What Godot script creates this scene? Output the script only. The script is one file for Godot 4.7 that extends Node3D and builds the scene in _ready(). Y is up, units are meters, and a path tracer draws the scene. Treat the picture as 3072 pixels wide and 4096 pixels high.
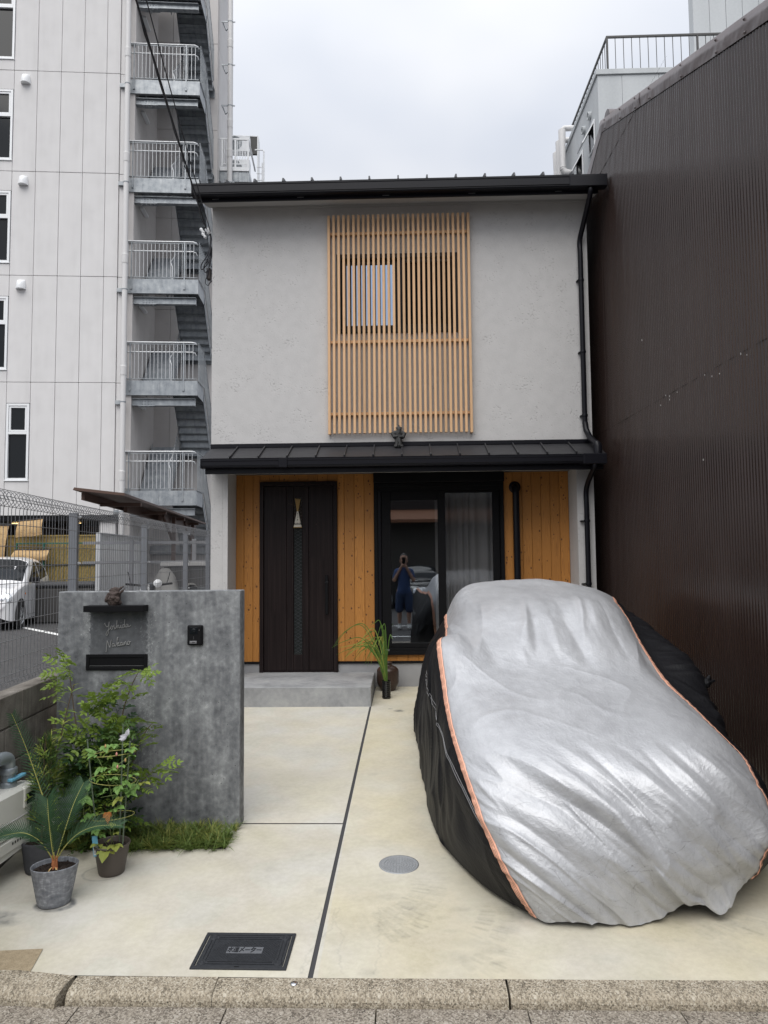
extends Node3D
# A small grey two-storey house with a cedar porch, a covered car on its driveway, a steel stair on the building to the left.
# Metres; the camera stands at the origin (1.57 m up) and looks along -z; the house front is at z = -8.38. The driveway falls 3 % towards the street.

const ZF := -8.38
const ZW := -8.80
const SL := 0.031
var M := {}
var taken := {}
var uvo := Vector2.ZERO
var rng := RandomNumberGenerator.new()


func gy(z: float) -> float:
	return -SL * (z + 8.8)


# ---------------------------------------------------------------- naming
func numbered(n: String) -> String:
	if not taken.has(n):
		taken[n] = 0
		return n
	taken[n] += 1
	return "%s_%03d" % [n, taken[n]]


func thing(n: String, label: String, cat: String, at := Vector3.ZERO, turn := 0.0, group := "") -> Node3D:
	var o := Node3D.new()
	o.name = numbered(n)
	add_child(o)
	o.position = at
	o.rotation.y = turn
	return tag(o, label, cat, group)


func tag(o: Node3D, label: String, cat: String, group := "") -> Node3D:
	o.set_meta("label", label)
	o.set_meta("category", cat)
	if group:
		o.set_meta("group", group)
	return o


func put(n: String, st, m, par: Node3D = null, kind := "") -> MeshInstance3D:
	var o := MeshInstance3D.new()
	o.mesh = st.commit() if st is SurfaceTool else st
	o.material_override = M[m] if m is String else m
	if par == null:
		o.name = numbered(n)
		add_child(o)
	else:
		o.name = n
		if par.has_node(NodePath(n)):
			var k := 1
			if par.has_meta("_k_" + n):
				k = int(par.get_meta("_k_" + n)) + 1
			par.set_meta("_k_" + n, k)
			o.name = "%s_%03d" % [n, k]
		par.add_child(o, true)
	if kind:
		o.set_meta("kind", kind)
	return o


func again(n: String, src: MeshInstance3D, par: Node3D, xf: Transform3D) -> MeshInstance3D:
	var o := put(n, src.mesh, src.material_override, par)
	o.transform = xf
	return o


# ---------------------------------------------------------------- shapes
func S() -> SurfaceTool:
	var st := SurfaceTool.new()
	st.begin(Mesh.PRIMITIVE_TRIANGLES)
	return st


func tri(st: SurfaceTool, a: Vector3, b: Vector3, c: Vector3, n: Vector3, ua := Vector2.ZERO, ub := Vector2.ZERO, uc := Vector2.ZERO) -> void:
	var flip := (b - a).cross(c - a).dot(n) > 0.0
	st.set_normal(n); st.set_uv(ua); st.add_vertex(a)
	if flip:
		st.set_normal(n); st.set_uv(uc); st.add_vertex(c)
		st.set_normal(n); st.set_uv(ub); st.add_vertex(b)
	else:
		st.set_normal(n); st.set_uv(ub); st.add_vertex(b)
		st.set_normal(n); st.set_uv(uc); st.add_vertex(c)


func quad(st: SurfaceTool, a: Vector3, b: Vector3, c: Vector3, d: Vector3, n := Vector3.ZERO) -> void:
	if n == Vector3.ZERO:
		n = (c - a).cross(b - a).normalized()
	var ax := Vector3.UP if absf(n.y) < 0.7 else Vector3.BACK
	var ux := ax.cross(n).normalized()
	var uy := n.cross(ux)
	var f := func(p: Vector3) -> Vector2: return Vector2(p.dot(ux), p.dot(uy)) + uvo
	tri(st, a, b, c, n, f.call(a), f.call(b), f.call(c))
	tri(st, a, c, d, n, f.call(a), f.call(c), f.call(d))


# box with chamfered edges; c centre, s size, bs its axes
func box(st: SurfaceTool, c: Vector3, s: Vector3, ch := 0.0, bs := Basis.IDENTITY) -> void:
	var h := s * 0.5
	var k := minf(ch, minf(h.x, minf(h.y, h.z)) * 0.9)
	var e := [Vector3.RIGHT, Vector3.UP, Vector3.BACK]
	for i in 3:
		var u: Vector3 = e[(i + 1) % 3]
		var v: Vector3 = e[(i + 2) % 3]
		var hu := h[(i + 1) % 3] - k
		var hv := h[(i + 2) % 3] - k
		for sg in [-1.0, 1.0]:
			var o: Vector3 = e[i] * h[i] * sg
			quad(st, c + bs * (o - u * hu - v * hv), c + bs * (o + u * hu - v * hv), c + bs * (o + u * hu + v * hv), c + bs * (o - u * hu + v * hv), bs * (e[i] * sg))
	if k <= 0.0:
		return
	for i in 3:
		var u: Vector3 = e[i]
		var a: Vector3 = e[(i + 1) % 3]
		var b: Vector3 = e[(i + 2) % 3]
		var hi := h[i] - k
		for sa in [-1.0, 1.0]:
			for sb in [-1.0, 1.0]:
				var p1: Vector3 = a * (h[(i + 1) % 3]) * sa + b * (h[(i + 2) % 3] - k) * sb
				var p2: Vector3 = a * (h[(i + 1) % 3] - k) * sa + b * (h[(i + 2) % 3]) * sb
				quad(st, c + bs * (p1 - u * hi), c + bs * (p2 - u * hi), c + bs * (p2 + u * hi), c + bs * (p1 + u * hi), bs * ((a * sa + b * sb).normalized()))
	for sx in [-1.0, 1.0]:
		for sy in [-1.0, 1.0]:
			for sz in [-1.0, 1.0]:
				var q := Vector3(sx, sy, sz)
				tri(st, c + bs * (q * Vector3(h.x, h.y - k, h.z - k)), c + bs * (q * Vector3(h.x - k, h.y, h.z - k)), c + bs * (q * Vector3(h.x - k, h.y - k, h.z)), bs * (q.normalized()))


# box given by its low and high corners
func bb(st: SurfaceTool, a: Vector3, b: Vector3, ch := 0.0) -> void:
	box(st, (a + b) * 0.5, (b - a).abs(), ch)


func box1(a: Vector3, b: Vector3, ch := 0.0) -> SurfaceTool:
	var st := S()
	bb(st, a, b, ch)
	return st


# a grid of points (rows of equal length) as a smooth sheet; the side it faces is the right hand of row x column unless flip
func sheet(st: SurfaceTool, rows: Array, flip := false, uvk := Vector2.ZERO, closed := false) -> void:
	var nr := rows.size()
	var nc: int = rows[0].size()
	var nn := []
	for i in nr:
		var r := PackedVector3Array()
		r.resize(nc)
		for j in nc:
			var j0 := j - 1 if j > 0 else (nc - 2 if closed else 0)
			var j1 := j + 1 if j < nc - 1 else (1 if closed else nc - 1)
			var du: Vector3 = rows[i][j1] - rows[i][j0]
			var dv: Vector3 = rows[mini(i + 1, nr - 1)][j] - rows[maxi(i - 1, 0)][j]
			var n := du.cross(dv)
			if n.length_squared() < 1e-18:
				n = Vector3.UP
			r[j] = n.normalized() * (-1.0 if flip else 1.0)
		nn.append(r)
	var at := func(i: int, j: int) -> void:
		st.set_normal(nn[i][j])
		st.set_uv(Vector2(j * uvk.x, i * uvk.y) + uvo)
		st.add_vertex(rows[i][j])
	for i in nr - 1:
		for j in nc - 1:
			if flip:
				at.call(i, j); at.call(i, j + 1); at.call(i + 1, j + 1)
				at.call(i, j); at.call(i + 1, j + 1); at.call(i + 1, j)
			else:
				at.call(i, j); at.call(i + 1, j + 1); at.call(i, j + 1)
				at.call(i, j); at.call(i + 1, j); at.call(i + 1, j + 1)


func tube(st: SurfaceTool, pts: Array, r, sides := 8, caps := true, uvk := Vector2(0.02, 0.1)) -> void:
	var rows := []
	var n := pts.size()
	var up := Vector3.UP
	var t0: Vector3 = (pts[1] - pts[0]).normalized()
	if absf(t0.dot(up)) > 0.9:
		up = Vector3.RIGHT
	for i in n:
		var t: Vector3 = (pts[mini(i + 1, n - 1)] - pts[maxi(i - 1, 0)]).normalized()
		var x := up.cross(t).normalized()
		var y := t.cross(x)
		up = y
		var k := 1.0
		if i > 0 and i < n - 1:
			var h: Vector3 = (pts[i] - pts[i - 1]).normalized()
			k = 1.0 / maxf(0.5, t.dot(h))
		var rr: float = (r[i] if r is Array else r) * (k if sides > 4 else 1.0)
		var row := []
		for j in sides + 1:
			var a := TAU * j / sides
			row.append(pts[i] + (x * cos(a) + y * sin(a)) * rr)
		rows.append(row)
	sheet(st, rows, false, uvk, true)
	if caps:
		for e in [0, n - 1]:
			var d: Vector3 = (pts[0] - pts[1]).normalized() if e == 0 else (pts[n - 1] - pts[n - 2]).normalized()
			for j in sides:
				tri(st, pts[e], rows[e][j], rows[e][j + 1], d)


func rod(a: Vector3, b: Vector3, r: float, sides := 8) -> SurfaceTool:
	var st := S()
	tube(st, [a, b], r, sides)
	return st


# profile of (radius, height) turned about the y axis of xf
func lathe(st: SurfaceTool, prof: Array, sides := 24, xf := Transform3D.IDENTITY, sx := 1.0) -> void:
	var rows := []
	for p in prof:
		var row := []
		for j in sides + 1:
			var a := TAU * j / sides
			row.append(xf * Vector3(cos(a) * p.x * sx, p.y, sin(a) * p.x))
		rows.append(row)
	sheet(st, rows, true, Vector2(1.0 / sides, 0.1), true)


# polygon (x, y) pushed through from z0 to z1
func prism(st: SurfaceTool, poly: PackedVector2Array, z0: float, z1: float, xf := Transform3D.IDENTITY) -> void:
	var idx := Geometry2D.triangulate_polygon(poly)
	for sg in [0, 1]:
		var z := z0 if sg == 0 else z1
		var n := xf.basis * Vector3(0, 0, signf(z1 - z0) * (1.0 if sg == 1 else -1.0))
		for i in range(0, idx.size(), 3):
			var a := poly[idx[i]]
			var b := poly[idx[i + 1]]
			var c := poly[idx[i + 2]]
			tri(st, xf * Vector3(a.x, a.y, z), xf * Vector3(b.x, b.y, z), xf * Vector3(c.x, c.y, z), n, a + uvo, b + uvo, c + uvo)
	var cw := -1.0 if Geometry2D.is_polygon_clockwise(poly) else 1.0
	for i in poly.size():
		var a := poly[i]
		var b := poly[(i + 1) % poly.size()]
		var d := b - a
		var n := xf.basis * (Vector3(d.y, -d.x, 0).normalized() * cw)
		quad(st, xf * Vector3(a.x, a.y, z0), xf * Vector3(b.x, b.y, z0), xf * Vector3(b.x, b.y, z1), xf * Vector3(a.x, a.y, z1), n)


# upright wall x0..x1, y0..y1, front at z, thickness t backwards, with rectangular holes [x0, x1, y0, y1]
func wall(st: SurfaceTool, x0: float, x1: float, y0: float, y1: float, z: float, t: float, holes := []) -> void:
	var xs := [x0, x1]
	var ys := [y0, y1]
	for h in holes:
		xs.append_array([h[0], h[1]])
		ys.append_array([h[2], h[3]])
	xs.sort()
	ys.sort()
	for i in xs.size() - 1:
		for j in ys.size() - 1:
			var mx: float = (xs[i] + xs[i + 1]) * 0.5
			var my: float = (ys[j] + ys[j + 1]) * 0.5
			var solid := true
			for h in holes:
				if mx > h[0] and mx < h[1] and my > h[2] and my < h[3]:
					solid = false
			if solid:
				for sg in [0, 1]:
					var zz: float = z - t * sg
					quad(st, Vector3(xs[i], ys[j], zz), Vector3(xs[i + 1], ys[j], zz), Vector3(xs[i + 1], ys[j + 1], zz), Vector3(xs[i], ys[j + 1], zz), Vector3(0, 0, 1 if sg == 0 else -1))
	var ring := func(a: float, b: float, c: float, d: float, s: float) -> void:
		quad(st, Vector3(a, c, z), Vector3(a, d, z), Vector3(a, d, z - t), Vector3(a, c, z - t), Vector3(-s, 0, 0))
		quad(st, Vector3(b, c, z), Vector3(b, d, z), Vector3(b, d, z - t), Vector3(b, c, z - t), Vector3(s, 0, 0))
		quad(st, Vector3(a, c, z), Vector3(b, c, z), Vector3(b, c, z - t), Vector3(a, c, z - t), Vector3(0, -s, 0))
		quad(st, Vector3(a, d, z), Vector3(b, d, z), Vector3(b, d, z - t), Vector3(a, d, z - t), Vector3(0, s, 0))
	ring.call(x0, x1, y0, y1, 1.0)
	for h in holes:
		ring.call(h[0], h[1], h[2], h[3], -1.0)


func frame_box(st: SurfaceTool, x0: float, x1: float, y0: float, y1: float, z0: float, z1: float, w: float, ch := 0.003) -> void:
	bb(st, Vector3(x0, y0, z0), Vector3(x0 + w, y1, z1), ch)
	bb(st, Vector3(x1 - w, y0, z0), Vector3(x1, y1, z1), ch)
	bb(st, Vector3(x0 + w, y0, z0), Vector3(x1 - w, y0 + w, z1), ch)
	bb(st, Vector3(x0 + w, y1 - w, z0), Vector3(x1 - w, y1, z1), ch)


# smooth blend of tapered capsules [a, b, ra, rb], meshed with surface nets
func nets(st: SurfaceTool, caps: Array, cell: float, k: float, bump := 0.0, bf := 60.0) -> void:
	var lo := Vector3.ONE * 1e9
	var hi := -lo
	for c in caps:
		var r: float = maxf(c[2], c[3]) + k + cell * 2.0
		lo = lo.min((c[0] as Vector3).min(c[1]) - Vector3.ONE * r)
		hi = hi.max((c[0] as Vector3).max(c[1]) + Vector3.ONE * r)
	var nx := int((hi.x - lo.x) / cell) + 2
	var ny := int((hi.y - lo.y) / cell) + 2
	var nz := int((hi.z - lo.z) / cell) + 2
	var f := PackedFloat32Array()
	f.resize(nx * ny * nz)
	f.fill(1.0)
	for c in caps:
		var a: Vector3 = c[0]
		var b: Vector3 = c[1]
		var ra: float = c[2]
		var rb: float = c[3]
		var ab := b - a
		var l2 := maxf(ab.length_squared(), 1e-12)
		var r := maxf(ra, rb) + k + cell * 2.0
		var p0 := (a.min(b) - Vector3.ONE * r - lo) / cell
		var p1 := (a.max(b) + Vector3.ONE * r - lo) / cell
		for z in range(maxi(0, int(p0.z)), mini(nz, int(p1.z) + 1)):
			for y in range(maxi(0, int(p0.y)), mini(ny, int(p1.y) + 1)):
				var row := (z * ny + y) * nx
				for x in range(maxi(0, int(p0.x)), mini(nx, int(p1.x) + 1)):
					var p := lo + Vector3(x, y, z) * cell
					var t := clampf((p - a).dot(ab) / l2, 0.0, 1.0)
					var d := p.distance_to(a + ab * t) - lerpf(ra, rb, t)
					var o := f[row + x]
					var h := maxf(k - absf(d - o), 0.0) / k
					f[row + x] = minf(d, o) - h * h * k * 0.25
	if bump > 0.0:
		var nz_ := FastNoiseLite.new()
		nz_.seed = 5
		nz_.frequency = bf
		for z in nz:
			for y in ny:
				for x in nx:
					var i := (z * ny + y) * nx + x
					if absf(f[i]) < cell * 3.0:
						f[i] += bump * nz_.get_noise_3d(lo.x + x * cell, lo.y + y * cell, lo.z + z * cell)
	var vid := {}
	var vs := PackedVector3Array()
	var ns := PackedVector3Array()
	var off := [0, 1, nx, nx + 1, nx * ny, nx * ny + 1, nx * ny + nx, nx * ny + nx + 1]
	var ed := [[0, 1], [2, 3], [4, 5], [6, 7], [0, 2], [1, 3], [4, 6], [5, 7], [0, 4], [1, 5], [2, 6], [3, 7]]
	for z in nz - 1:
		for y in ny - 1:
			for x in nx - 1:
				var i := (z * ny + y) * nx + x
				var m := 0
				for q in 8:
					if f[i + off[q]] < 0.0:
						m |= 1 << q
				if m == 0 or m == 255:
					continue
				var s := Vector3.ZERO
				var cnt := 0
				for e in ed:
					if ((m >> e[0]) & 1) != ((m >> e[1]) & 1):
						var fa := f[i + off[e[0]]]
						var fb := f[i + off[e[1]]]
						var t := fa / (fa - fb)
						var pa := Vector3(e[0] & 1, (e[0] >> 1) & 1, (e[0] >> 2) & 1)
						var pb := Vector3(e[1] & 1, (e[1] >> 1) & 1, (e[1] >> 2) & 1)
						s += pa.lerp(pb, t)
						cnt += 1
				vid[i] = vs.size()
				vs.append(lo + (Vector3(x, y, z) + s / cnt) * cell)
				ns.append(Vector3(f[i + 1] - f[i] + f[i + off[7]] - f[i + off[6]], f[i + nx] - f[i] + f[i + off[7]] - f[i + off[5]], f[i + nx * ny] - f[i] + f[i + off[7]] - f[i + off[3]]).normalized())
	var dd := [1, nx, nx * ny]
	for i in vid:
		for ax in 3:
			var j: int = i + dd[ax]
			var fa := f[i]
			var fb := f[j] if j < f.size() else 1.0
			if (fa < 0.0) == (fb < 0.0):
				continue
			var u: int = dd[(ax + 1) % 3]
			var v: int = dd[(ax + 2) % 3]
			if not (vid.has(i - u) and vid.has(i - v) and vid.has(i - u - v)):
				continue
			var q := [vid[i], vid[i - u], vid[i - u - v], vid[i - v]]
			if fa < 0.0:
				q.reverse()
			for w in [0, 1, 2, 0, 2, 3]:
				st.set_normal(ns[q[w]])
				st.set_uv(Vector2.ZERO)
				st.add_vertex(vs[q[w]])


func spline(p: Array, n: int) -> Array:
	var out := []
	for i in p.size() - 1:
		var a = p[maxi(i - 1, 0)]
		var b = p[i]
		var c = p[i + 1]
		var d = p[mini(i + 2, p.size() - 1)]
		for j in n:
			var t := float(j) / n
			out.append(0.5 * ((2.0 * b) + (c - a) * t + (2.0 * a - 5.0 * b + 4.0 * c - d) * t * t + (3.0 * b - a - 3.0 * c + d) * t * t * t))
	out.append(p[-1])
	return out


# ---------------------------------------------------------------- textures and materials
func nimg(w: int, h: int, sd: int, freq: float, oct: int, kind := "", sx := 1, sy := 1) -> PackedByteArray:
	var n := FastNoiseLite.new()
	n.seed = sd
	n.frequency = freq
	n.fractal_octaves = oct
	n.noise_type = FastNoiseLite.TYPE_SIMPLEX_SMOOTH
	if kind == "cell":
		n.noise_type = FastNoiseLite.TYPE_CELLULAR
		n.cellular_return_type = FastNoiseLite.RETURN_CELL_VALUE
	elif kind == "edge":
		n.noise_type = FastNoiseLite.TYPE_CELLULAR
		n.cellular_return_type = FastNoiseLite.RETURN_DISTANCE2_SUB
	elif kind == "ridge":
		n.fractal_type = FastNoiseLite.FRACTAL_RIDGED
	var im := n.get_seamless_image(maxi(8, w / sx), maxi(8, h / sy), false, false, 0.12, true)
	if im.get_width() != w or im.get_height() != h:
		im.resize(w, h, Image.INTERPOLATE_CUBIC)
	im.convert(Image.FORMAT_L8)
	return im.get_data()


# layers: [seed, frequency, octaves, weight, kind, stretch x, stretch y]; sums to a value round 0.5
func field(w: int, h: int, layers: Array) -> PackedByteArray:
	var acc := PackedFloat32Array()
	acc.resize(w * h)
	acc.fill(127.5)
	for l in layers:
		var d := nimg(w, h, l[0], l[1], l[2], l[4] if l.size() > 4 else "", l[5] if l.size() > 5 else 1, l[6] if l.size() > 6 else 1)
		var k: float = l[3]
		for i in w * h:
			acc[i] += (d[i] - 127.5) * k
	var out := PackedByteArray()
	out.resize(w * h)
	for i in w * h:
		out[i] = clampi(int(acc[i]), 0, 255)
	return out


func grey(f: PackedByteArray, w: int, h: int) -> ImageTexture:
	return ImageTexture.create_from_image(Image.create_from_data(w, h, false, Image.FORMAT_L8, f))


func lin(c: Color) -> Color:
	return c.linear_to_srgb()


# field to colour along a list of linear colours
func paint(f: PackedByteArray, w: int, h: int, cols: Array) -> PackedByteArray:
	var lut := PackedByteArray()
	for i in 256:
		var x := i / 255.0 * (cols.size() - 1)
		var k := mini(int(x), cols.size() - 2)
		var c: Color = lin((cols[k] as Color).lerp(cols[k + 1], x - k))
		lut.append_array([int(clampf(c.r, 0, 1) * 255.0), int(clampf(c.g, 0, 1) * 255.0), int(clampf(c.b, 0, 1) * 255.0)])
	var out := PackedByteArray()
	out.resize(w * h * 3)
	for i in w * h:
		var q := f[i] * 3
		out[i * 3] = lut[q]
		out[i * 3 + 1] = lut[q + 1]
		out[i * 3 + 2] = lut[q + 2]
	return out


func rgbt(d: PackedByteArray, w: int, h: int) -> ImageTexture:
	return ImageTexture.create_from_image(Image.create_from_data(w, h, false, Image.FORMAT_RGB8, d))


func ctex(w: int, h: int, layers: Array, cols: Array) -> ImageTexture:
	return rgbt(paint(field(w, h, layers), w, h, cols), w, h)


func mat(key: String, col: Color, rough: float, o := {}) -> StandardMaterial3D:
	var m := StandardMaterial3D.new()
	m.resource_name = key
	m.albedo_color = lin(col)
	m.roughness = rough
	m.metallic = o.get("metal", 0.0)
	m.metallic_specular = o.get("spec", 0.5)
	if o.has("tex"):
		m.albedo_texture = o.tex
	if o.has("rtex"):
		m.roughness_texture = o.rtex
		m.roughness_texture_channel = BaseMaterial3D.TEXTURE_CHANNEL_RED
	if o.has("bump"):
		m.heightmap_enabled = true
		m.heightmap_texture = o.bump
		m.heightmap_scale = o.get("bs", 0.2)
	if o.has("tri"):
		m.uv1_triplanar = true
		m.uv1_world_triplanar = o.get("world", true)
		m.uv1_scale = o.tri if o.tri is Vector3 else Vector3.ONE * float(o.tri)
	elif o.has("uvs"):
		m.uv1_scale = Vector3(o.uvs.x, o.uvs.y, 1)
	if o.has("coat"):
		m.clearcoat_enabled = true
		m.clearcoat = o.coat
		m.clearcoat_roughness = o.get("coatr", 0.1)
	if o.has("back"):
		m.backlight_enabled = true
		m.backlight = lin(o.back)
	if o.has("rim"):
		m.rim_enabled = true
		m.rim = o.rim
		m.rim_tint = 0.5
	if o.get("vc", false):
		m.vertex_color_use_as_albedo = true
	if o.has("alpha"):
		m.transparency = BaseMaterial3D.TRANSPARENCY_ALPHA
		m.albedo_color.a = o.alpha
	if o.get("two", false):
		m.cull_mode = BaseMaterial3D.CULL_DISABLED
	M[key] = m
	return m


func white_dot() -> ImageTexture:
	var im := Image.create(4, 4, false, Image.FORMAT_RGB8)
	im.fill(Color.WHITE)
	return ImageTexture.create_from_image(im)


func _ready() -> void:
	rng.seed = 11
	# ---- camera, sky, sun, exposure
	var cam := Camera3D.new()
	cam.name = "camera"
	cam.fov = 71.59
	cam.near = 0.02
	cam.far = 300.0
	cam.position = Vector3(0, 1.57, 0)
	cam.rotation = Vector3(deg_to_rad(3.7074), deg_to_rad(1.5486), -0.0095)
	add_child(cam)
	cam.current = true
	var we := WorldEnvironment.new()
	we.name = "world_environment"
	var env := Environment.new()
	env.background_mode = Environment.BG_SKY
	var sky := Sky.new()
	sky.sky_material = overcast()
	env.sky = sky
	env.background_energy_multiplier = 1.0
	env.tonemap_mode = Environment.TONE_MAPPER_LINEAR
	env.tonemap_exposure = 1.5
	env.sdfgi_enabled = true
	env.ssao_enabled = true
	env.ssil_enabled = true
	we.environment = env
	add_child(we)
	var sun := DirectionalLight3D.new()
	sun.name = "sun"
	sun.light_color = Color(1.0, 0.985, 0.96)
	sun.light_energy = 0.5
	sun.light_angular_distance = 55.0
	sun.shadow_enabled = true
	sun.rotation = Vector3(deg_to_rad(-57), deg_to_rad(-14), 0)
	add_child(sun)

	materials()
	build_ground()
	build_house()
	build_brown_wall()
	build_left_building()
	build_far()
	build_garden_wall()
	build_fence()
	build_lot()
	build_car_cover()
	build_pots()
	build_small()
	build_street()


# an even overcast: brighter towards the zenith, soft cloud mottling
func overcast() -> PanoramaSkyMaterial:
	var w := 512
	var h := 256
	var n := FastNoiseLite.new()
	n.seed = 3
	n.frequency = 1.1
	n.fractal_octaves = 5
	n.noise_type = FastNoiseLite.TYPE_SIMPLEX_SMOOTH
	var im := Image.create(w, h, false, Image.FORMAT_RGBF)
	for y in h:
		var el := PI * (0.5 - (y + 0.5) / h)
		var s := sin(el)
		for x in w:
			var az := TAU * (x + 0.5) / w
			var v := 0.0
			if s > -0.05:
				v = n.get_noise_3d(cos(az) * cos(el) * 2.0, maxf(s, 0.0) * 4.0, sin(az) * cos(el) * 2.0)
			# the veiled sun stands behind the camera; that side of the overcast is brighter
			var toward := Vector3(cos(el) * sin(az), s, -cos(el) * cos(az)).dot(Vector3(-0.16, 0.74, 0.65))
			var l := (0.335 + 0.47 * clampf(s, 0.0, 1.0)) * (1.0 + 0.16 * v) * (1.0 + 0.40 * maxf(toward, 0.0))
			var c := Color(0.90, 0.955, 1.07).lerp(Color(0.975, 0.995, 1.045), clampf(0.5 + v * 1.1, 0, 1)) * l
			im.set_pixel(x, y, c)
	var m := PanoramaSkyMaterial.new()
	m.panorama = ImageTexture.create_from_image(im)
	return m


func materials() -> void:
	var g512 := func(layers: Array) -> ImageTexture: return grey(field(512, 512, layers), 512, 512)
	# plaster: trowelled with scattered pits
	var pw := 1024
	var base := field(pw, pw, [[21, 0.012, 4, 0.35], [22, 0.09, 3, 0.25]])
	var mask := nimg(pw, pw, 23, 0.006, 3)
	var pit := nimg(pw, pw, 24, 0.06, 2, "", 1, 1)
	var hgt := PackedByteArray()
	hgt.resize(pw * pw)
	for i in pw * pw:
		var p := 0
		var lim := 206 - int(maxf(0.0, mask[i] - 128) * 0.50)
		if pit[i] > lim:
			p = mini(255, (pit[i] - lim) * 9)
		hgt[i] = clampi(150 + (base[i] - 127) / 2 - p / 2, 0, 255)
		base[i] = clampi(int(base[i] * 0.45 + 104) - p / 4, 0, 255)
	mat("plaster", Color.WHITE, 0.95, {"tex": rgbt(paint(base, pw, pw, [Color(0.30, 0.29, 0.285), Color(0.42, 0.412, 0.405), Color(0.53, 0.52, 0.513), Color(0.58, 0.57, 0.562)]), pw, pw), "bump": grey(hgt, pw, pw), "bs": 0.35, "tri": 0.42})
	mat("trim_grey", Color(0.42, 0.41, 0.40), 0.7)
	mat("white_paint", Color(0.74, 0.74, 0.74), 0.45)
	mat("black_metal", Color(0.007, 0.007, 0.008), 0.5, {"spec": 0.25})
	mat("gutter_black", Color(0.007, 0.007, 0.010), 0.34, {"spec": 0.32})
	mat("roof_black", Color(0.020, 0.020, 0.023), 0.50, {"bump": g512.call([[31, 0.01, 2, 1.0]]), "bs": 0.25, "tri": 1.1})
	mat("black_matt", Color(0.008, 0.008, 0.009), 0.75, {"spec": 0.25})
	mat("dark_room", Color(0.10, 0.095, 0.09), 0.9)
	mat("curtain", Color(0.15, 0.15, 0.155), 0.9, {"back": Color(0.3, 0.3, 0.3)})
	# cedar boards: eight boards side by side in one picture, 0.12 m x 2.7 m each
	M["cedar_tex"] = cedar(1024, 1024, 8, true)
	mat("cedar", Color.WHITE, 0.55, {"tex": M["cedar_tex"], "uvs": Vector2(1.0 / 0.96, 1.0 / 2.7)})
	M["slat_tex"] = cedar(512, 1024, 8, false)
	mat("slat_wood", Color.WHITE, 0.6, {"tex": M["slat_tex"], "uvs": Vector2(1.0 / 0.32, 1.0 / 2.7)})
	mat("door_wood", Color.WHITE, 0.38, {"tex": ctex(512, 512, [[41, 0.05, 3, 0.7, "", 1, 32], [42, 0.012, 2, 0.4, "", 1, 8]], [Color(0.007, 0.005, 0.005), Color(0.016, 0.011, 0.011), Color(0.027, 0.019, 0.018)]), "spec": 0.3, "uvs": Vector2(2, 0.8)})
	var dot := white_dot()
	mat("low_e_glass", Color(0.86, 0.93, 1.0), 0.015, {"metal": 1.0, "tex": dot, "alpha": 0.30})
	mat("screen_glass", Color(0.55, 0.58, 0.62), 0.05, {"metal": 1.0, "tex": dot, "alpha": 0.10})
	mat("sky_glass", Color(0.33, 0.41, 0.53), 0.02, {"metal": 1.0})
	mat("dark_glass", Color(0.008, 0.010, 0.012), 0.06, {"spec": 0.38})
	mat("wired_glass", Color.WHITE, 0.08, {"tex": ctex(256, 256, [[43, 0.02, 2, 0.5]], [Color(0.012, 0.014, 0.014), Color(0.03, 0.034, 0.034)]), "uvs": Vector2(3, 3)})
	# driveway concrete etc. are made where they are laid
	mat("concrete_step", Color.WHITE, 0.85, {"tex": ctex(512, 512, [[51, 0.006, 4, 0.6], [52, 0.03, 3, 0.3], [53, 0.2, 2, 0.15]], [Color(0.17, 0.175, 0.18), Color(0.29, 0.295, 0.30), Color(0.40, 0.405, 0.40)]), "bump": g512.call([[54, 0.1, 3, 0.8]]), "bs": 0.08, "tri": 0.8})
	mat("plinth", Color.WHITE, 0.9, {"tex": ctex(256, 256, [[55, 0.02, 4, 0.5]], [Color(0.24, 0.24, 0.245), Color(0.34, 0.34, 0.345)]), "tri": 0.7})
	var agg := field(1024, 1024, [[61, 0.11, 1, 0.75, "cell"], [62, 0.22, 1, 0.45, "cell"], [63, 0.006, 3, 0.35]])
	var aggb := grey(field(1024, 1024, [[61, 0.11, 1, 0.8, "edge"], [62, 0.22, 1, 0.4, "edge"]]), 1024, 1024)
	mat("kerb_stone", Color.WHITE, 0.9, {"tex": rgbt(paint(agg, 1024, 1024, [Color(0.07, 0.06, 0.045), Color(0.22, 0.185, 0.135), Color(0.37, 0.32, 0.24), Color(0.50, 0.46, 0.38)]), 1024, 1024), "bump": aggb, "bs": 0.25, "tri": 1.6})
	mat("gutter_slab", Color.WHITE, 0.92, {"tex": rgbt(paint(agg, 1024, 1024, [Color(0.06, 0.05, 0.04), Color(0.19, 0.162, 0.13), Color(0.30, 0.265, 0.215), Color(0.43, 0.395, 0.34)]), 1024, 1024), "bump": aggb, "bs": 0.3, "tri": 1.3})
	mat("tan_pavement", Color.WHITE, 0.95, {"tex": ctex(512, 512, [[64, 0.3, 2, 0.5, "cell"], [65, 0.02, 3, 0.4]], [Color(0.16, 0.12, 0.075), Color(0.30, 0.24, 0.155), Color(0.42, 0.35, 0.24)]), "bump": aggb, "bs": 0.2, "tri": 2.0})
	mat("asphalt", Color.WHITE, 0.92, {"tex": ctex(512, 512, [[66, 0.35, 2, 0.6, "cell"], [67, 0.01, 4, 0.4]], [Color(0.025, 0.025, 0.026), Color(0.055, 0.053, 0.053), Color(0.11, 0.108, 0.105)]), "bump": aggb, "bs": 0.25, "tri": 1.0})
	mat("line_paint", Color(0.72, 0.72, 0.70), 0.8)
	mat("joint_dark", Color(0.045, 0.045, 0.048), 0.8)
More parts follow.
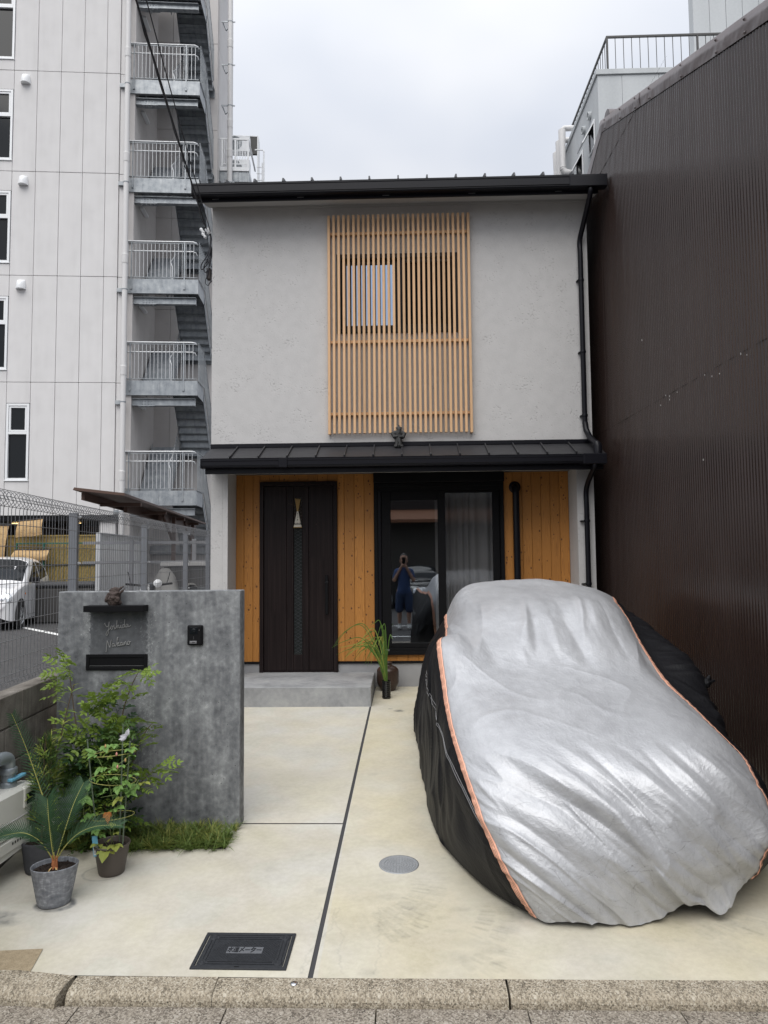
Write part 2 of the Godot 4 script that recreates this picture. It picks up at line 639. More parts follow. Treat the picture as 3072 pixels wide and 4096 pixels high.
	mat("iron", Color.WHITE, 0.62, {"spec": 0.3, "tex": ctex(256, 256, [[68, 0.05, 3, 0.3], [69, 0.3, 1, 0.3]], [Color(0.012, 0.013, 0.015), Color(0.03, 0.032, 0.036), Color(0.05, 0.053, 0.058)]), "tri": 3.0, "bump": g512.call([[70, 0.3, 2, 1.0]]), "bs": 0.05})
	mat("iron_worn", Color(0.12, 0.125, 0.135), 0.6, {"spec": 0.3})
	mat("cast_grey", Color(0.30, 0.31, 0.32), 0.6, {"metal": 0.4})
	# corrugated brown cladding
	mat("brown_metal", Color.WHITE, 0.21, {"tex": ctex(512, 512, [[71, 0.01, 4, 0.5, "", 1, 4], [72, 0.2, 2, 0.12]], [Color(0.022, 0.0135, 0.0115), Color(0.033, 0.0215, 0.0185), Color(0.048, 0.033, 0.029)]), "rtex": grey(field(256, 256, [[73, 0.02, 4, 0.35, "", 1, 4]]), 256, 256), "tri": 0.25, "spec": 0.5})
	(M["brown_metal"] as StandardMaterial3D).roughness = 0.42
	mat("brown_flashing", Color(0.085, 0.066, 0.066), 0.38, {"spec": 0.6, "bump": g512.call([[74, 0.008, 3, 1.0]]), "bs": 1.2, "tri": 0.8})
	# left building
	mat("alc", Color.WHITE, 0.85, {"tex": ctex(1024, 1024, [[81, 0.25, 2, 0.18], [82, 0.01, 3, 0.3, "", 1, 8], [83, 0.004, 3, 0.3]], [Color(0.54, 0.527, 0.522), Color(0.64, 0.627, 0.622), Color(0.70, 0.687, 0.682)]), "bump": g512.call([[84, 0.3, 2, 0.8]]), "bs": 0.12, "tri": 0.3})
	mat("sealant", Color(0.20, 0.195, 0.19), 0.8)
	mat("alc_side", Color.WHITE, 0.85, {"tex": ctex(512, 512, [[85, 0.2, 2, 0.2], [86, 0.01, 3, 0.4]], [Color(0.50, 0.475, 0.46), Color(0.60, 0.575, 0.56)]), "tri": 0.4})
	mat("window_white", Color(0.78, 0.79, 0.80), 0.35)
	mat("pipe_white", Color(0.62, 0.61, 0.605), 0.5)
	mat("galv", Color.WHITE, 0.42, {"metal": 0.35, "tex": ctex(512, 512, [[87, 0.09, 1, 0.16, "cell"], [88, 0.008, 4, 0.55], [89, 0.02, 3, 0.35, "", 1, 6]], [Color(0.15, 0.165, 0.18), Color(0.25, 0.27, 0.29), Color(0.34, 0.36, 0.375), Color(0.46, 0.475, 0.48)]), "tri": 0.9})
	mat("galv_dark", Color.WHITE, 0.5, {"metal": 0.2, "tex": ctex(512, 512, [[90, 0.06, 1, 0.3, "cell"], [91, 0.012, 4, 0.7], [92, 0.03, 3, 0.5, "", 1, 6]], [Color(0.05, 0.056, 0.062), Color(0.105, 0.113, 0.12), Color(0.18, 0.19, 0.20)]), "tri": 0.8})
	mat("rail_light", Color(0.58, 0.59, 0.60), 0.4, {"metal": 0.35})
	mat("cable_black", Color(0.012, 0.013, 0.02), 0.5)
	mat("far_concrete", Color.WHITE, 0.9, {"tex": ctex(512, 512, [[93, 0.01, 4, 0.4, "", 1, 6], [94, 0.15, 2, 0.2]], [Color(0.38, 0.40, 0.41), Color(0.50, 0.52, 0.53), Color(0.60, 0.62, 0.63)]), "tri": 0.12})
	mat("rail_brown", Color(0.05, 0.048, 0.046), 0.5)
	mat("fence_wire", Color(0.17, 0.172, 0.18), 0.42, {"metal": 0.2})
	mat("fence_post", Color(0.19, 0.20, 0.22), 0.45, {"metal": 0.2})
	mat("awning_brown", Color(0.095, 0.052, 0.037), 0.55)
	mat("cover_grey", Color(0.17, 0.165, 0.155), 0.8)
	mat("bamboo", Color.WHITE, 0.7, {"tex": ctex(256, 256, [[95, 0.12, 2, 0.6, "", 8, 1], [96, 0.02, 3, 0.4]], [Color(0.22, 0.12, 0.05), Color(0.42, 0.27, 0.12), Color(0.56, 0.40, 0.20)]), "tri": 1.2})
	mat("yellow_board", Color.WHITE, 0.8, {"tex": ctex(256, 256, [[97, 0.06, 3, 0.7], [98, 0.02, 2, 0.4, "", 1, 8]], [Color(0.13, 0.09, 0.025), Color(0.27, 0.19, 0.055), Color(0.38, 0.28, 0.10)]), "tri": 0.9})
	mat("green_frame", Color(0.01, 0.09, 0.06), 0.5)
	mat("dark_brown", Color(0.022, 0.015, 0.013), 0.6)
	mat("old_timber", Color(0.10, 0.092, 0.08), 0.8)
	mat("red_beam", Color(0.23, 0.10, 0.05), 0.7)
	mat("lamp_warm", Color(0.9, 0.8, 0.6), 0.5)
	(M["lamp_warm"] as StandardMaterial3D).emission_enabled = true
	(M["lamp_warm"] as StandardMaterial3D).emission = Color(1.0, 0.85, 0.6)
	(M["lamp_warm"] as StandardMaterial3D).emission_energy_multiplier = 1.4
	mat("car_white", Color(0.78, 0.78, 0.79), 0.25, {"coat": 0.7, "coatr": 0.05})
	mat("car_dark", Color(0.012, 0.014, 0.018), 0.25, {"coat": 0.8, "coatr": 0.05})
	mat("rubber", Color(0.014, 0.014, 0.014), 0.8)
	mat("rim_silver", Color(0.50, 0.51, 0.52), 0.35, {"metal": 0.8})
	mat("chrome", Color(0.70, 0.71, 0.73), 0.12, {"metal": 1.0})
	mat("lamp_clear", Color(0.62, 0.64, 0.66), 0.08, {"metal": 0.6})
	mat("orange_lamp", Color(0.60, 0.16, 0.02), 0.25)
	mat("beige_plastic", Color(0.62, 0.615, 0.57), 0.5)
	mat("soil", Color.WHITE, 1.0, {"tex": ctex(256, 256, [[99, 0.15, 3, 0.9, "cell"], [100, 0.05, 3, 0.3]], [Color(0.008, 0.005, 0.004), Color(0.03, 0.018, 0.013), Color(0.085, 0.05, 0.035)]), "tri": 9.0, "bump": g512.call([[101, 0.12, 3, 1.0, "cell"]]), "bs": 1.2})
	mat("pot_dark", Color.WHITE, 0.7, {"tex": ctex(256, 256, [[102, 0.03, 4, 0.6]], [Color(0.05, 0.052, 0.06), Color(0.085, 0.088, 0.10)]), "tri": 4.0})
	mat("pot_brown", Color(0.080, 0.066, 0.056), 0.5)
	mat("pot_marble", Color.WHITE, 0.75, {"tex": ctex(512, 512, [[103, 0.012, 5, 0.8, "ridge", 2, 1], [104, 0.03, 4, 0.5, "", 1, 3], [105, 0.2, 2, 0.15]], [Color(0.075, 0.08, 0.095), Color(0.13, 0.138, 0.155), Color(0.20, 0.21, 0.23), Color(0.38, 0.39, 0.41)]), "tri": 3.5, "bump": g512.call([[106, 0.03, 4, 1.0]]), "bs": 0.15})
	mat("jar_brown", Color.WHITE, 0.4, {"tex": ctex(256, 256, [[107, 0.05, 4, 0.8], [108, 0.3, 2, 0.3]], [Color(0.014, 0.008, 0.006), Color(0.042, 0.023, 0.016), Color(0.085, 0.05, 0.036)]), "tri": 3.0})
	mat("terracotta_dark", Color.WHITE, 0.85, {"tex": ctex(256, 256, [[109, 0.05, 4, 0.8], [110, 0.2, 2, 0.4]], [Color(0.02, 0.014, 0.012), Color(0.06, 0.042, 0.036), Color(0.13, 0.10, 0.09)]), "tri": 12.0, "bump": g512.call([[111, 0.1, 3, 1.0]]), "bs": 0.3})
	mat("statue_dark", Color.WHITE, 0.7, {"tex": ctex(256, 256, [[112, 0.05, 4, 0.8]], [Color(0.010, 0.010, 0.010), Color(0.030, 0.030, 0.030), Color(0.06, 0.06, 0.058)]), "tri": 10.0})
	mat("bottle_black", Color(0.006, 0.006, 0.006), 0.14)
	for l in [["leaf_young", Color(0.145, 0.21, 0.036)], ["leaf_mid", Color(0.056, 0.105, 0.024)], ["leaf_deep", Color(0.018, 0.044, 0.015)], ["leaf_yellow", Color(0.24, 0.27, 0.06)], ["leaf_vine", Color(0.13, 0.23, 0.06)], ["cycad_leaf", Color(0.026, 0.060, 0.028)], ["rice_leaf", Color(0.075, 0.14, 0.028)], ["grass_blade", Color(0.085, 0.125, 0.028)], ["grass_yellow", Color(0.19, 0.20, 0.05)]]:
		mat(l[0], l[1], 0.5, {"back": (l[1] as Color) * 0.8, "two": true, "spec": 0.35})
	mat("stem_green", Color(0.17, 0.22, 0.07), 0.6)
	mat("stem_yellow", Color(0.34, 0.33, 0.09), 0.6)
	mat("stem_brown", Color(0.10, 0.07, 0.045), 0.8)
	mat("stake_green", Color(0.10, 0.13, 0.09), 0.5)
	mat("dry_orange", Color(0.36, 0.13, 0.03), 0.8, {"back": Color(0.3, 0.1, 0.02)})
	mat("petal_white", Color(0.72, 0.70, 0.76), 0.7, {"back": Color(0.5, 0.5, 0.55)})
	mat("petal_pink", Color(0.55, 0.25, 0.20), 0.7)
	mat("tag_blue", Color(0.16, 0.42, 0.58), 0.4)
	mat("tag_white", Color(0.75, 0.76, 0.77), 0.4)
	mat("straw", Color(0.42, 0.28, 0.11), 0.8)
	mat("paper", Color(0.66, 0.62, 0.54), 0.85)
	mat("ink", Color(0.02, 0.018, 0.018), 0.8)
	mat("bulb_orange", Color(0.36, 0.13, 0.05), 0.8)
	mat("grey_steel", Color(0.30, 0.30, 0.31), 0.35, {"metal": 0.7})
	mat("pipe_coated", Color(0.30, 0.335, 0.36), 0.35, {"metal": 0.45})
	mat("meter_window", Color(0.02, 0.03, 0.03), 0.1)
	mat("skin", Color(0.46, 0.27, 0.19), 0.6)
	mat("blue_shirt", Color(0.045, 0.085, 0.21), 0.85)
	mat("navy_shorts", Color(0.035, 0.06, 0.13), 0.85)
	mat("hair_dark", Color(0.02, 0.014, 0.011), 0.6)
	mat("shoe_white", Color(0.6, 0.6, 0.58), 0.6)


# boards of cedar: growth rings cut along, knots, a tone for each board
func cedar(w: int, h: int, n: int, rough: bool) -> ImageTexture:
	var r := RandomNumberGenerator.new()
	r.seed = 77 if rough else 78
	var noise := FastNoiseLite.new()
	noise.seed = 9
	noise.frequency = 0.01
	noise.fractal_octaves = 2
	var im := Image.create(w, h, false, Image.FORMAT_RGB8)
	var bw := w / n
	var c0 := Color(0.27, 0.105, 0.019)
	var c1 := Color(0.47, 0.20, 0.040)
	if not rough:
		c0 = Color(0.45, 0.245, 0.11)
		c1 = Color(0.64, 0.41, 0.23)
	var kc := Color(0.075, 0.022, 0.006)
	for b in n:
		var tone := r.randf_range(0.84, 1.10)
		var cx := r.randf_range(0.2, 0.8)
		var per := r.randf_range(0.10, 0.17) if rough else r.randf_range(0.10, 0.2)
		var knots := []
		if rough:
			for k in r.randi_range(9, 15):
				knots.append(Vector3(r.randf_range(0.12, 0.88) * bw, r.randf() * h, r.randf_range(5.0, 10.0)))
		for y in h:
			for x in bw:
				var wob := noise.get_noise_2d(x * 2.0 + b * 500.0, y * 0.45)
				var u := absf(float(x) / bw - cx) * bw
				var d := u + wob * 16.0
				var kd := 99.0
				for k in knots:
					var dy: float = (y - k.y)
					if absf(dy) < 34.0:
						var dx: float = x - k.x
						var q := sqrt(dx * dx + dy * dy * 4.5)
						kd = minf(kd, q / k.z)
						d += k.z * 2.2 * exp(-(dx * dx + dy * dy * 0.7) / (k.z * k.z * 5.0))
				var ring := 0.5 + 0.5 * sin(d * TAU * per)
				ring = pow(ring, 2.2)
				var fine := noise.get_noise_2d(x * 30.0 + b * 77.0, y * 0.8) * 0.5
				var t := clampf(1.08 - ring * 0.75 + fine * 0.35, 0.0, 1.0)
				var c := c0.lerp(c1, t) * tone
				if kd < 1.35:
					c = c.lerp(kc, clampf((1.35 - kd) * 2.2, 0.0, 0.92))
				im.set_pixel(b * bw + x, y, lin(c))
	return ImageTexture.create_from_image(im)


func jx(z: float) -> float:
	return -0.41 + (z + 3.07) / (-7.75 + 3.07) * 0.033


func slab(st: SurfaceTool, p: Array) -> void:
	# p: (x, z) corners, counter-clockwise seen from above; uv covers x -2.4..2.4 and z -8.9..-3.0
	var n := Vector3(0, 1, SL).normalized()
	var uvs := []
	var vs := []
	for q in p:
		vs.append(Vector3(q.x, gy(q.y), q.y))
		uvs.append(Vector2((q.x + 2.4) / 4.8, (q.y + 8.9) / 5.9))
	for i in range(1, p.size() - 1):
		tri(st, vs[0], vs[i], vs[i + 1], n, uvs[0], uvs[i], uvs[i + 1])


func driveway_textures() -> void:
	var w := 1024
	var h := 1280
	var f := field(w, h, [[201, 0.004, 5, 0.36], [202, 0.02, 4, 0.24], [203, 0.10, 4, 0.26], [204, 0.4, 1, 0.14]])
	var d := paint(f, w, h, [Color(0.36, 0.335, 0.275), Color(0.455, 0.43, 0.362), Color(0.54, 0.515, 0.445), Color(0.61, 0.59, 0.53)])
	var dirt := PackedFloat32Array()
	dirt.resize(w * h)
	var warm := nimg(w, h, 205, 0.006, 3)
	var grain := nimg(w, h, 206, 0.09, 3)
	var px := func(x: float, z: float) -> Vector2: return Vector2((x + 2.4) / 4.8 * w, (z + 8.9) / 5.9 * h)
	var dab := func(c: Vector2, r: float, v: float, asp: float) -> void:
		for y in range(maxi(0, int(c.y - r * asp)), mini(h, int(c.y + r * asp) + 1)):
			for x in range(maxi(0, int(c.x - r)), mini(w, int(c.x + r) + 1)):
				var q := Vector2(x - c.x, (y - c.y) / asp).length() / r
				if q < 1.0:
					dirt[y * w + x] += v * (1.0 - q * q) * (0.35 + 1.3 * grain[y * w + x] / 255.0)
	var r := RandomNumberGenerator.new()
	r.seed = 41
	# tyre scrubs: arcs of short tread bars
	for a in [[-0.38, -3.95, 0.42, -0.2, 1.5, 0.17], [-0.30, -3.75, 0.30, 0.1, 1.4, 0.15], [0.05, -3.62, 0.30, -0.3, 0.9, 0.14], [0.10, -3.40, 0.24, 0.2, 1.2, 0.14], [1.15, -3.85, 0.45, 0.3, 1.25, 0.17], [1.75, -3.95, 0.42, 1.0, 2.0, 0.15], [0.0, -4.45, 0.35, -0.6, 0.5, 0.16], [0.15, -4.25, 0.22, -0.5, 0.9, 0.13]]:
		for band in 2:
			var n := int((a[4] - a[3]) * a[2] / 0.014)
			for i in n:
				var t: float = lerpf(a[3], a[4], float(i) / n)
				var s := sin(PI * i / n) * r.randf_range(0.15, 1.0)
				var rr: float = a[2] + band * 0.10 + r.randf_range(-0.004, 0.004)
				if r.randf() < 0.3:
					continue
				rr += r.randf_range(-0.012, 0.012)
				for k in 5:
					var q: float = rr + k * a[5] / 9.0
					dab.call(px.call(a[0] + cos(t) * q, a[1] + sin(t) * q), 3.0, 0.13 * s, 0.9)
	for i in 90:
		dab.call(px.call(r.randf_range(-0.2, 1.9), r.randf_range(-4.9, -3.15)), r.randf_range(4, 26), r.randf_range(0.02, 0.07), r.randf_range(0.3, 0.8))
	for i in 60:
		dab.call(px.call(r.randf_range(-2.2, 2.2), r.randf_range(-8.6, -3.1)), r.randf_range(2, 12), r.randf_range(0.03, 0.10), r.randf_range(0.4, 1.0))
	# oil spots by the step, the old damp stain and pot rings on the left
	dab.call(px.call(-0.07, -7.60), 14.0, 0.55, 0.9)
	dab.call(px.call(-0.16, -7.69), 7.0, 0.45, 0.8)
	for i in 40:
		dab.call(px.call(-2.02 + r.randf_range(-0.16, 0.12), -3.52 + r.randf_range(-0.06, 0.05)), r.randf_range(6, 16), 0.10, 0.6)
	for i in 60:
		var a := TAU * i / 60.0
		dab.call(px.call(-1.68 + cos(a) * 0.105, -3.99 + sin(a) * 0.085), 2.2, 0.12, 1.0)
		dab.call(px.call(-1.78 + cos(a) * 0.088, -3.66 + sin(a) * 0.06), 5.0, 0.13, 1.0)
	# hairline cracks by the long joint
	for c in 4:
		var p := Vector2(jx(-3.3) + r.randf_range(-0.12, 0.28), -3.1)
		for i in 90:
			p += Vector2(r.randf_range(-0.006, 0.0065), -0.006)
			dab.call(px.call(p.x, p.y), 1.2, 0.07, 1.0)
	for i in w * h:
		var x := i % w
		var m := clampf(dirt[i], 0.0, 0.75)
		var ww := (warm[i] / 255.0 - 0.45) * 0.10 + (0.05 if x > 430 else 0.0)
		d[i * 3] = int(d[i * 3] * (1.0 - m * 0.62) * (1.0 + ww * 0.1))
		d[i * 3 + 1] = int(d[i * 3 + 1] * (1.0 - m * 0.60) * (1.0 - ww * 0.12))
		d[i * 3 + 2] = clampi(int(d[i * 3 + 2] * (1.0 - m * 0.56) * (1.0 - ww * 0.85)), 0, 255)
	mat("driveway_concrete", Color.WHITE, 0.82, {"tex": rgbt(d, w, h), "bump": grey(nimg(512, 512, 207, 0.05, 4), 512, 512), "bs": 0.06})


func build_ground() -> void:
	driveway_textures()
	# the wide ground that everything stands on, the street and the car park beside the house
	put("ground", box1(Vector3(-140, -0.6, -160), Vector3(140, -0.42, 90)), "asphalt").set_meta("kind", "structure")
	put("street", box1(Vector3(-60, -0.41, -2.42), Vector3(60, -0.20, 7.2)), "asphalt").set_meta("kind", "structure")
	put("car_park", box1(Vector3(-45, -0.41, -40), Vector3(-2.50, 0.16, -2.95)), "asphalt").set_meta("kind", "structure")
	var ln := thing("bay_line", "white painted bay line on the car park asphalt beside the white car", "line marking", Vector3(-7.43, 0.164, -14.35), deg_to_rad(-45))
	put("paint_strip", box1(Vector3(-1.0, 0, -0.06), Vector3(2.6, 0.004, 0.06)), "line_paint", ln)
	# driveway: three cast slabs and the dark joint strips between them
	var dw := Node3D.new()
	dw.name = "driveway"
	dw.set_meta("kind", "structure")
	add_child(dw)
	var g := 0.011
	var st := S()
	slab(st, [Vector2(-2.36, -3.09), Vector2(jx(-3.07) - g, -3.075), Vector2(jx(-4.665) - g, -4.665 + g * 0.7), Vector2(-2.36, -4.665 + g * 0.7)])
	put("slab", st, "driveway_concrete", dw)
	st = S()
	slab(st, [Vector2(-2.36, -4.665 - g * 0.7), Vector2(jx(-4.665) - g, -4.665 - g * 0.7), Vector2(jx(-8.8) - g, -8.8), Vector2(-2.36, -8.8)])
	put("slab", st, "driveway_concrete", dw)
	st = S()
	slab(st, [Vector2(jx(-3.07) + g, -3.075), Vector2(2.6, -3.075), Vector2(2.6, -8.8), Vector2(jx(-8.8) + g, -8.8)])
	put("slab", st, "driveway_concrete", dw)
	st = S()
	var lo := Vector3(0, -0.004, 0)
	var n := Vector3(0, 1, SL).normalized()
	quad(st, Vector3(jx(-3.07) - g, gy(-3.07), -3.07) + lo, Vector3(jx(-3.07) + g, gy(-3.07), -3.07) + lo, Vector3(jx(-8.8) + g, gy(-8.8), -8.8) + lo, Vector3(jx(-8.8) - g, gy(-8.8), -8.8) + lo, n)
	put("expansion_joint", st, "joint_dark", dw)
	st = S()
	quad(st, Vector3(-1.06, gy(-4.655), -4.655) + lo, Vector3(jx(-4.66) - g, gy(-4.655), -4.655) + lo, Vector3(jx(-4.66) - g, gy(-4.675), -4.675) + lo, Vector3(-1.06, gy(-4.675), -4.675) + lo, n)
	put("expansion_joint", st, "joint_dark", dw)
	# kerb: aggregate stones 0.6 m long with a rounded lip, and the gutter slabs in front
	var kb := Node3D.new()
	kb.name = "kerb"
	kb.set_meta("kind", "structure")
	add_child(kb)
	var prof := PackedVector2Array([Vector2(-3.072, -0.32), Vector2(-3.072, -0.176), Vector2(-3.02, -0.177), Vector2(-2.985, -0.182), Vector2(-2.968, -0.192), Vector2(-2.960, -0.207), Vector2(-2.956, -0.24), Vector2(-2.956, -0.32)])
	var xf := Transform3D(Basis(Vector3(0, 0, 1), Vector3(0, 1, 0), Vector3(-1, 0, 0)), Vector3.ZERO)   # polygon x -> z, depth -> -x
	for i in 8:
		var x0 := -1.396 + i * 0.6 + 0.002
		st = S()
		prism(st, prof, -x0, -(x0 + 0.596), xf)
		var k := put("kerb_stone", st, "kerb_stone", kb)
		k.position = Vector3(0, rng.randf_range(-0.002, 0.002), rng.randf_range(-0.003, 0.003))
		k.rotation.y = rng.randf_range(-0.002, 0.002)
	for i in 9:
		var x0 := -1.33 - 0.6 + i * 0.6
		st = S()
		var pg := PackedVector2Array([Vector2(-2.955, -0.34), Vector2(-2.955, -0.226), Vector2(-2.43, -0.198), Vector2(-2.43, -0.34)])
		prism(st, pg, -(x0 + 0.003), -(x0 + 0.597), xf)
		put("gutter_slab", st, "gutter_slab", kb)
	# the kerb turns towards the street on the left, tan paving behind it
	var piv := Transform3D(Basis(Vector3.UP, deg_to_rad(-8.5)), Vector3(-1.399, 0, -3.07))
	for i in 3:
		var off := -0.6 * i
		st = S()
		var pl := PackedVector2Array([Vector2(0.0, -0.32), Vector2(0.0, -0.172), Vector2(0.055, -0.172), Vector2(0.10, -0.178), Vector2(0.125, -0.19), Vector2(0.135, -0.206), Vector2(0.140, -0.245), Vector2(0.140, -0.33)])
		prism(st, pl, -(off - 0.005), -(off - 0.597), piv * Transform3D(Basis(Vector3(0, 0, 1), Vector3(0, 1, 0), Vector3(-1, 0, 0)), Vector3.ZERO))
		put("kerb_stone", st, "kerb_stone", kb)
	var pv := Node3D.new()
	pv.name = "pavement"
	pv.set_meta("kind", "structure")
	add_child(pv)
	st = S()
	var e := 0.004
	var pp := [Vector3(-1.602, gy(-3.08) + e, -3.062), Vector3(-1.640, gy(-3.268) + e, -3.268), Vector3(-1.83, gy(-3.25) + e, -3.25), Vector3(-2.6, gy(-3.2) + e, -3.19), Vector3(-2.6, gy(-2.9) + e, -2.92)]
	for i in range(1, 4):
		tri(st, pp[0], pp[i], pp[i + 1], n)
	put("tan_patch", st, "tan_pavement", pv)
	# one dry leaf in the gutter
	var dl := thing("fallen_leaf", "single curled dry leaf lying on the gutter slabs below the kerb", "leaf", Vector3(0.16, -0.208, -2.72), 0.5)
	st = S()
	leaf(st, Vector3(-0.03, 0.004, 0), Vector3(1, 0.05, 0).normalized(), Vector3(0, 1, 0.2), 0.062, 0.026, 0.12, 4)
	put("leaf_blade", st, "dry_orange", dl)
	# metal survey pin in the kerb
	var pin := thing("survey_pin", "small round metal survey pin set in the kerb stone", "survey pin", Vector3(-0.472, -0.178, -3.035))
	st = S()
	lathe(st, [Vector2(0.0001, 0.006), Vector2(0.013, 0.005), Vector2(0.016, 0.001), Vector2(0.016, -0.01)].duplicate(), 16)
	put("pin_head", st, "chrome", pin)


func build_house() -> void:
	var hs := thing("house", "small grey plastered two-storey house with black roofs and a cedar porch wall", "house", Vector3(0, 0, ZF))
	var o := Vector3(0, 0, -ZF)     # parts are built in world places and shifted into the house
	var p := func(n: String, st: SurfaceTool, m: String) -> MeshInstance3D:
		var x := put(n, st, m, hs)
		x.position = o
		return x
	var sub := func(n: String, st: SurfaceTool, m: String, par: Node3D) -> MeshInstance3D: return put(n, st, m, par)
	# upper storey
	var st := S()
	wall(st, -2.29, 2.245, 2.60, 5.96, ZF, 0.14, [[-0.775, 0.715, 4.27, 5.245]])
	p.call("upper_wall", st, "plaster")
	for sx in [-1, 1]:
		st = S()
		var x0 := -2.29 if sx < 0 else 2.105
		bb(st, Vector3(x0, 0.0, -14.5), Vector3(x0 + 0.14, 2.60, ZF - 0.001 - 0.0))
		bb(st, Vector3(x0, 2.60, -14.5), Vector3(x0 + 0.14, 6.2, ZF - 0.141))
		p.call("side_wall", st, "plaster")
	# porch return walls beside the cedar
	st = S()
	bb(st, Vector3(-2.149, 0.0, ZW - 0.1), Vector3(-2.088, 2.62, ZF - 0.002))
	p.call("porch_pier", st, "plaster")
	st = S()
	bb(st, Vector3(2.046, 0.0, ZW - 0.1), Vector3(2.104, 2.62, ZF - 0.002))
	p.call("porch_pier", st, "plaster")
	st = S()
	wall(st, -2.15, 2.105, 0.0, 5.9, -14.36, 0.14)
	p.call("rear_wall", st, "plaster")
	st = S()
	bb(st, Vector3(-2.15, 2.62, -14.3), Vector3(2.105, 2.74, ZF - 0.142))
	p.call("upper_floor", st, "dark_room")
	# porch ceiling
	st = S()
	bb(st, Vector3(-2.088, 2.655, ZW - 0.05), Vector3(2.046, 2.70, ZF - 0.141))
	p.call("porch_ceiling", st, "black_matt")
	# structural wall behind boards, with door and window openings; plinth
	st = S()
	wall(st, -2.088, 2.046, 0.0, 2.655, ZW - 0.022, 0.12, [[-1.785, -0.82, 0.16, 2.53], [-0.36, 1.24, 0.40, 2.50]])
	p.call("porch_wall", st, "black_matt")
	st = S()
	bb(st, Vector3(-2.088, -0.02, ZW - 0.03), Vector3(-1.79, 0.285, ZW - 0.004))
	bb(st, Vector3(-0.815, -0.02, ZW - 0.03), Vector3(2.046, 0.285, ZW - 0.004))
	p.call("plinth", st, "plinth")
	st = S()
	bb(st, Vector3(-2.088, 0.285, ZW - 0.03), Vector3(-1.79, 0.306, ZW + 0.016), 0.003)
	bb(st, Vector3(-0.815, 0.285, ZW - 0.03), Vector3(2.046, 0.306, ZW + 0.016), 0.003)
	p.call("drip_strip", st, "black_metal")
	# cedar boards
	var bd := Node3D.new()
	bd.name = "cedar_cladding"
	hs.add_child(bd)
	bd.position = o
	var board := func(x0: float, x1: float, y0: float, y1: float, k: int) -> void:
		var s := S()
		uvo = Vector2(-x0 + k * 0.12 + 0.001, rng.randf() * 2.0)
		bb(s, Vector3(x0 + 0.0012, y0, ZW - 0.016), Vector3(x1 - 0.0012, y1, ZW + rng.randf_range(-0.0006, 0.0006)), 0.0035)
		uvo = Vector2.ZERO
		put("board", s, "cedar", bd)
	var k := 0
	var cuts := [-2.087, -1.985, -1.873, -1.786]
	for i in 3:
		board.call(cuts[i], cuts[i + 1], 0.308, 2.652, k)
		k += 1
	for i in 8:
		board.call(-1.786 + i * 0.1207, -1.786 + (i + 1) * 0.1207, 2.532, 2.652, k)
		k += 1
	cuts = [-0.820, -0.733, -0.608, -0.483, -0.362]
	for i in 4:
		board.call(cuts[i], cuts[i + 1], 0.308, 2.652, k)
		k += 1
	for i in 12:
		board.call(-0.362 + i * 0.1337, -0.362 + (i + 1) * 0.1337, 0.308, 0.386, k)
		k += 1
	for i in 7:
		board.call(1.242 + i * 0.1147, 1.242 + (i + 1) * 0.1147, 0.308, 2.652, k + i * 3)
	build_door(hs, o)
	build_windows(hs, o)
	build_lattice(hs, o)
	build_roofs(hs, o)
	# step before the door
	var step := Node3D.new()
	step.name = "door_step"
	hs.add_child(step)
	step.position = o
	put("step_block", box1(Vector3(-2.085, -0.06, ZW - 0.003), Vector3(-0.370, 0.180, -7.783), 0.006), "concrete_step", step)


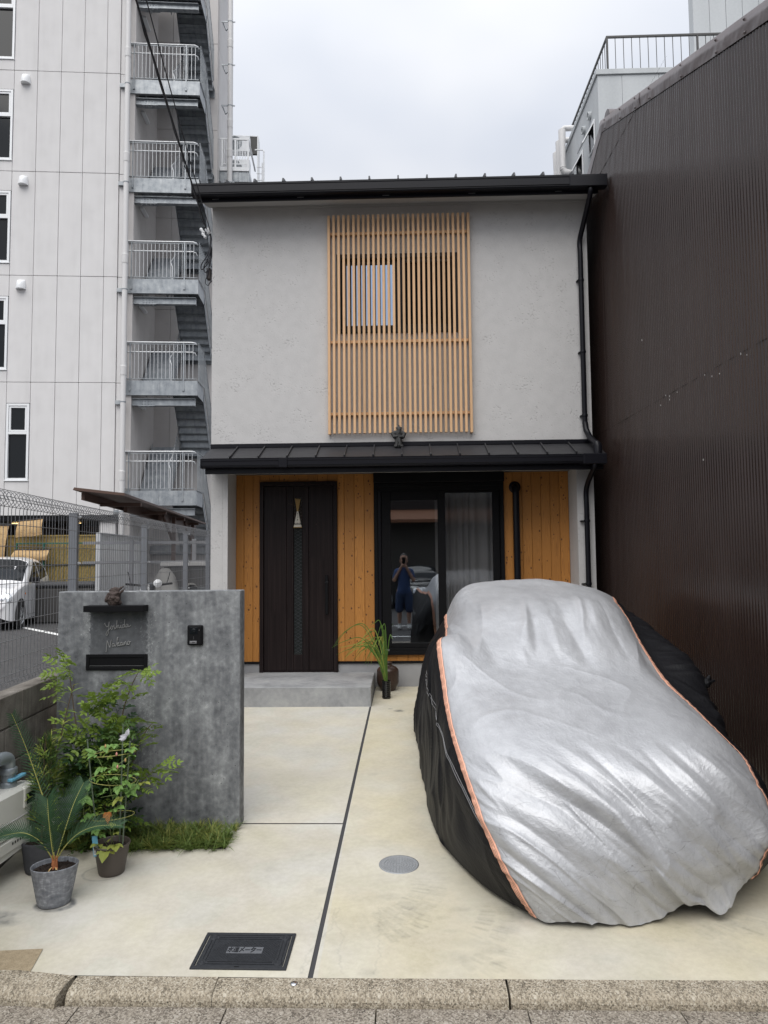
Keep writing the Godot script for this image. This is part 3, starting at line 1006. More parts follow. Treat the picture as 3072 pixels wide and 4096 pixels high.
func build_door(hs: Node3D, o: Vector3) -> void:
	var st := S()
	var z := ZW
	bb(st, Vector3(-1.785, 0.180, z - 0.08), Vector3(-1.737, 2.530, z + 0.035), 0.003)
	bb(st, Vector3(-0.868, 0.180, z - 0.08), Vector3(-0.820, 2.530, z + 0.035), 0.003)
	bb(st, Vector3(-1.737, 2.478, z - 0.08), Vector3(-0.868, 2.530, z + 0.035), 0.003)
	bb(st, Vector3(-1.737, 0.181, z - 0.08), Vector3(-0.868, 0.196, z + 0.01))
	var d := put("door", st, "door_wood", hs)
	d.position = o
	# leaf: two wide boards, two stiles, a glazed slot
	for q in [[-1.732, -1.452, 0.0], [-1.448, -1.366, 0.006], [-1.256, -1.176, 0.006], [-1.172, -0.873, 0.0]]:
		var s := S()
		uvo = Vector2(q[0] * 0.7, q[1])
		bb(s, Vector3(q[0], 0.200, z - 0.05), Vector3(q[1], 2.474, z + 0.012 + q[2]), 0.003)
		uvo = Vector2.ZERO
		put("leaf_board", s, "door_wood", d)
	st = S()
	bb(st, Vector3(-1.366, 0.200, z - 0.05), Vector3(-1.256, 0.395, z + 0.010), 0.002)
	bb(st, Vector3(-1.366, 2.33, z - 0.05), Vector3(-1.256, 2.474, z + 0.010), 0.002)
	put("leaf_board", st, "door_wood", d)
	put("door_glass", box1(Vector3(-1.362, 0.395, z - 0.03), Vector3(-1.260, 2.33, z - 0.004)), "wired_glass", d)
	# expanded wire behind the glass face
	st = S()
	for i in 44:
		var y := 0.40 + i * 0.0435
		for sg in [-1.0, 1.0]:
			var a := Vector3(-1.361, y, z - 0.0028)
			var b := Vector3(-1.261, y + 0.06, z - 0.0028)
			if sg < 0:
				a.y = y + 0.06
				b.y = y
			if maxf(a.y, b.y) < 2.33:
				tube(st, [a, b], 0.0009, 3, false)
	put("glass_wire", st, "iron_worn", d).set_meta("kind", "stuff")
	# pull handle on two stand-offs with a lock plate
	st = S()
	bb(st, Vector3(-0.968, 0.885, z + 0.055), Vector3(-0.930, 1.365, z + 0.075), 0.005)
	bb(st, Vector3(-0.960, 0.915, z + 0.012), Vector3(-0.938, 0.945, z + 0.056))
	bb(st, Vector3(-0.960, 1.305, z + 0.012), Vector3(-0.938, 1.335, z + 0.056))
	put("handle", st, "black_metal", d)
	put("handle_band", box1(Vector3(-0.9695, 1.280, z + 0.054), Vector3(-0.9285, 1.2855, z + 0.0765)), "chrome", d)
	for y in [0.45, 1.35, 2.25]:
		st = S()
		lathe(st, [Vector2(0.0001, -0.045), Vector2(0.009, -0.045), Vector2(0.009, 0.045), Vector2(0.0001, 0.045)], 10, Transform3D(Basis.IDENTITY, Vector3(-1.742, y, z + 0.022)))
		put("hinge", st, "black_metal", d)
	put("door_viewer", box1(Vector3(-1.083, 1.995, z + 0.011), Vector3(-1.077, 2.001, z + 0.016)), "chrome", d)


func build_windows(hs: Node3D, o: Vector3) -> void:
	var z := ZW
	var st := S()
	# porch sliding window with a roller-shutter box above
	frame_box(st, -0.362, 1.240, 0.388, 2.494, z - 0.09, z + 0.045, 0.045)
	bb(st, Vector3(-0.317, 0.433, z - 0.08), Vector3(1.195, 0.470, z + 0.035), 0.002)
	bb(st, Vector3(-0.317, 2.40, z - 0.08), Vector3(1.195, 2.449, z + 0.035), 0.002)
	var wn := put("sliding_window", st, "black_metal", hs)
	wn.position = o
	put("shutter_box", box1(Vector3(-0.364, 2.497, z - 0.05), Vector3(1.242, 2.652, z + 0.10), 0.006), "black_metal", wn)
	st = S()
	bb(st, Vector3(-0.317, 0.47, z - 0.01), Vector3(-0.275, 2.40, z + 0.030), 0.003)
	put("guide_rail", st, "gutter_black", wn)
	st = S()
	bb(st, Vector3(-0.272, 0.47, z - 0.03), Vector3(-0.155, 2.40, z + 0.012), 0.004)
	bb(st, Vector3(0.425, 0.47, z - 0.03), Vector3(0.520, 2.40, z + 0.012), 0.004)
	bb(st, Vector3(-0.155, 0.47, z - 0.03), Vector3(0.425, 0.528, z + 0.012), 0.004)
	bb(st, Vector3(-0.155, 2.282, z - 0.03), Vector3(0.425, 2.40, z + 0.012), 0.004)
	var sa := put("sash", st, "black_metal", wn)
	st = S()
	bb(st, Vector3(0.46, 0.47, z - 0.078), Vector3(0.519, 2.40, z - 0.034), 0.003)
	bb(st, Vector3(1.108, 0.47, z - 0.078), Vector3(1.194, 2.40, z - 0.034), 0.003)
	bb(st, Vector3(0.519, 0.47, z - 0.078), Vector3(1.108, 0.52, z - 0.034), 0.003)
	bb(st, Vector3(0.519, 2.374, z - 0.078), Vector3(1.108, 2.40, z - 0.034), 0.003)
	put("sash", st, "black_metal", wn)
	for q in [[-0.157, 0.427, 0.526, 2.284, z - 0.006], [0.517, 1.110, 0.518, 2.376, z - 0.056]]:
		st = S()
		quad(st, Vector3(q[0], q[2], q[4]), Vector3(q[1], q[2], q[4]), Vector3(q[1], q[3], q[4]), Vector3(q[0], q[3], q[4]), Vector3(0, 0, 1))
		put("glass_pane", st, "low_e_glass" if q[0] < 0 else "screen_glass", wn)
	st = S()
	bb(st, Vector3(-0.245, 0.448, z + 0.0352), Vector3(-0.185, 0.456, z + 0.038))
	bb(st, Vector3(-0.245, 0.436, z + 0.0352), Vector3(-0.185, 0.444, z + 0.038))
	put("maker_mark", st, "grey_steel", wn)
	# sheer curtain, drawn across the right leaf and bunched at the left edge
	var rows := []
	for i in 9:
		var r := []
		for j in 200:
			var x := lerpf(0.40, 1.25, j / 199.0)
			var ph := x * 62.0 + sin(x * 9.0) * 2.2 + sin(x * 23.0) * 0.7
			r.append(Vector3(x, lerpf(0.36, 2.42, i / 8.0), z - 0.20 + sin(ph) * 0.022 * (1.0 - 0.45 * i / 8.0) + 0.01 * sin(x * 5.0 + i * 0.4)))
		rows.append(r)
	st = S()
	sheet(st, rows)
	put("curtain", st, "curtain", wn)
	# the room behind
	st = S()
	bb(st, Vector3(-2.0, 0.28, -13.0), Vector3(2.0, 0.36, ZW - 0.15))
	bb(st, Vector3(-2.0, 0.36, -13.1), Vector3(2.0, 2.6, -13.0))
	put("room", st, "dark_room", wn)
	# upper window behind the lattice
	st = S()
	frame_box(st, -0.774, 0.714, 4.271, 5.244, ZF - 0.10, ZF + 0.018, 0.055)
	bb(st, Vector3(-0.035, 4.326, ZF - 0.09), Vector3(0.01, 5.189, ZF + 0.012), 0.003)
	var uw := put("upper_window", st, "gutter_black", hs)
	uw.position = o
	st = S()
	frame_box(st, -0.718, -0.032, 4.327, 5.188, ZF - 0.07, ZF - 0.035, 0.05)
	put("sash", st, "gutter_black", uw)
	st = S()
	frame_box(st, 0.008, 0.658, 4.327, 5.188, ZF - 0.045, ZF - 0.005, 0.045)
	put("sash", st, "gutter_black", uw)
	st = S()
	quad(st, Vector3(-0.67, 4.375, ZF - 0.055), Vector3(-0.08, 4.375, ZF - 0.055), Vector3(-0.08, 5.14, ZF - 0.055), Vector3(-0.67, 5.14, ZF - 0.055), Vector3(0, 0, 1))
	put("glass_pane", st, "sky_glass", uw)
	st = S()
	bb(st, Vector3(0.05, 4.37, ZF - 0.04), Vector3(0.615, 5.145, ZF - 0.03))
	put("insect_screen", st, "black_matt", uw)
	st = S()
	for i in 8:
		bb(st, Vector3(0.03 + 0.08 * i, 4.255, ZF + 0.001), Vector3(0.06 + 0.08 * i, 4.270, ZF + 0.03))
	put("sill_clip", st, "gutter_black", uw).set_meta("kind", "stuff")


func build_lattice(hs: Node3D, o: Vector3) -> void:
	var lt := Node3D.new()
	lt.name = "window_lattice"
	hs.add_child(lt)
	lt.position = o
	for i in 29:
		var x := -0.862 + i * (1.680 / 28.0)
		var st := S()
		uvo = Vector2(-x + 0.02 + (i % 8) * 0.04 + 0.0, i * 0.37)
		var e := i == 0 or i == 28
		bb(st, Vector3(x - 0.0152, 3.043 if not e else 3.036, ZF + 0.042 if not e else ZF + 0.012), Vector3(x + 0.0152, 5.702, ZF + 0.080), 0.002)
		uvo = Vector2.ZERO
		var s := put("slat", st, "slat_wood", lt)
		s.position.x = rng.randf_range(-0.0012, 0.0012)
	for y in [5.489, 4.157, 3.284]:
		var st := S()
		uvo = Vector2(0.01, y)
		var ed := Basis(Vector3(0, 0, 1), PI / 2)
		box(st, Vector3(-0.022, y, ZF + 0.026), Vector3(0.034, 1.648, 0.032), 0.002, ed)
		uvo = Vector2.ZERO
		put("lattice_rail", st, "slat_wood", lt)
	for x in [-0.6, 0.55]:
		for y in [5.489, 4.157, 3.284]:
			put("bracket", box1(Vector3(x, y - 0.012, ZF + 0.0005), Vector3(x + 0.03, y + 0.012, ZF + 0.0105)), "black_metal", lt)


func gutter(st: SurfaceTool, x0: float, x1: float, y0: float, y1: float, z: float) -> void:
	# ogee-fronted box gutter; z is its front
	var pf := PackedVector2Array([Vector2(z - 0.10, y1), Vector2(z - 0.10, y0), Vector2(z - 0.02, y0), Vector2(z - 0.012, y0 + 0.012), Vector2(z - 0.012, y0 + 0.02), Vector2(z - 0.004, y0 + 0.026), Vector2(z - 0.004, y1 - 0.03), Vector2(z, y1 - 0.022), Vector2(z, y1), Vector2(z - 0.012, y1), Vector2(z - 0.012, y0 + 0.04), Vector2(z - 0.09, y0 + 0.02), Vector2(z - 0.09, y1)])
	prism(st, pf, -x0, -x1, Transform3D(Basis(Vector3(0, 0, 1), Vector3(0, 1, 0), Vector3(-1, 0, 0)), Vector3.ZERO))


func build_roofs(hs: Node3D, o: Vector3) -> void:
	# ---- main roof
	var rf := Node3D.new()
	rf.name = "main_roof"
	hs.add_child(rf)
	rf.position = o
	var st := S()
	var sl := 0.30
	var ry := func(z: float) -> float: return 5.955 + (-7.97 - z) * sl
	var roof_slope := func(s: SurfaceTool, x0: float, x1: float, dy: float, z0: float, z1: float, th: float) -> void:
		var n := Vector3(0, 1, sl).normalized()
		for q in [0, 1]:
			var d: float = dy - th * q
			quad(s, Vector3(x0, ry.call(z0) + d, z0), Vector3(x1, ry.call(z0) + d, z0), Vector3(x1, ry.call(z1) + d, z1), Vector3(x0, ry.call(z1) + d, z1), n * (1.0 if q == 0 else -1.0))
		for x in [x0, x1]:
			quad(s, Vector3(x, ry.call(z0) + dy, z0), Vector3(x, ry.call(z1) + dy, z1), Vector3(x, ry.call(z1) + dy - th, z1), Vector3(x, ry.call(z0) + dy - th, z0), Vector3(-1 if x == x0 else 1, 0, 0))
		quad(s, Vector3(x0, ry.call(z0) + dy, z0), Vector3(x1, ry.call(z0) + dy, z0), Vector3(x1, ry.call(z0) + dy - th, z0), Vector3(x0, ry.call(z0) + dy - th, z0), Vector3(0, 0, 1))
	for i in 14:
		st = S()
		roof_slope.call(st, -2.36 + i * 0.335 + 0.002, -2.36 + (i + 1) * 0.335 - 0.002, 0.0, -7.955, -12.0, 0.012)
		put("roof_panel", st, "roof_black", rf)
	for i in 13:
		st = S()
		var x := -2.36 + (i + 1) * 0.335
		roof_slope.call(st, x - 0.009, x + 0.009, 0.045, -7.965, -12.0, 0.05)
		tri(st, Vector3(x - 0.009, ry.call(-7.965) + 0.045, -7.965), Vector3(x - 0.009, ry.call(-7.93), -7.93), Vector3(x - 0.009, ry.call(-7.965) - 0.005, -7.965), Vector3(-1, 0, 0))
		tri(st, Vector3(x + 0.009, ry.call(-7.965) + 0.045, -7.965), Vector3(x + 0.009, ry.call(-7.93), -7.93), Vector3(x + 0.009, ry.call(-7.965) - 0.005, -7.965), Vector3(1, 0, 0))
		quad(st, Vector3(x - 0.009, ry.call(-7.965) + 0.045, -7.965), Vector3(x + 0.009, ry.call(-7.965) + 0.045, -7.965), Vector3(x + 0.009, ry.call(-7.93), -7.93), Vector3(x - 0.009, ry.call(-7.93), -7.93), Vector3(0, 0.6, 0.8))
		put("standing_seam", st, "roof_black", rf)
	st = S()
	roof_slope.call(st, -2.33, 2.295, -0.013, -8.03, -12.0, 0.11)
	put("roof_deck", st, "black_matt", rf)
	st = S()
	# rear slope closes the roof
	quad(st, Vector3(-2.36, ry.call(-12.0), -12.0), Vector3(2.33, ry.call(-12.0), -12.0), Vector3(2.33, 6.3, -14.8), Vector3(-2.36, 6.3, -14.8), Vector3(0, 1, -0.3).normalized())
	quad(st, Vector3(-2.29, 5.9, -12.0), Vector3(-2.29, ry.call(-12.0), -12.0), Vector3(-2.29, 6.25, -14.5), Vector3(-2.29, 5.9, -14.5), Vector3(-1, 0, 0))
	put("rear_slope", st, "roof_black", rf)
	st = S()
	bb(st, Vector3(-2.335, 5.765, -8.055), Vector3(2.300, 5.985, -8.03), 0.003)
	put("fascia", st, "gutter_black", rf)
	st = S()
	quad(st, Vector3(-2.335, 5.775, -8.054), Vector3(2.30, 5.775, -8.054), Vector3(2.30, 5.872, ZF), Vector3(-2.335, 5.872, ZF), Vector3(0, -1, 0.28).normalized())
	put("soffit", st, "trim_grey", rf)
	put("wall_trim", box1(Vector3(-2.29, 5.835, ZF + 0.0005), Vector3(2.245, 5.874, ZF + 0.018), 0.003), "trim_grey", rf)
	for i in 5:
		put("soffit_vent", box1(Vector3(-2.2 + i * 1.0, 5.790, -8.028), Vector3(-2.12 + i * 1.0, 5.7945, -8.022)), "grey_steel", rf)
	for sx in [-1, 1]:
		st = S()
		var x := -2.36 if sx < 0 else 2.33
		roof_slope.call(st, x - 0.006, x + 0.006, 0.004, -7.955, -12.0, 0.15)
		put("barge_board", st, "gutter_black", rf)
	st = S()
	gutter(st, -2.415, 2.372, 5.800, 5.935, -7.925)
	for x in [-2.415, 2.372]:
		bb(st, Vector3(x - 0.004, 5.798, -8.026), Vector3(x + 0.004, 5.938, -7.922))
	bb(st, Vector3(1.95, 5.795, -8.028), Vector3(2.376, 5.925, -7.919), 0.006)
	put("gutter", st, "gutter_black", rf)
	# ---- porch roof
	var pr := Node3D.new()
	pr.name = "porch_roof"
	hs.add_child(pr)
	pr.position = o
	var z0 := -7.955
	var z1 := ZF
	var ya := 2.715
	var yb := 2.905
	var nn := Vector3(0, z0 - z1, yb - ya).normalized()
	var py := func(z: float) -> float: return lerpf(ya, yb, (z - z0) / (z1 - z0))
	for i in 14:
		st = S()
		var xa := -2.29 + i * 0.3264
		var q := [Vector3(xa + 0.002, ya, z0), Vector3(xa + 0.3244, ya, z0), Vector3(xa + 0.3244, yb, z1), Vector3(xa + 0.002, yb, z1)]
		var rows := []
		for a in 5:
			var r := []
			for b in 5:
				var v: Vector3 = (q[0] as Vector3).lerp(q[1], b / 4.0).lerp((q[3] as Vector3).lerp(q[2], b / 4.0), a / 4.0)
				r.append(v + nn * (sin(PI * b / 4.0) * rng.randf_range(0.0, 0.003)))
			rows.append(r)
		sheet(st, rows)
		put("roof_panel", st, "roof_black", pr)
	for i in 13:
		st = S()
		var x := -2.29 + (i + 1) * 0.3264
		var bs := Basis(Vector3.RIGHT, Vector3(0, nn.y, nn.z), Vector3(0, -nn.z, nn.y))
		var mid := Vector3(x, (ya + yb) * 0.5, (z0 + z1) * 0.5) + nn * 0.012
		box(st, mid, Vector3(0.015, 0.026, Vector2(z0 - z1, yb - ya).length() * 0.97), 0.003, bs)
		box(st, Vector3(x, py.call(z0 - 0.025), z0 - 0.025) + nn * 0.012, Vector3(0.022, 0.034, 0.03), 0.003, bs)
		put("standing_seam", st, "roof_black", pr)
	st = S()
	bb(st, Vector3(-2.292, 2.895, ZF + 0.0006), Vector3(2.24, 2.945, ZF + 0.035), 0.004)
	put("wall_flashing", st, "gutter_black", pr)
	st = S()
	bb(st, Vector3(-2.26, 2.545, -8.04), Vector3(2.262, 2.712, -8.015), 0.003)
	bb(st, Vector3(-2.29, 2.66, -8.37), Vector3(-2.26, 2.71, -8.015))
	bb(st, Vector3(2.232, 2.66, -8.37), Vector3(2.262, 2.71, -8.015))
	put("fascia", st, "gutter_black", pr)
	st = S()
	bb(st, Vector3(-2.26, 2.63, ZF + 0.0005), Vector3(2.262, 2.655, -8.04))
	quad(st, Vector3(-2.289, 2.655, ZF), Vector3(-2.289, yb, ZF), Vector3(-2.289, ya, z0), Vector3(-2.289, 2.655, z0 - 0.02), Vector3(-1, 0, 0))
	put("porch_soffit", st, "black_matt", pr)
	st = S()
	gutter(st, -2.285, 2.275, 2.605, 2.705, -7.925)
	for x in [-2.285, 2.275]:
		bb(st, Vector3(x - 0.004, 2.603, -8.026), Vector3(x + 0.004, 2.708, -7.922))
	bb(st, Vector3(-1.40, 2.602, -8.027), Vector3(-1.30, 2.703, -7.9205), 0.004)
	bb(st, Vector3(2.02, 2.595, -8.028), Vector3(2.279, 2.715, -7.917), 0.006)
	put("gutter", st, "gutter_black", pr)
	# ---- downpipes and the flue
	st = S()
	var zd := ZF + 0.055
	tube(st, spline([Vector3(2.19, 5.80, -7.975), Vector3(2.19, 5.72, -7.98), Vector3(2.165, 5.48, -8.22), Vector3(2.148, 5.34, zd), Vector3(2.148, 5.2, zd)], 5) + [Vector3(2.148, 3.12, zd)], 0.030, 14)
	tube(st, [Vector3(2.148, 3.14, zd), Vector3(2.155, 3.045, zd + 0.02), Vector3(2.175, 2.94, zd + 0.10), Vector3(2.19, 2.83, -7.99)], 0.033, 14)
	tube(st, [Vector3(2.19, 2.835, -8.0), Vector3(2.192, 2.80, -7.975), Vector3(2.192, 2.69, -7.972)], 0.045, 14)
	var dp := put("downpipe", st, "gutter_black", hs)
	dp.position = o
	for y in [4.85, 3.98, 3.22]:
		st = S()
		lathe(st, [Vector2(0.034, -0.014), Vector2(0.0365, -0.01), Vector2(0.0365, 0.01), Vector2(0.034, 0.014)], 16, Transform3D(Basis.IDENTITY, Vector3(2.148, y, zd)))
		bb(st, Vector3(2.10, y - 0.006, ZF), Vector3(2.14, y + 0.006, zd))
		put("pipe_clip", st, "gutter_black", dp)
	st = S()
	tube(st, spline([Vector3(2.15, 2.60, -7.975), Vector3(2.15, 2.56, -7.98), Vector3(2.145, 2.44, -8.22), Vector3(2.140, 2.33, zd), Vector3(2.140, 2.2, zd)], 5) + [Vector3(2.140, 0.02, zd)], 0.030, 14)
	dp = put("downpipe", st, "gutter_black", hs)
	dp.position = o
	for y in [1.98, 1.25]:
		st = S()
		lathe(st, [Vector2(0.034, -0.014), Vector2(0.0365, -0.01), Vector2(0.0365, 0.01), Vector2(0.034, 0.014)], 16, Transform3D(Basis.IDENTITY, Vector3(2.140, y, zd)))
		bb(st, Vector3(2.07, y - 0.006, ZF), Vector3(2.12, y + 0.006, zd))
		put("pipe_clip", st, "gutter_black", dp)
	st = S()
	tube(st, [Vector3(1.383, 2.43, ZW), Vector3(1.383, 2.43, ZW + 0.055), Vector3(1.383, 2.40, ZW + 0.085), Vector3(1.384, 2.34, ZW + 0.09), Vector3(1.385, 0.35, ZW + 0.09)], 0.040, 16)
	var fl := put("conduit_pipe", st, "gutter_black", hs)
	fl.position = o
	st = S()
	lathe(st, [Vector2(0.073, 0.0), Vector2(0.073, 0.012), Vector2(0.060, 0.02), Vector2(0.042, 0.022)], 24, Transform3D(Basis(Vector3.RIGHT, PI / 2), Vector3(1.383, 2.43, ZW)))
	put("cover_plate", st, "gutter_black", fl)


# ---------------------------------------------------------------- the brown corrugated building on the right
func build_brown_wall() -> void:
	var b := thing("corrugated_building", "dark brown corrugated metal building with a sloping flashing right of the driveway", "building", Vector3(2.42, 0, -7.95), 0.029)
	# own axes: z runs along the wall (towards the street), x into the building; the face looks to -x
	var top := func(z: float) -> float: return 6.72 + (z + 0.25) * (-0.397) if z > -0.25 else 6.72 + (z + 0.25) * 0.55
	var pitch := 0.042
	var amp := 0.0036
	var sheet_w := pitch * 16.0
	var col := 0
	var z := 6.35
	while z > -2.6:
		var ys := [-0.25, 3.10, 6.19]
		for r in 3:
			var y0: float = ys[r] - (0.05 if r > 0 else 0.0)
			var st := S()
			var dx: float = -0.0032 * r - rng.randf_range(0.0, 0.0012)
			var tilt := rng.randf_range(-0.0035, 0.0035)
			var any := false
			var rows := [[], [], []]
			for i in 16 * 10 + 1:
				var zz: float = z - i * pitch / 10.0
				var yt := minf(top.call(zz) - 0.03, ys[r + 1] if r < 2 else 99.0)
				if yt <= y0 + 0.02:
					yt = y0
				else:
					any = true
				var x := dx + amp * (2.0 * pow(0.5 + 0.5 * cos(TAU * i / 10.0), 2.5) - 1.0) + tilt * (i / 160.0 - 0.5)
				for q in 3:
					rows[q].append(Vector3(x + (0.0012 * sin(i * 0.13 + q * 2.0 + col)), lerpf(y0, yt, q / 2.0), zz))
			if any:
				sheet(st, rows, true)
				put("corrugated_sheet", st, "brown_metal", b)
		z -= sheet_w - 0.0003
		col += 1
	# body behind the cladding, so that no light leaks round it
	var st := S()
	var poly := PackedVector2Array([Vector2(6.3, -0.3), Vector2(6.3, top.call(6.3) - 0.1), Vector2(-0.25, 6.6), Vector2(-2.55, top.call(-2.55) - 0.1), Vector2(-2.55, -0.3)])
	prism(st, poly, 0.03, 6.0, Transform3D(Basis(Vector3(0, 0, 1), Vector3(0, 1, 0), Vector3(1, 0, 0)), Vector3.ZERO))
	put("building_body", st, "dark_brown", b)
	# rake flashing in lengths, each lapped on the next, with screws
	var cuts := [6.3, 4.6, 2.77, 1.0, -0.25]
	for i in 4:
		st = S()
		var za: float = cuts[i]
		var zb: float = cuts[i + 1] - 0.03
		var lift := -0.014 - 0.002 * (i % 2)
		var rows := []
		var n := 24
		for q in 4:
			var row := []
			for j in n + 1:
				var zz := lerpf(za, zb, float(j) / n)
				var y: float = top.call(zz)
				var dent := 0.006 * sin(zz * 5.0 + i * 2.0) * sin(zz * 1.7 + 1.0) + 0.003 * sin(zz * 11.0)
				var v := Vector3(lift, y - 0.135, zz)
				if q == 1: v = Vector3(lift - 0.006 + dent, y - 0.06, zz)
				if q == 2: v = Vector3(lift - 0.004, y + 0.012, zz)
				if q == 3: v = Vector3(0.22, y + 0.035, zz)
				row.append(v)
			rows.append(row)
		sheet(st, rows, true)
		var fl := put("flashing", st, "brown_flashing", b)
		for s in [0.10, 0.45, 0.85]:
			var zz := lerpf(za, zb, s)
			for dy in [-0.115, -0.012]:
				st = S()
				lathe(st, [Vector2(0.0001, 0.010), Vector2(0.006, 0.009), Vector2(0.0075, 0.004), Vector2(0.012, 0.002), Vector2(0.012, 0.0)], 8, Transform3D(Basis(Vector3(0, 0, 1), PI / 2), Vector3(lift - 0.004, top.call(zz) + dy, zz)))
				put("screw", st, "brown_flashing", fl)
	st = S()
	var rw := []
	for q in 3:
		var row := []
		for j in 13:
			var zz := lerpf(-0.22, -2.6, j / 12.0)
			var y: float = top.call(zz)
			row.append(Vector3(-0.014 if q < 2 else 0.2, y - 0.135 if q == 0 else y + 0.01, zz))
		rw.append(row)
	sheet(st, rw, true)
	put("flashing", st, "brown_flashing", b)
	# rounded ridge cap end
	st = S()
	lathe(st, [Vector2(0.0001, 0.0), Vector2(0.11, 0.0), Vector2(0.11, 0.0), Vector2(0.11, 4.0)], 20, Transform3D(Basis(Vector3(0, 0, 1), -PI / 2), Vector3(0.05, 6.735, -0.22)))
	put("ridge_cap", st, "brown_flashing", b)
	# worn paint nicks along the lap
	for i in 12:
		var zz := rng.randf_range(-0.1, 2.9)
		var y := 3.10 + rng.randf_range(-0.12, -0.03) if i < 10 else rng.randf_range(2.0, 4.2)
		var k := int(zz / pitch)
		put("paint_nick", box1(Vector3(-0.0105, y - rng.randf_range(0.006, 0.018), (k + 0.5) * pitch - 0.0011), Vector3(-0.0040, y, (k + 0.5) * pitch + 0.0011)), "trim_grey", b)


# ---------------------------------------------------------------- the tall panelled building on the left with its steel stair
const LB := Vector3(-8.091, 0, -20.0)
const LTURN := 0.0908
const FLOORS := [3.55, 6.77, 9.80, 12.86, 15.90, 18.95, 22.0]


func build_left_building() -> void:
	var b := thing("panel_building", "tall pale grey panelled building with narrow white windows behind the car park", "building", LB, LTURN)
	var st: SurfaceTool
	var seams := [2.86, 6.69, 9.82, 12.93, 16.0, 19.05, 22.4]
	# panel columns 0.66 m wide on the front; the column of windows lies at -3.87 .. -3.21 above and -3.2 .. -2.54 below
	var xs := [-9.8, -9.15, -8.48, -7.82, -7.16, -6.5, -5.84, -5.18, -4.53, -3.87, -3.21, -2.545, -1.865, -1.207, -0.552, -0.162]
	var wins := [[16.32, 18.9], [13.24, 15.41], [10.17, 12.34], [7.03, 9.20]]
	for i in xs.size() - 1:
		for r in 6:
			var y0: float = seams[r]
			var y1: float = seams[r + 1]
			var pieces := [[y0, y1]]
			var is_win: bool = (i == 9 or i == 5) and r > 0
			if is_win:
				var w: Array = [19.4, 22.1] if r == 5 else wins[4 - r]
				pieces = [[y0, w[0]], [w[1], y1]]
			if (i == 10 or i == 6) and r == 0:
				pieces = [[y0, 3.84], [6.08, y1]]
			for pc in pieces:
				if pc[1] - pc[0] < 0.03:
					continue
				st = S()
				bb(st, Vector3(xs[i] + 0.005, pc[0] + 0.006, -0.12), Vector3(xs[i + 1] - 0.005, pc[1] - 0.006, rng.randf_range(-0.002, 0.002)), 0.007)
				put("wall_panel", st, "alc", b)
	# corner return and bodies behind the panels
	for r in 6:
		st = S()
		bb(st, Vector3(-0.155, seams[r] + 0.006, -0.155), Vector3(-0.02, seams[r + 1] - 0.006, -0.035), 0.006)
		put("wall_panel", st, "alc", b)
	st = S()
	bb(st, Vector3(-9.8, 2.84, -10.0), Vector3(-0.03, 22.4, -0.16))
	put("building_core", st, "sealant", b)
	# recess behind the stair: side wall, rear wall
	for r in 6:
		for k in 4:
			st = S()
			bb(st, Vector3(-0.02, seams[r] + 0.005, -0.16 - 0.64 * (k + 1) + 0.004), Vector3(0.235, seams[r + 1] - 0.005, -0.16 - 0.64 * k - 0.004), 0.006)
			put("side_panel", st, "alc_side", b)
		for k in 4:
			st = S()
			bb(st, Vector3(0.235 + 0.5 * k + 0.004, seams[r] + 0.005, -2.95), Vector3(0.235 + 0.5 * (k + 1) - 0.004, seams[r + 1] - 0.005, -2.70), 0.006)
			put("rear_panel", st, "alc_side", b)
	st = S()
	bb(st, Vector3(0.235, 0.0, -2.95), Vector3(2.235, 2.86, -2.70))
	bb(st, Vector3(-0.02, 0.0, -2.72), Vector3(0.235, 2.86, -0.16))
	put("base_wall", st, "alc_side", b)
	# the wing behind, past the stair
	for r in 6:
		for k in 5:
			st = S()
			bb(st, Vector3(1.9, seams[r] + 0.005, -2.955 - 0.62 * (k + 1) + 0.004), Vector3(2.245, seams[r + 1] - 0.005, -2.955 - 0.62 * k), 0.006)
			put("side_panel", st, "alc", b)
	# ground floor: dark opening under the overhang
	st = S()
	bb(st, Vector3(-9.8, 2.70, -9.0), Vector3(-0.04, 2.838, 0.02))
	put("overhang_beam", st, "black_metal", b)
	st = S()
	bb(st, Vector3(-9.8, 0.1, -3.2), Vector3(-0.02, 2.7, -3.1))
	put("ground_floor_wall", st, "dark_brown", b)
	for i in 34:
		st = S()
		bb(st, Vector3(-5.4 + i * 0.15, 0.16, -3.099), Vector3(-5.4 + i * 0.15 + 0.055, 2.69, -3.05))
		put("louvre_slat", st, "dark_brown", b)
	for x in [-0.35, -6.6]:
		st = S()
		bb(st, Vector3(x - 0.22, 0.1, -0.5), Vector3(x + 0.22, 2.698, -0.06), 0.01)
		put("column", st, "alc", b)
	for x in [-3.30, -2.95, -1.53]:
		st = S()
		lathe(st, [Vector2(0.11, 0.012), Vector2(0.11, 0.0), Vector2(0.09, 0.0), Vector2(0.09, 0.006), Vector2(0.0001, 0.006)], 16, Transform3D(Basis.IDENTITY, Vector3(x, 2.688, -1.0)))
		var dl := put("downlight", st, "lamp_warm", b)
		var ol := OmniLight3D.new()
		ol.name = "downlight_glow"
		ol.light_color = Color(1.0, 0.85, 0.6)
		ol.light_energy = 0.05
		ol.light_size = 0.09
		ol.omni_range = 12.0
		ol.omni_attenuation = 2.0
		ol.shadow_enabled = true
		dl.add_child(ol)
		ol.position = Vector3(x, 2.64, -1.0)
	# windows
	for w in wins:
		tall_window(b, -3.87, -3.215, w[0], w[1], w[0] + (w[1] - w[0]) * 0.635)
	tall_window(b, -6.50, -5.845, 7.03, 9.20, 8.4)
	tall_window(b, -3.205, -2.55, 3.84, 6.08, 5.22)
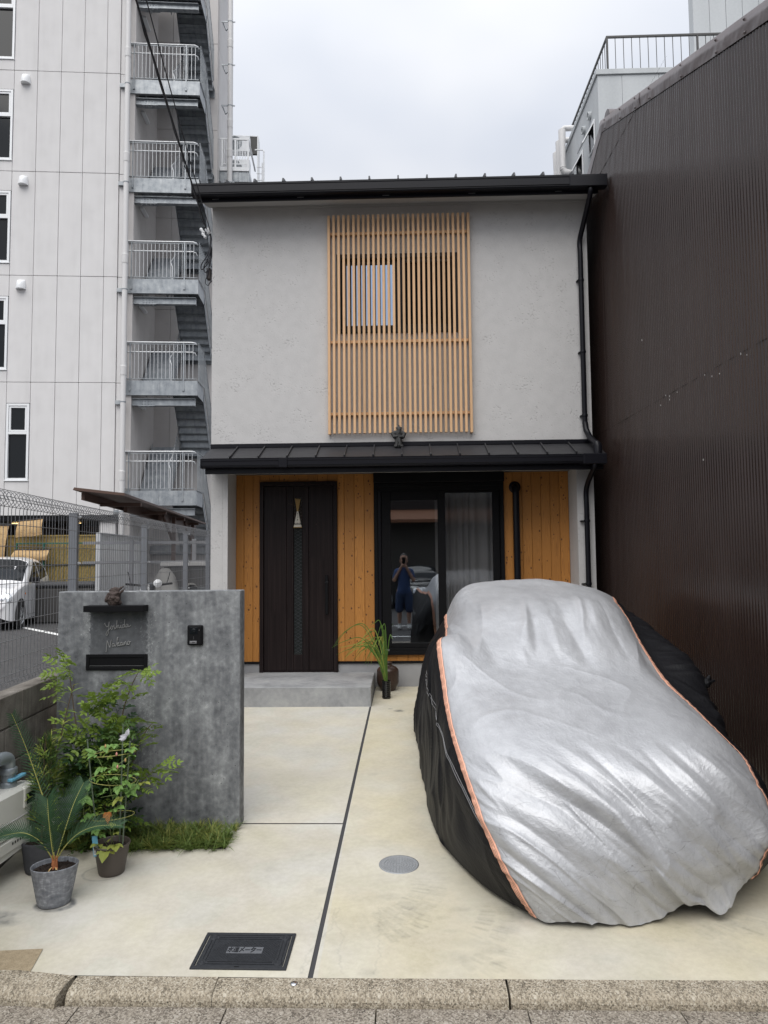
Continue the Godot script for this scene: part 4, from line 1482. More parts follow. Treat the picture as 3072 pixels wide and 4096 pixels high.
	# rain hoods, one per storey
	for y in [15.72, 12.64, 9.54, 18.85]:
		st = S()
		var rows := []
		for i in 9:
			var t := i / 8.0
			var row := []
			for j in 13:
				var a := PI * j / 12.0
				var rr := 0.135
				var dep := 0.17 * sqrt(maxf(0.0, 1.0 - pow(t, 3.0)))
				row.append(Vector3(-2.87 + cos(a) * rr * (0.75 + 0.25 * (1.0 - t * t)), y - 0.14 + t * 0.29, 0.004 + sin(a) * dep))
			rows.append(row)
		sheet(st, rows, true)
		for j in 12:
			tri(st, Vector3(-2.87, y - 0.139, 0.004), rows[0][j], rows[0][j + 1], Vector3.DOWN)
		put("vent_hood", st, "window_white", b)
	# white rain pipe at the corner and the one on the rear wing
	for q in [[0.095, 0.13, -0.5, 24.0, 0.075, [3.97, 7.0, 10.3, 13.35, 16.55, 19.6], [2.95, 6.1, 9.4, 12.6, 15.6, 18.6]], [2.62, -2.9, 4.0, 24.0, 0.085, [15.3, 16.35, 19.2, 12.5], [14.3, 17.0, 18.45, 20.0]]]:
		st = S()
		tube(st, [Vector3(q[0], q[2], q[1]), Vector3(q[0], q[3], q[1])], q[4], 18)
		var pp := put("rain_pipe", st, "pipe_white", b)
		for y in q[5]:
			st = S()
			lathe(st, [Vector2(q[4], -0.13), Vector2(q[4] + 0.012, -0.12), Vector2(q[4] + 0.012, 0.10), Vector2(q[4] + 0.018, 0.11), Vector2(q[4] + 0.018, 0.14), Vector2(q[4], 0.145)], 18, Transform3D(Basis.IDENTITY, Vector3(q[0], y, q[1])))
			put("pipe_socket", st, "pipe_white", pp)
		for y in q[6]:
			st = S()
			lathe(st, [Vector2(q[4], -0.02), Vector2(q[4] + 0.006, -0.015), Vector2(q[4] + 0.006, 0.015), Vector2(q[4], 0.02)], 18, Transform3D(Basis.IDENTITY, Vector3(q[0], y, q[1])))
			if q[1] > 0.0:
				bb(st, Vector3(q[0] - 0.24, y - 0.05, q[1] - 0.16), Vector3(q[0] - 0.07, y + 0.06, q[1] - 0.06))
			else:
				bb(st, Vector3(q[0] - 0.30, y, q[1] - 0.02), Vector3(q[0] + 0.16, y + 0.045, q[1] + 0.0))
				tube(st, [Vector3(q[0] - 0.26, y, q[1] - 0.05), Vector3(q[0] - 0.16, y - 0.22, q[1] - 0.1), Vector3(q[0] + 0.0, y - 0.1, q[1] - 0.06)], 0.022, 6)
			put("pipe_bracket", st, "galv", pp)
	build_stair()
	build_service_balcony()


func tall_window(b: Node3D, x0: float, x1: float, y0: float, y1: float, ym: float) -> void:
	var st := S()
	frame_box(st, x0 + 0.012, x1 - 0.012, y0 + 0.03, y1 - 0.012, -0.12, 0.012, 0.062)
	bb(st, Vector3(x0 + 0.074, ym - 0.035, -0.11), Vector3(x1 - 0.074, ym + 0.035, 0.010), 0.003)
	bb(st, Vector3(x0 - 0.005, y0 + 0.0, -0.06), Vector3(x1 + 0.005, y0 + 0.032, 0.030), 0.004)
	var w := put("window", st, "window_white", b)
	st = S()
	frame_box(st, x0 + 0.082, x1 - 0.082, ym + 0.043, y1 - 0.082, -0.08, -0.004, 0.05)
	put("vent_sash", st, "window_white", w)
	put("pane", box1(Vector3(x0 + 0.125, ym + 0.085, -0.06), Vector3(x1 - 0.125, y1 - 0.125, -0.045)), "dark_glass", w)
	put("pane", box1(Vector3(x0 + 0.07, y0 + 0.085, -0.09), Vector3(x1 - 0.07, ym - 0.032, -0.06)), "dark_glass", w)


func bar_set(st: SurfaceTool, a: Vector3, b: Vector3, n: int, h0: float, h1: float, r: float) -> void:
	for i in n + 1:
		var p := a.lerp(b, float(i) / n)
		tube(st, [p + Vector3(0, h0, 0), p + Vector3(0, h1, 0)], r, 5, false)


func build_stair() -> void:
	var s := thing("steel_stair", "galvanised steel outdoor stair with barred landings beside the pale tall building", "staircase", LB, LTURN)
	var xl := 0.30        # left edge of the stair, right edge at 2.14
	var xr := 2.14
	var xm := 1.22
	var zf := -0.12       # front of the landings
	var zl := -1.02       # where the flights start
	var zb := -2.60
	for k in 6:
		var y: float = FLOORS[k]
		var st := S()
		# landing: front channel, side channel, deck, ribs below
		bb(st, Vector3(0.02, y - 0.41, zf - 0.012), Vector3(1.06, y + 0.02, zf))
		bb(st, Vector3(1.064, y - 0.41, zf - 0.012), Vector3(xr, y + 0.02, zf))
		bb(st, Vector3(0.02, y - 0.41, zf - 0.10), Vector3(xr, y - 0.40, zf - 0.012))
		bb(st, Vector3(xr - 0.012, y - 0.41, zl), Vector3(xr, y + 0.02, zf - 0.0125))
		var ld := put("landing", st, "galv", s)
		put("deck", box1(Vector3(0.02, y - 0.06, zl), Vector3(xr - 0.013, y - 0.02, zf - 0.013)), "galv", ld)
		st = S()
		for q in 3:
			bb(st, Vector3(0.45 + q * 0.62, y - 0.26, zl), Vector3(0.47 + q * 0.62, y - 0.061, zf - 0.013))
		bb(st, Vector3(0.02, y - 0.24, -0.60), Vector3(xr - 0.02, y - 0.061, -0.58))
		put("deck_rib", st, "galv", ld)
		st = S()
		# main beam under the front with its bolted splice
		bb(st, Vector3(0.0, y - 0.50, -0.36), Vector3(2.06, y - 0.488, -0.20))
		bb(st, Vector3(0.0, y - 0.68, -0.285), Vector3(2.06, y - 0.501, -0.275))
		bb(st, Vector3(0.0, y - 0.695, -0.36), Vector3(2.06, y - 0.681, -0.20))
		put("beam", st, "galv", ld)
		st = S()
		bb(st, Vector3(0.47, y - 0.67, -0.274), Vector3(0.84, y - 0.52, -0.262))
		bb(st, Vector3(0.42, y - 0.712, -0.37), Vector3(0.90, y - 0.696, -0.19))
		for i in 4:
			for j in 2:
				lathe(st, [Vector2(0.0001, 0.022), Vector2(0.017, 0.02), Vector2(0.017, 0.0)], 6, Transform3D(Basis(Vector3.RIGHT, PI / 2), Vector3(0.53 + i * 0.085, y - 0.64 + j * 0.085, -0.262)))
			lathe(st, [Vector2(0.017, -0.03), Vector2(0.017, 0.0)], 6, Transform3D(Basis.IDENTITY, Vector3(0.47 + i * 0.12, y - 0.712, -0.23)))
		put("splice_plate", st, "galv", ld)
		# front railing
		var rl := Node3D.new()
		rl.name = "railing"
		s.add_child(rl)
		if k > 0:
			rl.name = "railing_%03d" % k
		st = S()
		tube(st, [Vector3(0.02, y + 1.16, zf - 0.02), Vector3(1.98, y + 1.16, zf - 0.02), Vector3(2.06, y + 1.15, zf - 0.06), Vector3(2.09, y + 1.12, zf - 0.12)], 0.024, 10)
		put("handrail", st, "rail_light", rl)
		st = S()
		tube(st, [Vector3(0.02, y + 0.88, zf - 0.05), Vector3(1.98, y + 0.88, zf - 0.05), Vector3(2.05, y + 0.86, zf - 0.09), Vector3(2.07, y + 0.80, zf - 0.14)], 0.021, 10)
		put("handrail", st, "rail_light", rl)
		st = S()
		bb(st, Vector3(0.02, y + 1.10, zf - 0.03), Vector3(xr - 0.03, y + 1.115, zf - 0.005))
		bb(st, Vector3(0.02, y + 0.07, zf - 0.03), Vector3(xr - 0.03, y + 0.085, zf - 0.005))
		put("rail_bar", st, "galv", rl)
		var one := S()
		tube(one, [Vector3(0, 0.085, 0), Vector3(0, 1.10, 0)], 0.0085, 6, false)
		var om := one.commit()
		for i in 18:
			var x := 0.10 + i * 0.112
			if absf(x - 0.21) < 0.04 or absf(x - 1.74) < 0.04:
				continue
			put("baluster", om, "rail_light", rl).position = Vector3(x, y, zf - 0.018)
		for x in [0.205, 1.738]:
			st = S()
			bb(st, Vector3(x - 0.018, y - 0.20, zf + 0.001), Vector3(x + 0.018, y + 1.13, zf + 0.013))
			bb(st, Vector3(x - 0.03, y - 0.30, zf + 0.001), Vector3(x + 0.03, y - 0.02, zf + 0.008))
			bb(st, Vector3(x - 0.026, y - 0.29, zf + 0.013), Vector3(x + 0.026, y - 0.22, zf + 0.03))
			put("railing_post", st, "galv", rl)
		# side railing of the landing (right side)
		st = S()
		bar_set(st, Vector3(xr + 0.02, y, zf - 0.03), Vector3(xr + 0.02, y, zl), 8, 0.03, 1.12, 0.008)
		tube(st, [Vector3(xr + 0.02, y + 1.14, zf - 0.03), Vector3(xr + 0.02, y + 1.14, zl)], 0.012, 6)
		tube(st, [Vector3(xr + 0.02, y + 0.02, zf - 0.03), Vector3(xr + 0.02, y + 0.02, zl)], 0.010, 6)
		put("side_railing", st, "galv", s).set_meta("kind", "stuff")
		# right flight falls from this landing to the half landing at the back, the left flight rises to the next
		var prev: float = FLOORS[k - 1] if k > 0 else 0.5
		var hy := (y + prev) * 0.5
		flight(s, xm + 0.02, xr - 0.02, y, zl, hy, zb + 0.25, true)
		var nxt: float = FLOORS[k + 1]
		flight(s, xl, xm - 0.06, y, zl, (y + nxt) * 0.5, zb + 0.25, false)
		st = S()
		bb(st, Vector3(0.25, hy - 0.05, zb - 0.06), Vector3(xr, hy - 0.01, zb + 0.25))
		bb(st, Vector3(0.25, hy - 0.26, zb + 0.23), Vector3(xr, hy - 0.051, zb + 0.25))
		bb(st, Vector3(0.25, hy - 0.30, zb - 0.08), Vector3(xr, hy + 0.02, zb - 0.061))
		put("half_landing", st, "galv", s)
		# lamp fitting under the landing
		st = S()
		bb(st, Vector3(0.24, y - 0.60, -1.35), Vector3(0.36, y - 0.52, -0.75), 0.012)
		put("lamp_fitting", st, "window_white", s)


func flight(s: Node3D, x0: float, x1: float, ya: float, za: float, yb: float, zb: float, right: bool) -> void:
	var n := 8
	var fl := Node3D.new()
	fl.name = "flight"
	var kk := 1
	while s.has_node(NodePath(fl.name)):
		fl.name = "flight_%03d" % kk
		kk += 1
	s.add_child(fl)
	var dy := (yb - ya) / n
	var dz := (zb - za) / n
	for i in n:
		var y := ya + dy * (i + (1.0 if right else 1.0))
		var z0 := za + dz * i
		var st := S()
		bb(st, Vector3(x0, y - 0.03, z0 + dz - 0.0), Vector3(x1, y, z0 + 0.0))
		if right:
			bb(st, Vector3(x0, y - 0.03, z0 - 0.01), Vector3(x1, y - dy - 0.03, z0))
		else:
			bb(st, Vector3(x0, y - dy, z0 - 0.01), Vector3(x1, y - 0.03, z0))
		# folded lip below
		bb(st, Vector3(x0, y - 0.06, z0 + dz), Vector3(x1, y - 0.03, z0 + dz + 0.012))
		put("step", st, "galv", fl)
	for x in [x0 - 0.012, x1]:
		var st := S()
		var pl := PackedVector2Array([Vector2(za + 0.02, ya + 0.10), Vector2(za + 0.02, ya - 0.22), Vector2(zb, yb - 0.24), Vector2(zb, yb + 0.14)])
		prism(st, pl, x, x + 0.012, Transform3D(Basis(Vector3(0, 0, 1), Vector3(0, 1, 0), Vector3(1, 0, 0)), Vector3.ZERO))
		put("stringer", st, "galv", fl)
	if right:
		var st := S()
		for i in 15:
			var t := i / 14.0
			var p := Vector3(x1 + 0.04, lerpf(ya, yb, t), lerpf(za, zb, t))
			tube(st, [p + Vector3(0, 0.08, 0), p + Vector3(0, 1.10, 0)], 0.008, 5, false)
		tube(st, [Vector3(x1 + 0.04, ya + 1.12, za), Vector3(x1 + 0.04, yb + 1.12, zb)], 0.012, 6)
		tube(st, [Vector3(x1 + 0.04, ya + 0.07, za), Vector3(x1 + 0.04, yb + 0.07, zb)], 0.010, 6)
		# bolted feet of the posts
		for t in [0.1, 0.5, 0.9]:
			var p := Vector3(x1 + 0.014, lerpf(ya, yb, t) - 0.10, lerpf(za, zb, t))
			bb(st, p - Vector3(0.0, 0.10, 0.03), p + Vector3(0.02, 0.10, 0.03))
		put("side_railing", st, "galv", fl).set_meta("kind", "stuff")
	else:
		var st := S()
		tube(st, [Vector3(x1 + 0.02, ya + 0.1, za + 0.05), Vector3(x1 + 0.02, ya + 0.75, za + 0.02), Vector3(x1 - 0.04, ya + 0.92, za + 0.0), Vector3(x1 + 0.02, ya + 1.2, za - 0.25), Vector3(x1 + 0.02, yb + 0.9, zb)], 0.02, 8)
		put("handrail", st, "rail_light", fl)
		st = S()
		for i in 15:
			var t := i / 14.0
			var p := Vector3(x1 + 0.03, lerpf(ya, yb, t), lerpf(za, zb, t))
			tube(st, [p + Vector3(0, 0.08, 0), p + Vector3(0, 0.95, 0)], 0.007, 5, false)
		put("side_railing", st, "galv", fl).set_meta("kind", "stuff")


func build_service_balcony() -> void:
	var o := LB + Basis(Vector3.UP, LTURN) * Vector3(0, 0, -3.0)
	var s := thing("service_balcony", "white railed balcony for air conditioners beyond the steel stair", "balcony", o, LTURN)
	var st := S()
	var x0 := 2.26
	var x1 := 3.25
	var yb := 14.92
	bb(st, Vector3(x0, yb - 0.14, -2.0), Vector3(x1, yb + 0.0, 0.0), 0.004)
	var fr := put("edge_beam", st, "window_white", s)
	st = S()
	bb(st, Vector3(x0, yb - 0.50, -0.06), Vector3(x1, yb - 0.141, -0.04))
	for i in 4:
		bb(st, Vector3(x0 + 0.0 + i * 0.31, yb - 0.50, -0.04), Vector3(x0 + 0.015 + i * 0.31, yb - 0.141, -0.01))
	bb(st, Vector3(x1 - 0.02, yb - 0.5, -2.0), Vector3(x1, yb - 0.141, -0.061))
	put("fascia_plate", st, "galv", s)
	for i in 9:
		put("floor_joist", box1(Vector3(x0, yb - 0.62, -0.35 - i * 0.2), Vector3(x1, yb - 0.52, -0.31 - i * 0.2)), "galv", s)
	st = S()
	bb(st, Vector3(x0, yb + 0.96, -0.05), Vector3(x1, yb + 1.02, 0.0), 0.004)
	bb(st, Vector3(x0 + 0.05, yb + 0.10, -0.035), Vector3(x1, yb + 0.13, -0.015))
	bb(st, Vector3(x1 - 0.05, yb + 0.96, -2.0), Vector3(x1, yb + 1.02, -0.051))
	put("top_rail", st, "window_white", s)
	for x in [x0 + 0.06, x0 + 0.50, x1 - 0.06]:
		put("balcony_post", box1(Vector3(x, yb + 0.0, -0.05), Vector3(x + 0.055, yb + 0.959, -0.002), 0.003), "window_white", s)
	for i in 10:
		var x := x0 + 0.14 + i * 0.088
		put("balcony_bar", box1(Vector3(x, yb + 0.13, -0.034), Vector3(x + 0.022, yb + 0.959, -0.016), 0.003), "window_white", s)
	# two outdoor units stacked on a rack, and a dark screen behind
	for q in [[2.36, 0.10, "lower of two outdoor air conditioners stacked on the far balcony"], [2.36, 0.98, "upper of two outdoor air conditioners stacked on the far balcony"]]:
		var ac := thing("air_conditioner", q[2], "air conditioner", o + Basis(Vector3.UP, LTURN) * Vector3(q[0], yb + q[1], -0.75), LTURN)
		st = S()
		bb(st, Vector3(0, 0, -0.3), Vector3(0.82, 0.62, 0), 0.03)
		put("casing", st, "window_white", ac)
		st = S()
		for i in 7:
			var rr := 0.03 + i * 0.036
			var pts := []
			for j in 25:
				pts.append(Vector3(0.30 + cos(TAU * j / 24.0) * rr, 0.31 + sin(TAU * j / 24.0) * rr, 0.012))
			tube(st, pts, 0.004, 4, false)
		lathe(st, [Vector2(0.0001, 0.003), Vector2(0.25, 0.003)], 24, Transform3D(Basis(Vector3.RIGHT, PI / 2), Vector3(0.30, 0.31, 0.0)))
		put("fan_grille", st, "galv", ac)
	st = S()
	bb(st, Vector3(2.62, yb + 1.35, -1.6), Vector3(3.36, yb + 2.0, -1.5))
	put("dark_screen", st, "rail_brown", s)
	st = S()
	bb(st, Vector3(2.55, yb + 1.3, -1.59), Vector3(2.62, yb + 2.02, -1.5))
	bb(st, Vector3(2.55, yb + 2.0, -1.59), Vector3(3.38, yb + 2.03, -1.49))
	bb(st, Vector3(3.36, yb - 0.3, -1.9), Vector3(3.40, yb + 2.0, -1.45))
	put("screen_frame", st, "window_white", s)
	# cage ladder at the outer corner
	st = S()
	tube(st, [Vector3(3.34, yb + 1.15, -0.9), Vector3(3.62, yb + 1.15, -0.9), Vector3(3.66, yb + 1.10, -0.9), Vector3(3.66, yb - 1.4, -0.9)], 0.022, 8)
	tube(st, [Vector3(3.60, yb + 0.7, -0.95), Vector3(3.60, yb - 1.4, -0.95)], 0.022, 8)
	for i in 9:
		tube(st, [Vector3(3.40, yb + 0.55 - i * 0.24, -0.95), Vector3(3.60, yb + 0.55 - i * 0.24, -0.95)], 0.014, 6)
	bb(st, Vector3(3.40, yb - 0.95, -1.0), Vector3(3.56, yb - 0.72, -0.94))
	put("ladder", st, "window_white", s)


# ---------------------------------------------------------------- grey concrete block far right
func build_far() -> void:
	var b := thing("concrete_building", "pale concrete building with a railed flat roof behind the brown corrugated wall", "building", Vector3(6.38, 0, -22))
	var st: SurfaceTool
	var xs := [0.0, 0.78, 1.95, 3.2, 4.6, 6.0, 7.5]
	for i in 6:
		st = S()
		bb(st, Vector3(xs[i] + 0.004, 0, -0.2), Vector3(xs[i + 1] - 0.004, 16.95, 0.0), 0.006)
		put("wall_panel", st, "far_concrete", b)
	# side wall with its windows
	var zs := [-0.0, -0.45, -1.25, -1.95, -2.9, -4.0, -5.2]
	for i in 6:
		st = S()
		bb(st, Vector3(0.0, 0, zs[i + 1] + 0.004), Vector3(0.2, 16.95, zs[i] - 0.004 - (0.2 if i == 0 else 0.0)), 0.006)
		put("wall_panel", st, "far_concrete", b)
	put("building_core", box1(Vector3(0.19, 0, -5.2), Vector3(7.5, 16.9, -0.19)), "far_concrete", b)
	put("parapet_cap", box1(Vector3(-0.05, 16.951, -5.25), Vector3(7.5, 17.13, 0.05), 0.01), "far_concrete", b)
	put("lower_roof_block", box1(Vector3(-0.02, 0, -6.2), Vector3(7.0, 16.7, -5.21)), "far_concrete", b)
	for q in [[-1.08, -0.40, 14.85, 15.75], [-2.78, -1.92, 14.75, 15.62]]:
		st = S()
		bb(st, Vector3(-0.05, q[2], q[0]), Vector3(-0.01, q[2] + 0.05, q[1]))
		bb(st, Vector3(-0.05, q[3] - 0.05, q[0]), Vector3(-0.01, q[3], q[1]))
		bb(st, Vector3(-0.05, q[2] + 0.05, q[0]), Vector3(-0.01, q[3] - 0.05, q[0] + 0.05))
		bb(st, Vector3(-0.05, q[2] + 0.05, q[1] - 0.05), Vector3(-0.01, q[3] - 0.05, q[1]))
		var w := put("window", st, "window_white", b)
		put("pane", box1(Vector3(-0.02, q[2] + 0.05, q[0] + 0.05), Vector3(-0.004, q[3] - 0.05, q[1] - 0.05)), "dark_glass", w)
		# top-hung sash standing open
		st = S()
		box(st, Vector3(-0.22, (q[2] + q[3]) * 0.5 + 0.05, (q[0] + q[1]) * 0.5), Vector3(0.03, (q[3] - q[2]) * 0.95, (q[1] - q[0]) * 0.95), 0.0, Basis(Vector3(0, 0, 1), -0.5))
		put("open_sash", st, "window_white", w)
	for q in [[16.18, -0.91], [16.16, -1.67]]:
		st = S()
		lathe(st, [Vector2(0.13, 0.0), Vector2(0.13, 0.10), Vector2(0.10, 0.10), Vector2(0.10, 0.02), Vector2(0.0001, 0.02)], 18, Transform3D(Basis(Vector3(0, 0, 1), PI / 2), Vector3(0.0, q[0], q[1])))
		put("vent_cap", st, "far_concrete", b)
	for q in [[-3.45, 17.35], [-3.95, 17.2], [-4.45, 17.05]]:
		st = S()
		tube(st, [Vector3(0.2, q[1], q[0]), Vector3(-0.28, q[1], q[0]), Vector3(-0.36, q[1] - 0.08, q[0]), Vector3(-0.36, q[1] - 1.5, q[0]), Vector3(-0.30, q[1] - 1.68, q[0]), Vector3(0.02, q[1] - 1.72, q[0])], 0.10, 14)
		var dp := put("vent_pipe", st, "pipe_white", b)
		st = S()
		for i in 6:
			var a := i * 0.32
			lathe(st, [Vector2(0.10, -0.03), Vector2(0.125, 0.0), Vector2(0.10, 0.03)], 14, Transform3D(Basis(Vector3(0, 0, 1), a - 0.1), Vector3(-0.36 + 0.2 * (1.0 - cos(a)), q[1] - 1.5 - 0.2 * sin(a), q[0])))
		put("ribbed_elbow", st, "pipe_white", dp)
	var rl := Node3D.new()
	rl.name = "roof_railing"
	b.add_child(rl)
	st = S()
	bb(st, Vector3(0.33, 18.24, -0.10), Vector3(7.2, 18.30, -0.04))
	bb(st, Vector3(0.33, 18.24, -4.9), Vector3(0.39, 18.30, -0.101))
	put("top_rail", st, "rail_brown", rl)
	for i in 24:
		st = S()
		var x := 0.36 + i * 0.262
		var r := 0.028 if i == 0 or i == 11 else 0.009
		bb(st, Vector3(x - r, 17.1, -0.07 - r), Vector3(x + r, 18.24, -0.07 + r))
		put("railing_bar", st, "rail_brown", rl)
	for i in 18:
		st = S()
		var z := -0.33 - i * 0.26
		bb(st, Vector3(0.36 - 0.009, 17.1, z - 0.009), Vector3(0.36 + 0.009, 18.24, z + 0.009))
		put("railing_bar", st, "rail_brown", rl)
	for i in 5:
		st = S()
		bb(st, Vector3(3.54 + i * 0.55, 16.9, -1.35), Vector3(3.54 + (i + 1) * 0.55 - 0.012, 26.0, -1.0), 0.006)
		put("stair_tower_panel", st, "far_concrete", b)


# ---------------------------------------------------------------- the cast concrete gate wall
func wall_texture() -> void:
	var w := 768
	var h := 1024
	# u 0..1.2 m, v -0.17..1.43 m
	var f := field(w, h, [[301, 0.005, 6, 0.36], [302, 0.03, 5, 0.30], [303, 0.014, 4, 0.36, "", 1, 10], [304, 0.05, 2, 0.08, "", 1, 16], [305, 0.25, 2, 0.16], [310, 0.012, 4, 0.25, "ridge"]])
	var grain := nimg(w, h, 306, 0.05, 4)
	var streak := nimg(w, h, 307, 0.08, 2, "", 1, 24)
	for y in h:
		var my := y * 1.6 / h - 0.17
		for x in w:
			var mx := x * 1.2 / w
			var i := y * w + x
			var v := float(f[i])
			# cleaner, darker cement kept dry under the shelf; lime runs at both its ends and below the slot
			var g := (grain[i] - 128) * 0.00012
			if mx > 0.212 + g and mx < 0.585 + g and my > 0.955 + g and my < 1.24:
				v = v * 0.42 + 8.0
			for q in [[0.203, 0.95, 1.24, 0.006, 85.0], [0.592, 0.10, 1.24, 0.007, 80.0], [0.24, 0.20, 0.86, 0.010, 22.0], [0.34, 0.0, 0.85, 0.016, -22.0], [0.47, 0.35, 0.85, 0.016, 16.0], [0.865, 0.45, 1.02, 0.006, 36.0], [0.90, 0.55, 1.02, 0.005, 30.0], [0.945, 0.40, 1.02, 0.006, 30.0], [0.925, 0.75, 1.02, 0.004, 26.0], [1.10, 0.2, 1.3, 0.012, 18.0], [0.72, 0.3, 1.2, 0.02, 14.0], [0.07, 0.5, 1.2, 0.02, -18.0]]:
				if my > q[1] and my < q[2]:
					var d: float = (mx - q[0] - g * 8.0) / q[3]
					if absf(d) < 2.5:
						v += q[4] * exp(-d * d) * (0.3 + streak[i] / 200.0) * minf(1.0, (my - q[1]) / 0.15)
			f[i] = clampi(int(v), 0, 255)
	var r := RandomNumberGenerator.new()
	r.seed = 5
	for k in 150:
		var cx := r.randi_range(2, w - 3)
		var cy := r.randi_range(2, h - 3)
		var rr := r.randf_range(0.7, 2.2)
		for yy in range(-2, 3):
			for xx in range(-2, 3):
				if Vector2(xx, yy).length() < rr:
					f[(cy + yy) * w + cx + xx] = 12
	mat("cast_concrete", Color.WHITE, 0.82, {"tex": rgbt(paint(f, w, h, [Color(0.03, 0.032, 0.036), Color(0.090, 0.094, 0.101), Color(0.155, 0.161, 0.168), Color(0.25, 0.259, 0.264), Color(0.42, 0.43, 0.425)]), w, h), "bump": grey(field(512, 512, [[308, 0.02, 4, 0.5], [309, 0.15, 2, 0.3]]), 512, 512), "bs": 0.12, "uvs": Vector2(1.0 / 1.2, 1.0 / 1.6)})


func strokes(st: SurfaceTool, list: Array, o: Vector3, k: float, turn: float, r: float) -> void:
	for s in list:
		var pts := []
		for q in spline(s, 4):
			var v: Vector2 = (q * k).rotated(turn)
			pts.append(o + Vector3(v.x, v.y, 0))
		tube(st, pts, r, 5)


func build_garden_wall() -> void:
	wall_texture()
	mat("letter_steel", Color(0.27, 0.27, 0.27), 0.5, {"metal": 0.2})
	var zc := -4.602
	var gw := thing("gate_wall", "grey cast concrete gate wall with a letter slot, left of the front path", "wall", Vector3(-2.256, 0, zc))
	var st := S()
	uvo = Vector2(0, 0.17)
	box(st, Vector3(0.598, 0.605, -0.06), Vector3(1.196, 1.53, 0.12), 0.005)
	uvo = Vector2.ZERO
	put("wall_body", st, "cast_concrete", gw)
	st = S()
	frame_box(st, 0.192, 0.594, 0.863, 0.965, 0.0005, 0.010, 0.022, 0.002)
	bb(st, Vector3(0.214, 0.885, 0.001), Vector3(0.572, 0.943, 0.0065), 0.002)
	var sl := put("letter_slot", st, "black_metal", gw)
	put("slot_edge", box1(Vector3(0.216, 0.8905, 0.0068), Vector3(0.570, 0.8925, 0.0085)), "grey_steel", sl)
	put("ledge", box1(Vector3(0.203, 1.242, 0.0005), Vector3(0.594, 1.282, 0.086), 0.002), "black_metal", gw)
	# the family name in bent wire
	st = S()
	var V := func(a: Array) -> Array:
		var out := []
		for i in range(0, a.size(), 2):
			out.append(Vector2(a[i], a[i + 1]))
		return out
	strokes(st, [V.call([0, 1.7, 0.2, 2.05, 0.45, 1.3, 0.8, 0.9, 1.2, 1.3, 1.55, 2.3, 1.25, 0.8, 0.9, -0.8, 0.5, -1.5, 0.2, -1.2, 0.6, -0.4, 1.5, 0.3, 1.85, 0.6, 1.95, 0.95, 1.72, 0.6, 1.85, 0.05, 2.2, 0.1, 2.35, 0.6, 2.1, 0.95, 2.5, 0.75, 2.8, 1.1, 2.75, 0.6, 3.0, 0.2, 2.7, -0.02, 3.2, 0.2, 3.7, 1.4, 3.88, 2.3, 3.7, 2.2, 3.6, 1, 3.6, 0, 3.75, 0.7, 4.05, 0.95, 4.15, 0.4, 4.3, 0.05, 4.6, 0.4, 4.75, 0.95, 4.75, 0.2, 4.95, 0.05, 5.2, 0.4]),
		V.call([5.8, 0.8, 5.45, 0.9, 5.2, 0.4, 5.4, 0.02, 5.75, 0.5, 6.1, 2.4, 5.9, 1.0, 5.87, 0.1, 6.2, 0.3]),
		V.call([6.8, 0.8, 6.4, 0.9, 6.2, 0.4, 6.45, 0.02, 6.72, 0.5, 6.85, 0.85, 6.85, 0.2, 7.1, 0.1, 7.7, 0.5]), V.call([4.88, 1.45, 4.92, 1.55])], Vector3(0.312, 1.118, 0.004), 0.0225, 0.13, 0.0027)
	strokes(st, [V.call([0, -1.2, 0.3, -0.2, 0.6, 1.6, 0.72, 1.9, 0.9, 1.2, 1.2, 0.1, 1.35, 0.0, 1.6, 1.0, 1.95, 2.0]),
		V.call([2.6, 0.8, 2.2, 0.9, 2.0, 0.4, 2.25, 0.02, 2.55, 0.5, 2.65, 0.85, 2.65, 0.2, 2.9, 0.1, 3.3, 0.7, 3.8, 2.0, 3.85, 2.5, 3.65, 2.2, 3.55, 1, 3.5, 0]),
		V.call([3.52, 0.5, 3.9, 1.0, 3.98, 0.75, 3.6, 0.5, 4.05, 0.05, 4.35, 0.4]), V.call([5.0, 0.8, 4.6, 0.9, 4.35, 0.4, 4.6, 0.02, 4.9, 0.5, 5.0, 0.85, 5.0, 0.2, 5.2, 0.1, 5.45, 0.6, 5.55, 0.9, 5.55, 0.05, 5.7, 0.7, 6.0, 0.95, 6.1, 0.4, 6.25, 0.05, 6.5, 0.4, 6.75, 0.95, 6.5, 0.6, 6.62, 0.05, 6.95, 0.1, 7.1, 0.6, 6.85, 0.95, 7.5, 0.7])], Vector3(0.318, 1.006, 0.004), 0.0225, 0.13, 0.0027)
	put("name_lettering", st, "letter_steel", gw)
	# door phone
	var ph := thing("door_phone", "black door phone with camera and call button on the concrete gate wall", "intercom", Vector3(-1.35, 1.085, zc))
	put("body", box1(Vector3(-0.05, -0.064, 0.0005), Vector3(0.05, 0.064, 0.024), 0.006), "black_metal", ph)
	st = S()
	bb(st, Vector3(-0.040, -0.056, 0.0245), Vector3(0.040, 0.057, 0.028), 0.003)
	put("face_plate", st, "black_matt", ph)
	put("camera_window", box1(Vector3(-0.032, 0.008, 0.0283), Vector3(0.020, 0.050, 0.0300), 0.002), "dark_glass", ph)
	st = S()
	lathe(st, [Vector2(0.014, 0.0), Vector2(0.013, 0.003), Vector2(0.008, 0.0035), Vector2(0.0001, 0.002)], 18, Transform3D(Basis(Vector3.RIGHT, PI / 2), Vector3(-0.006, 0.030, 0.0302)))
	put("lens", st, "dark_glass", ph)
	put("speaker_slit", box1(Vector3(-0.0075, -0.026, 0.0281), Vector3(-0.0045, -0.006, 0.0288)), "joint_dark", ph)
	put("call_button", box1(Vector3(-0.032, -0.053, 0.0282), Vector3(0.014, -0.036, 0.0305), 0.002), "grey_steel", ph)
	st = S()
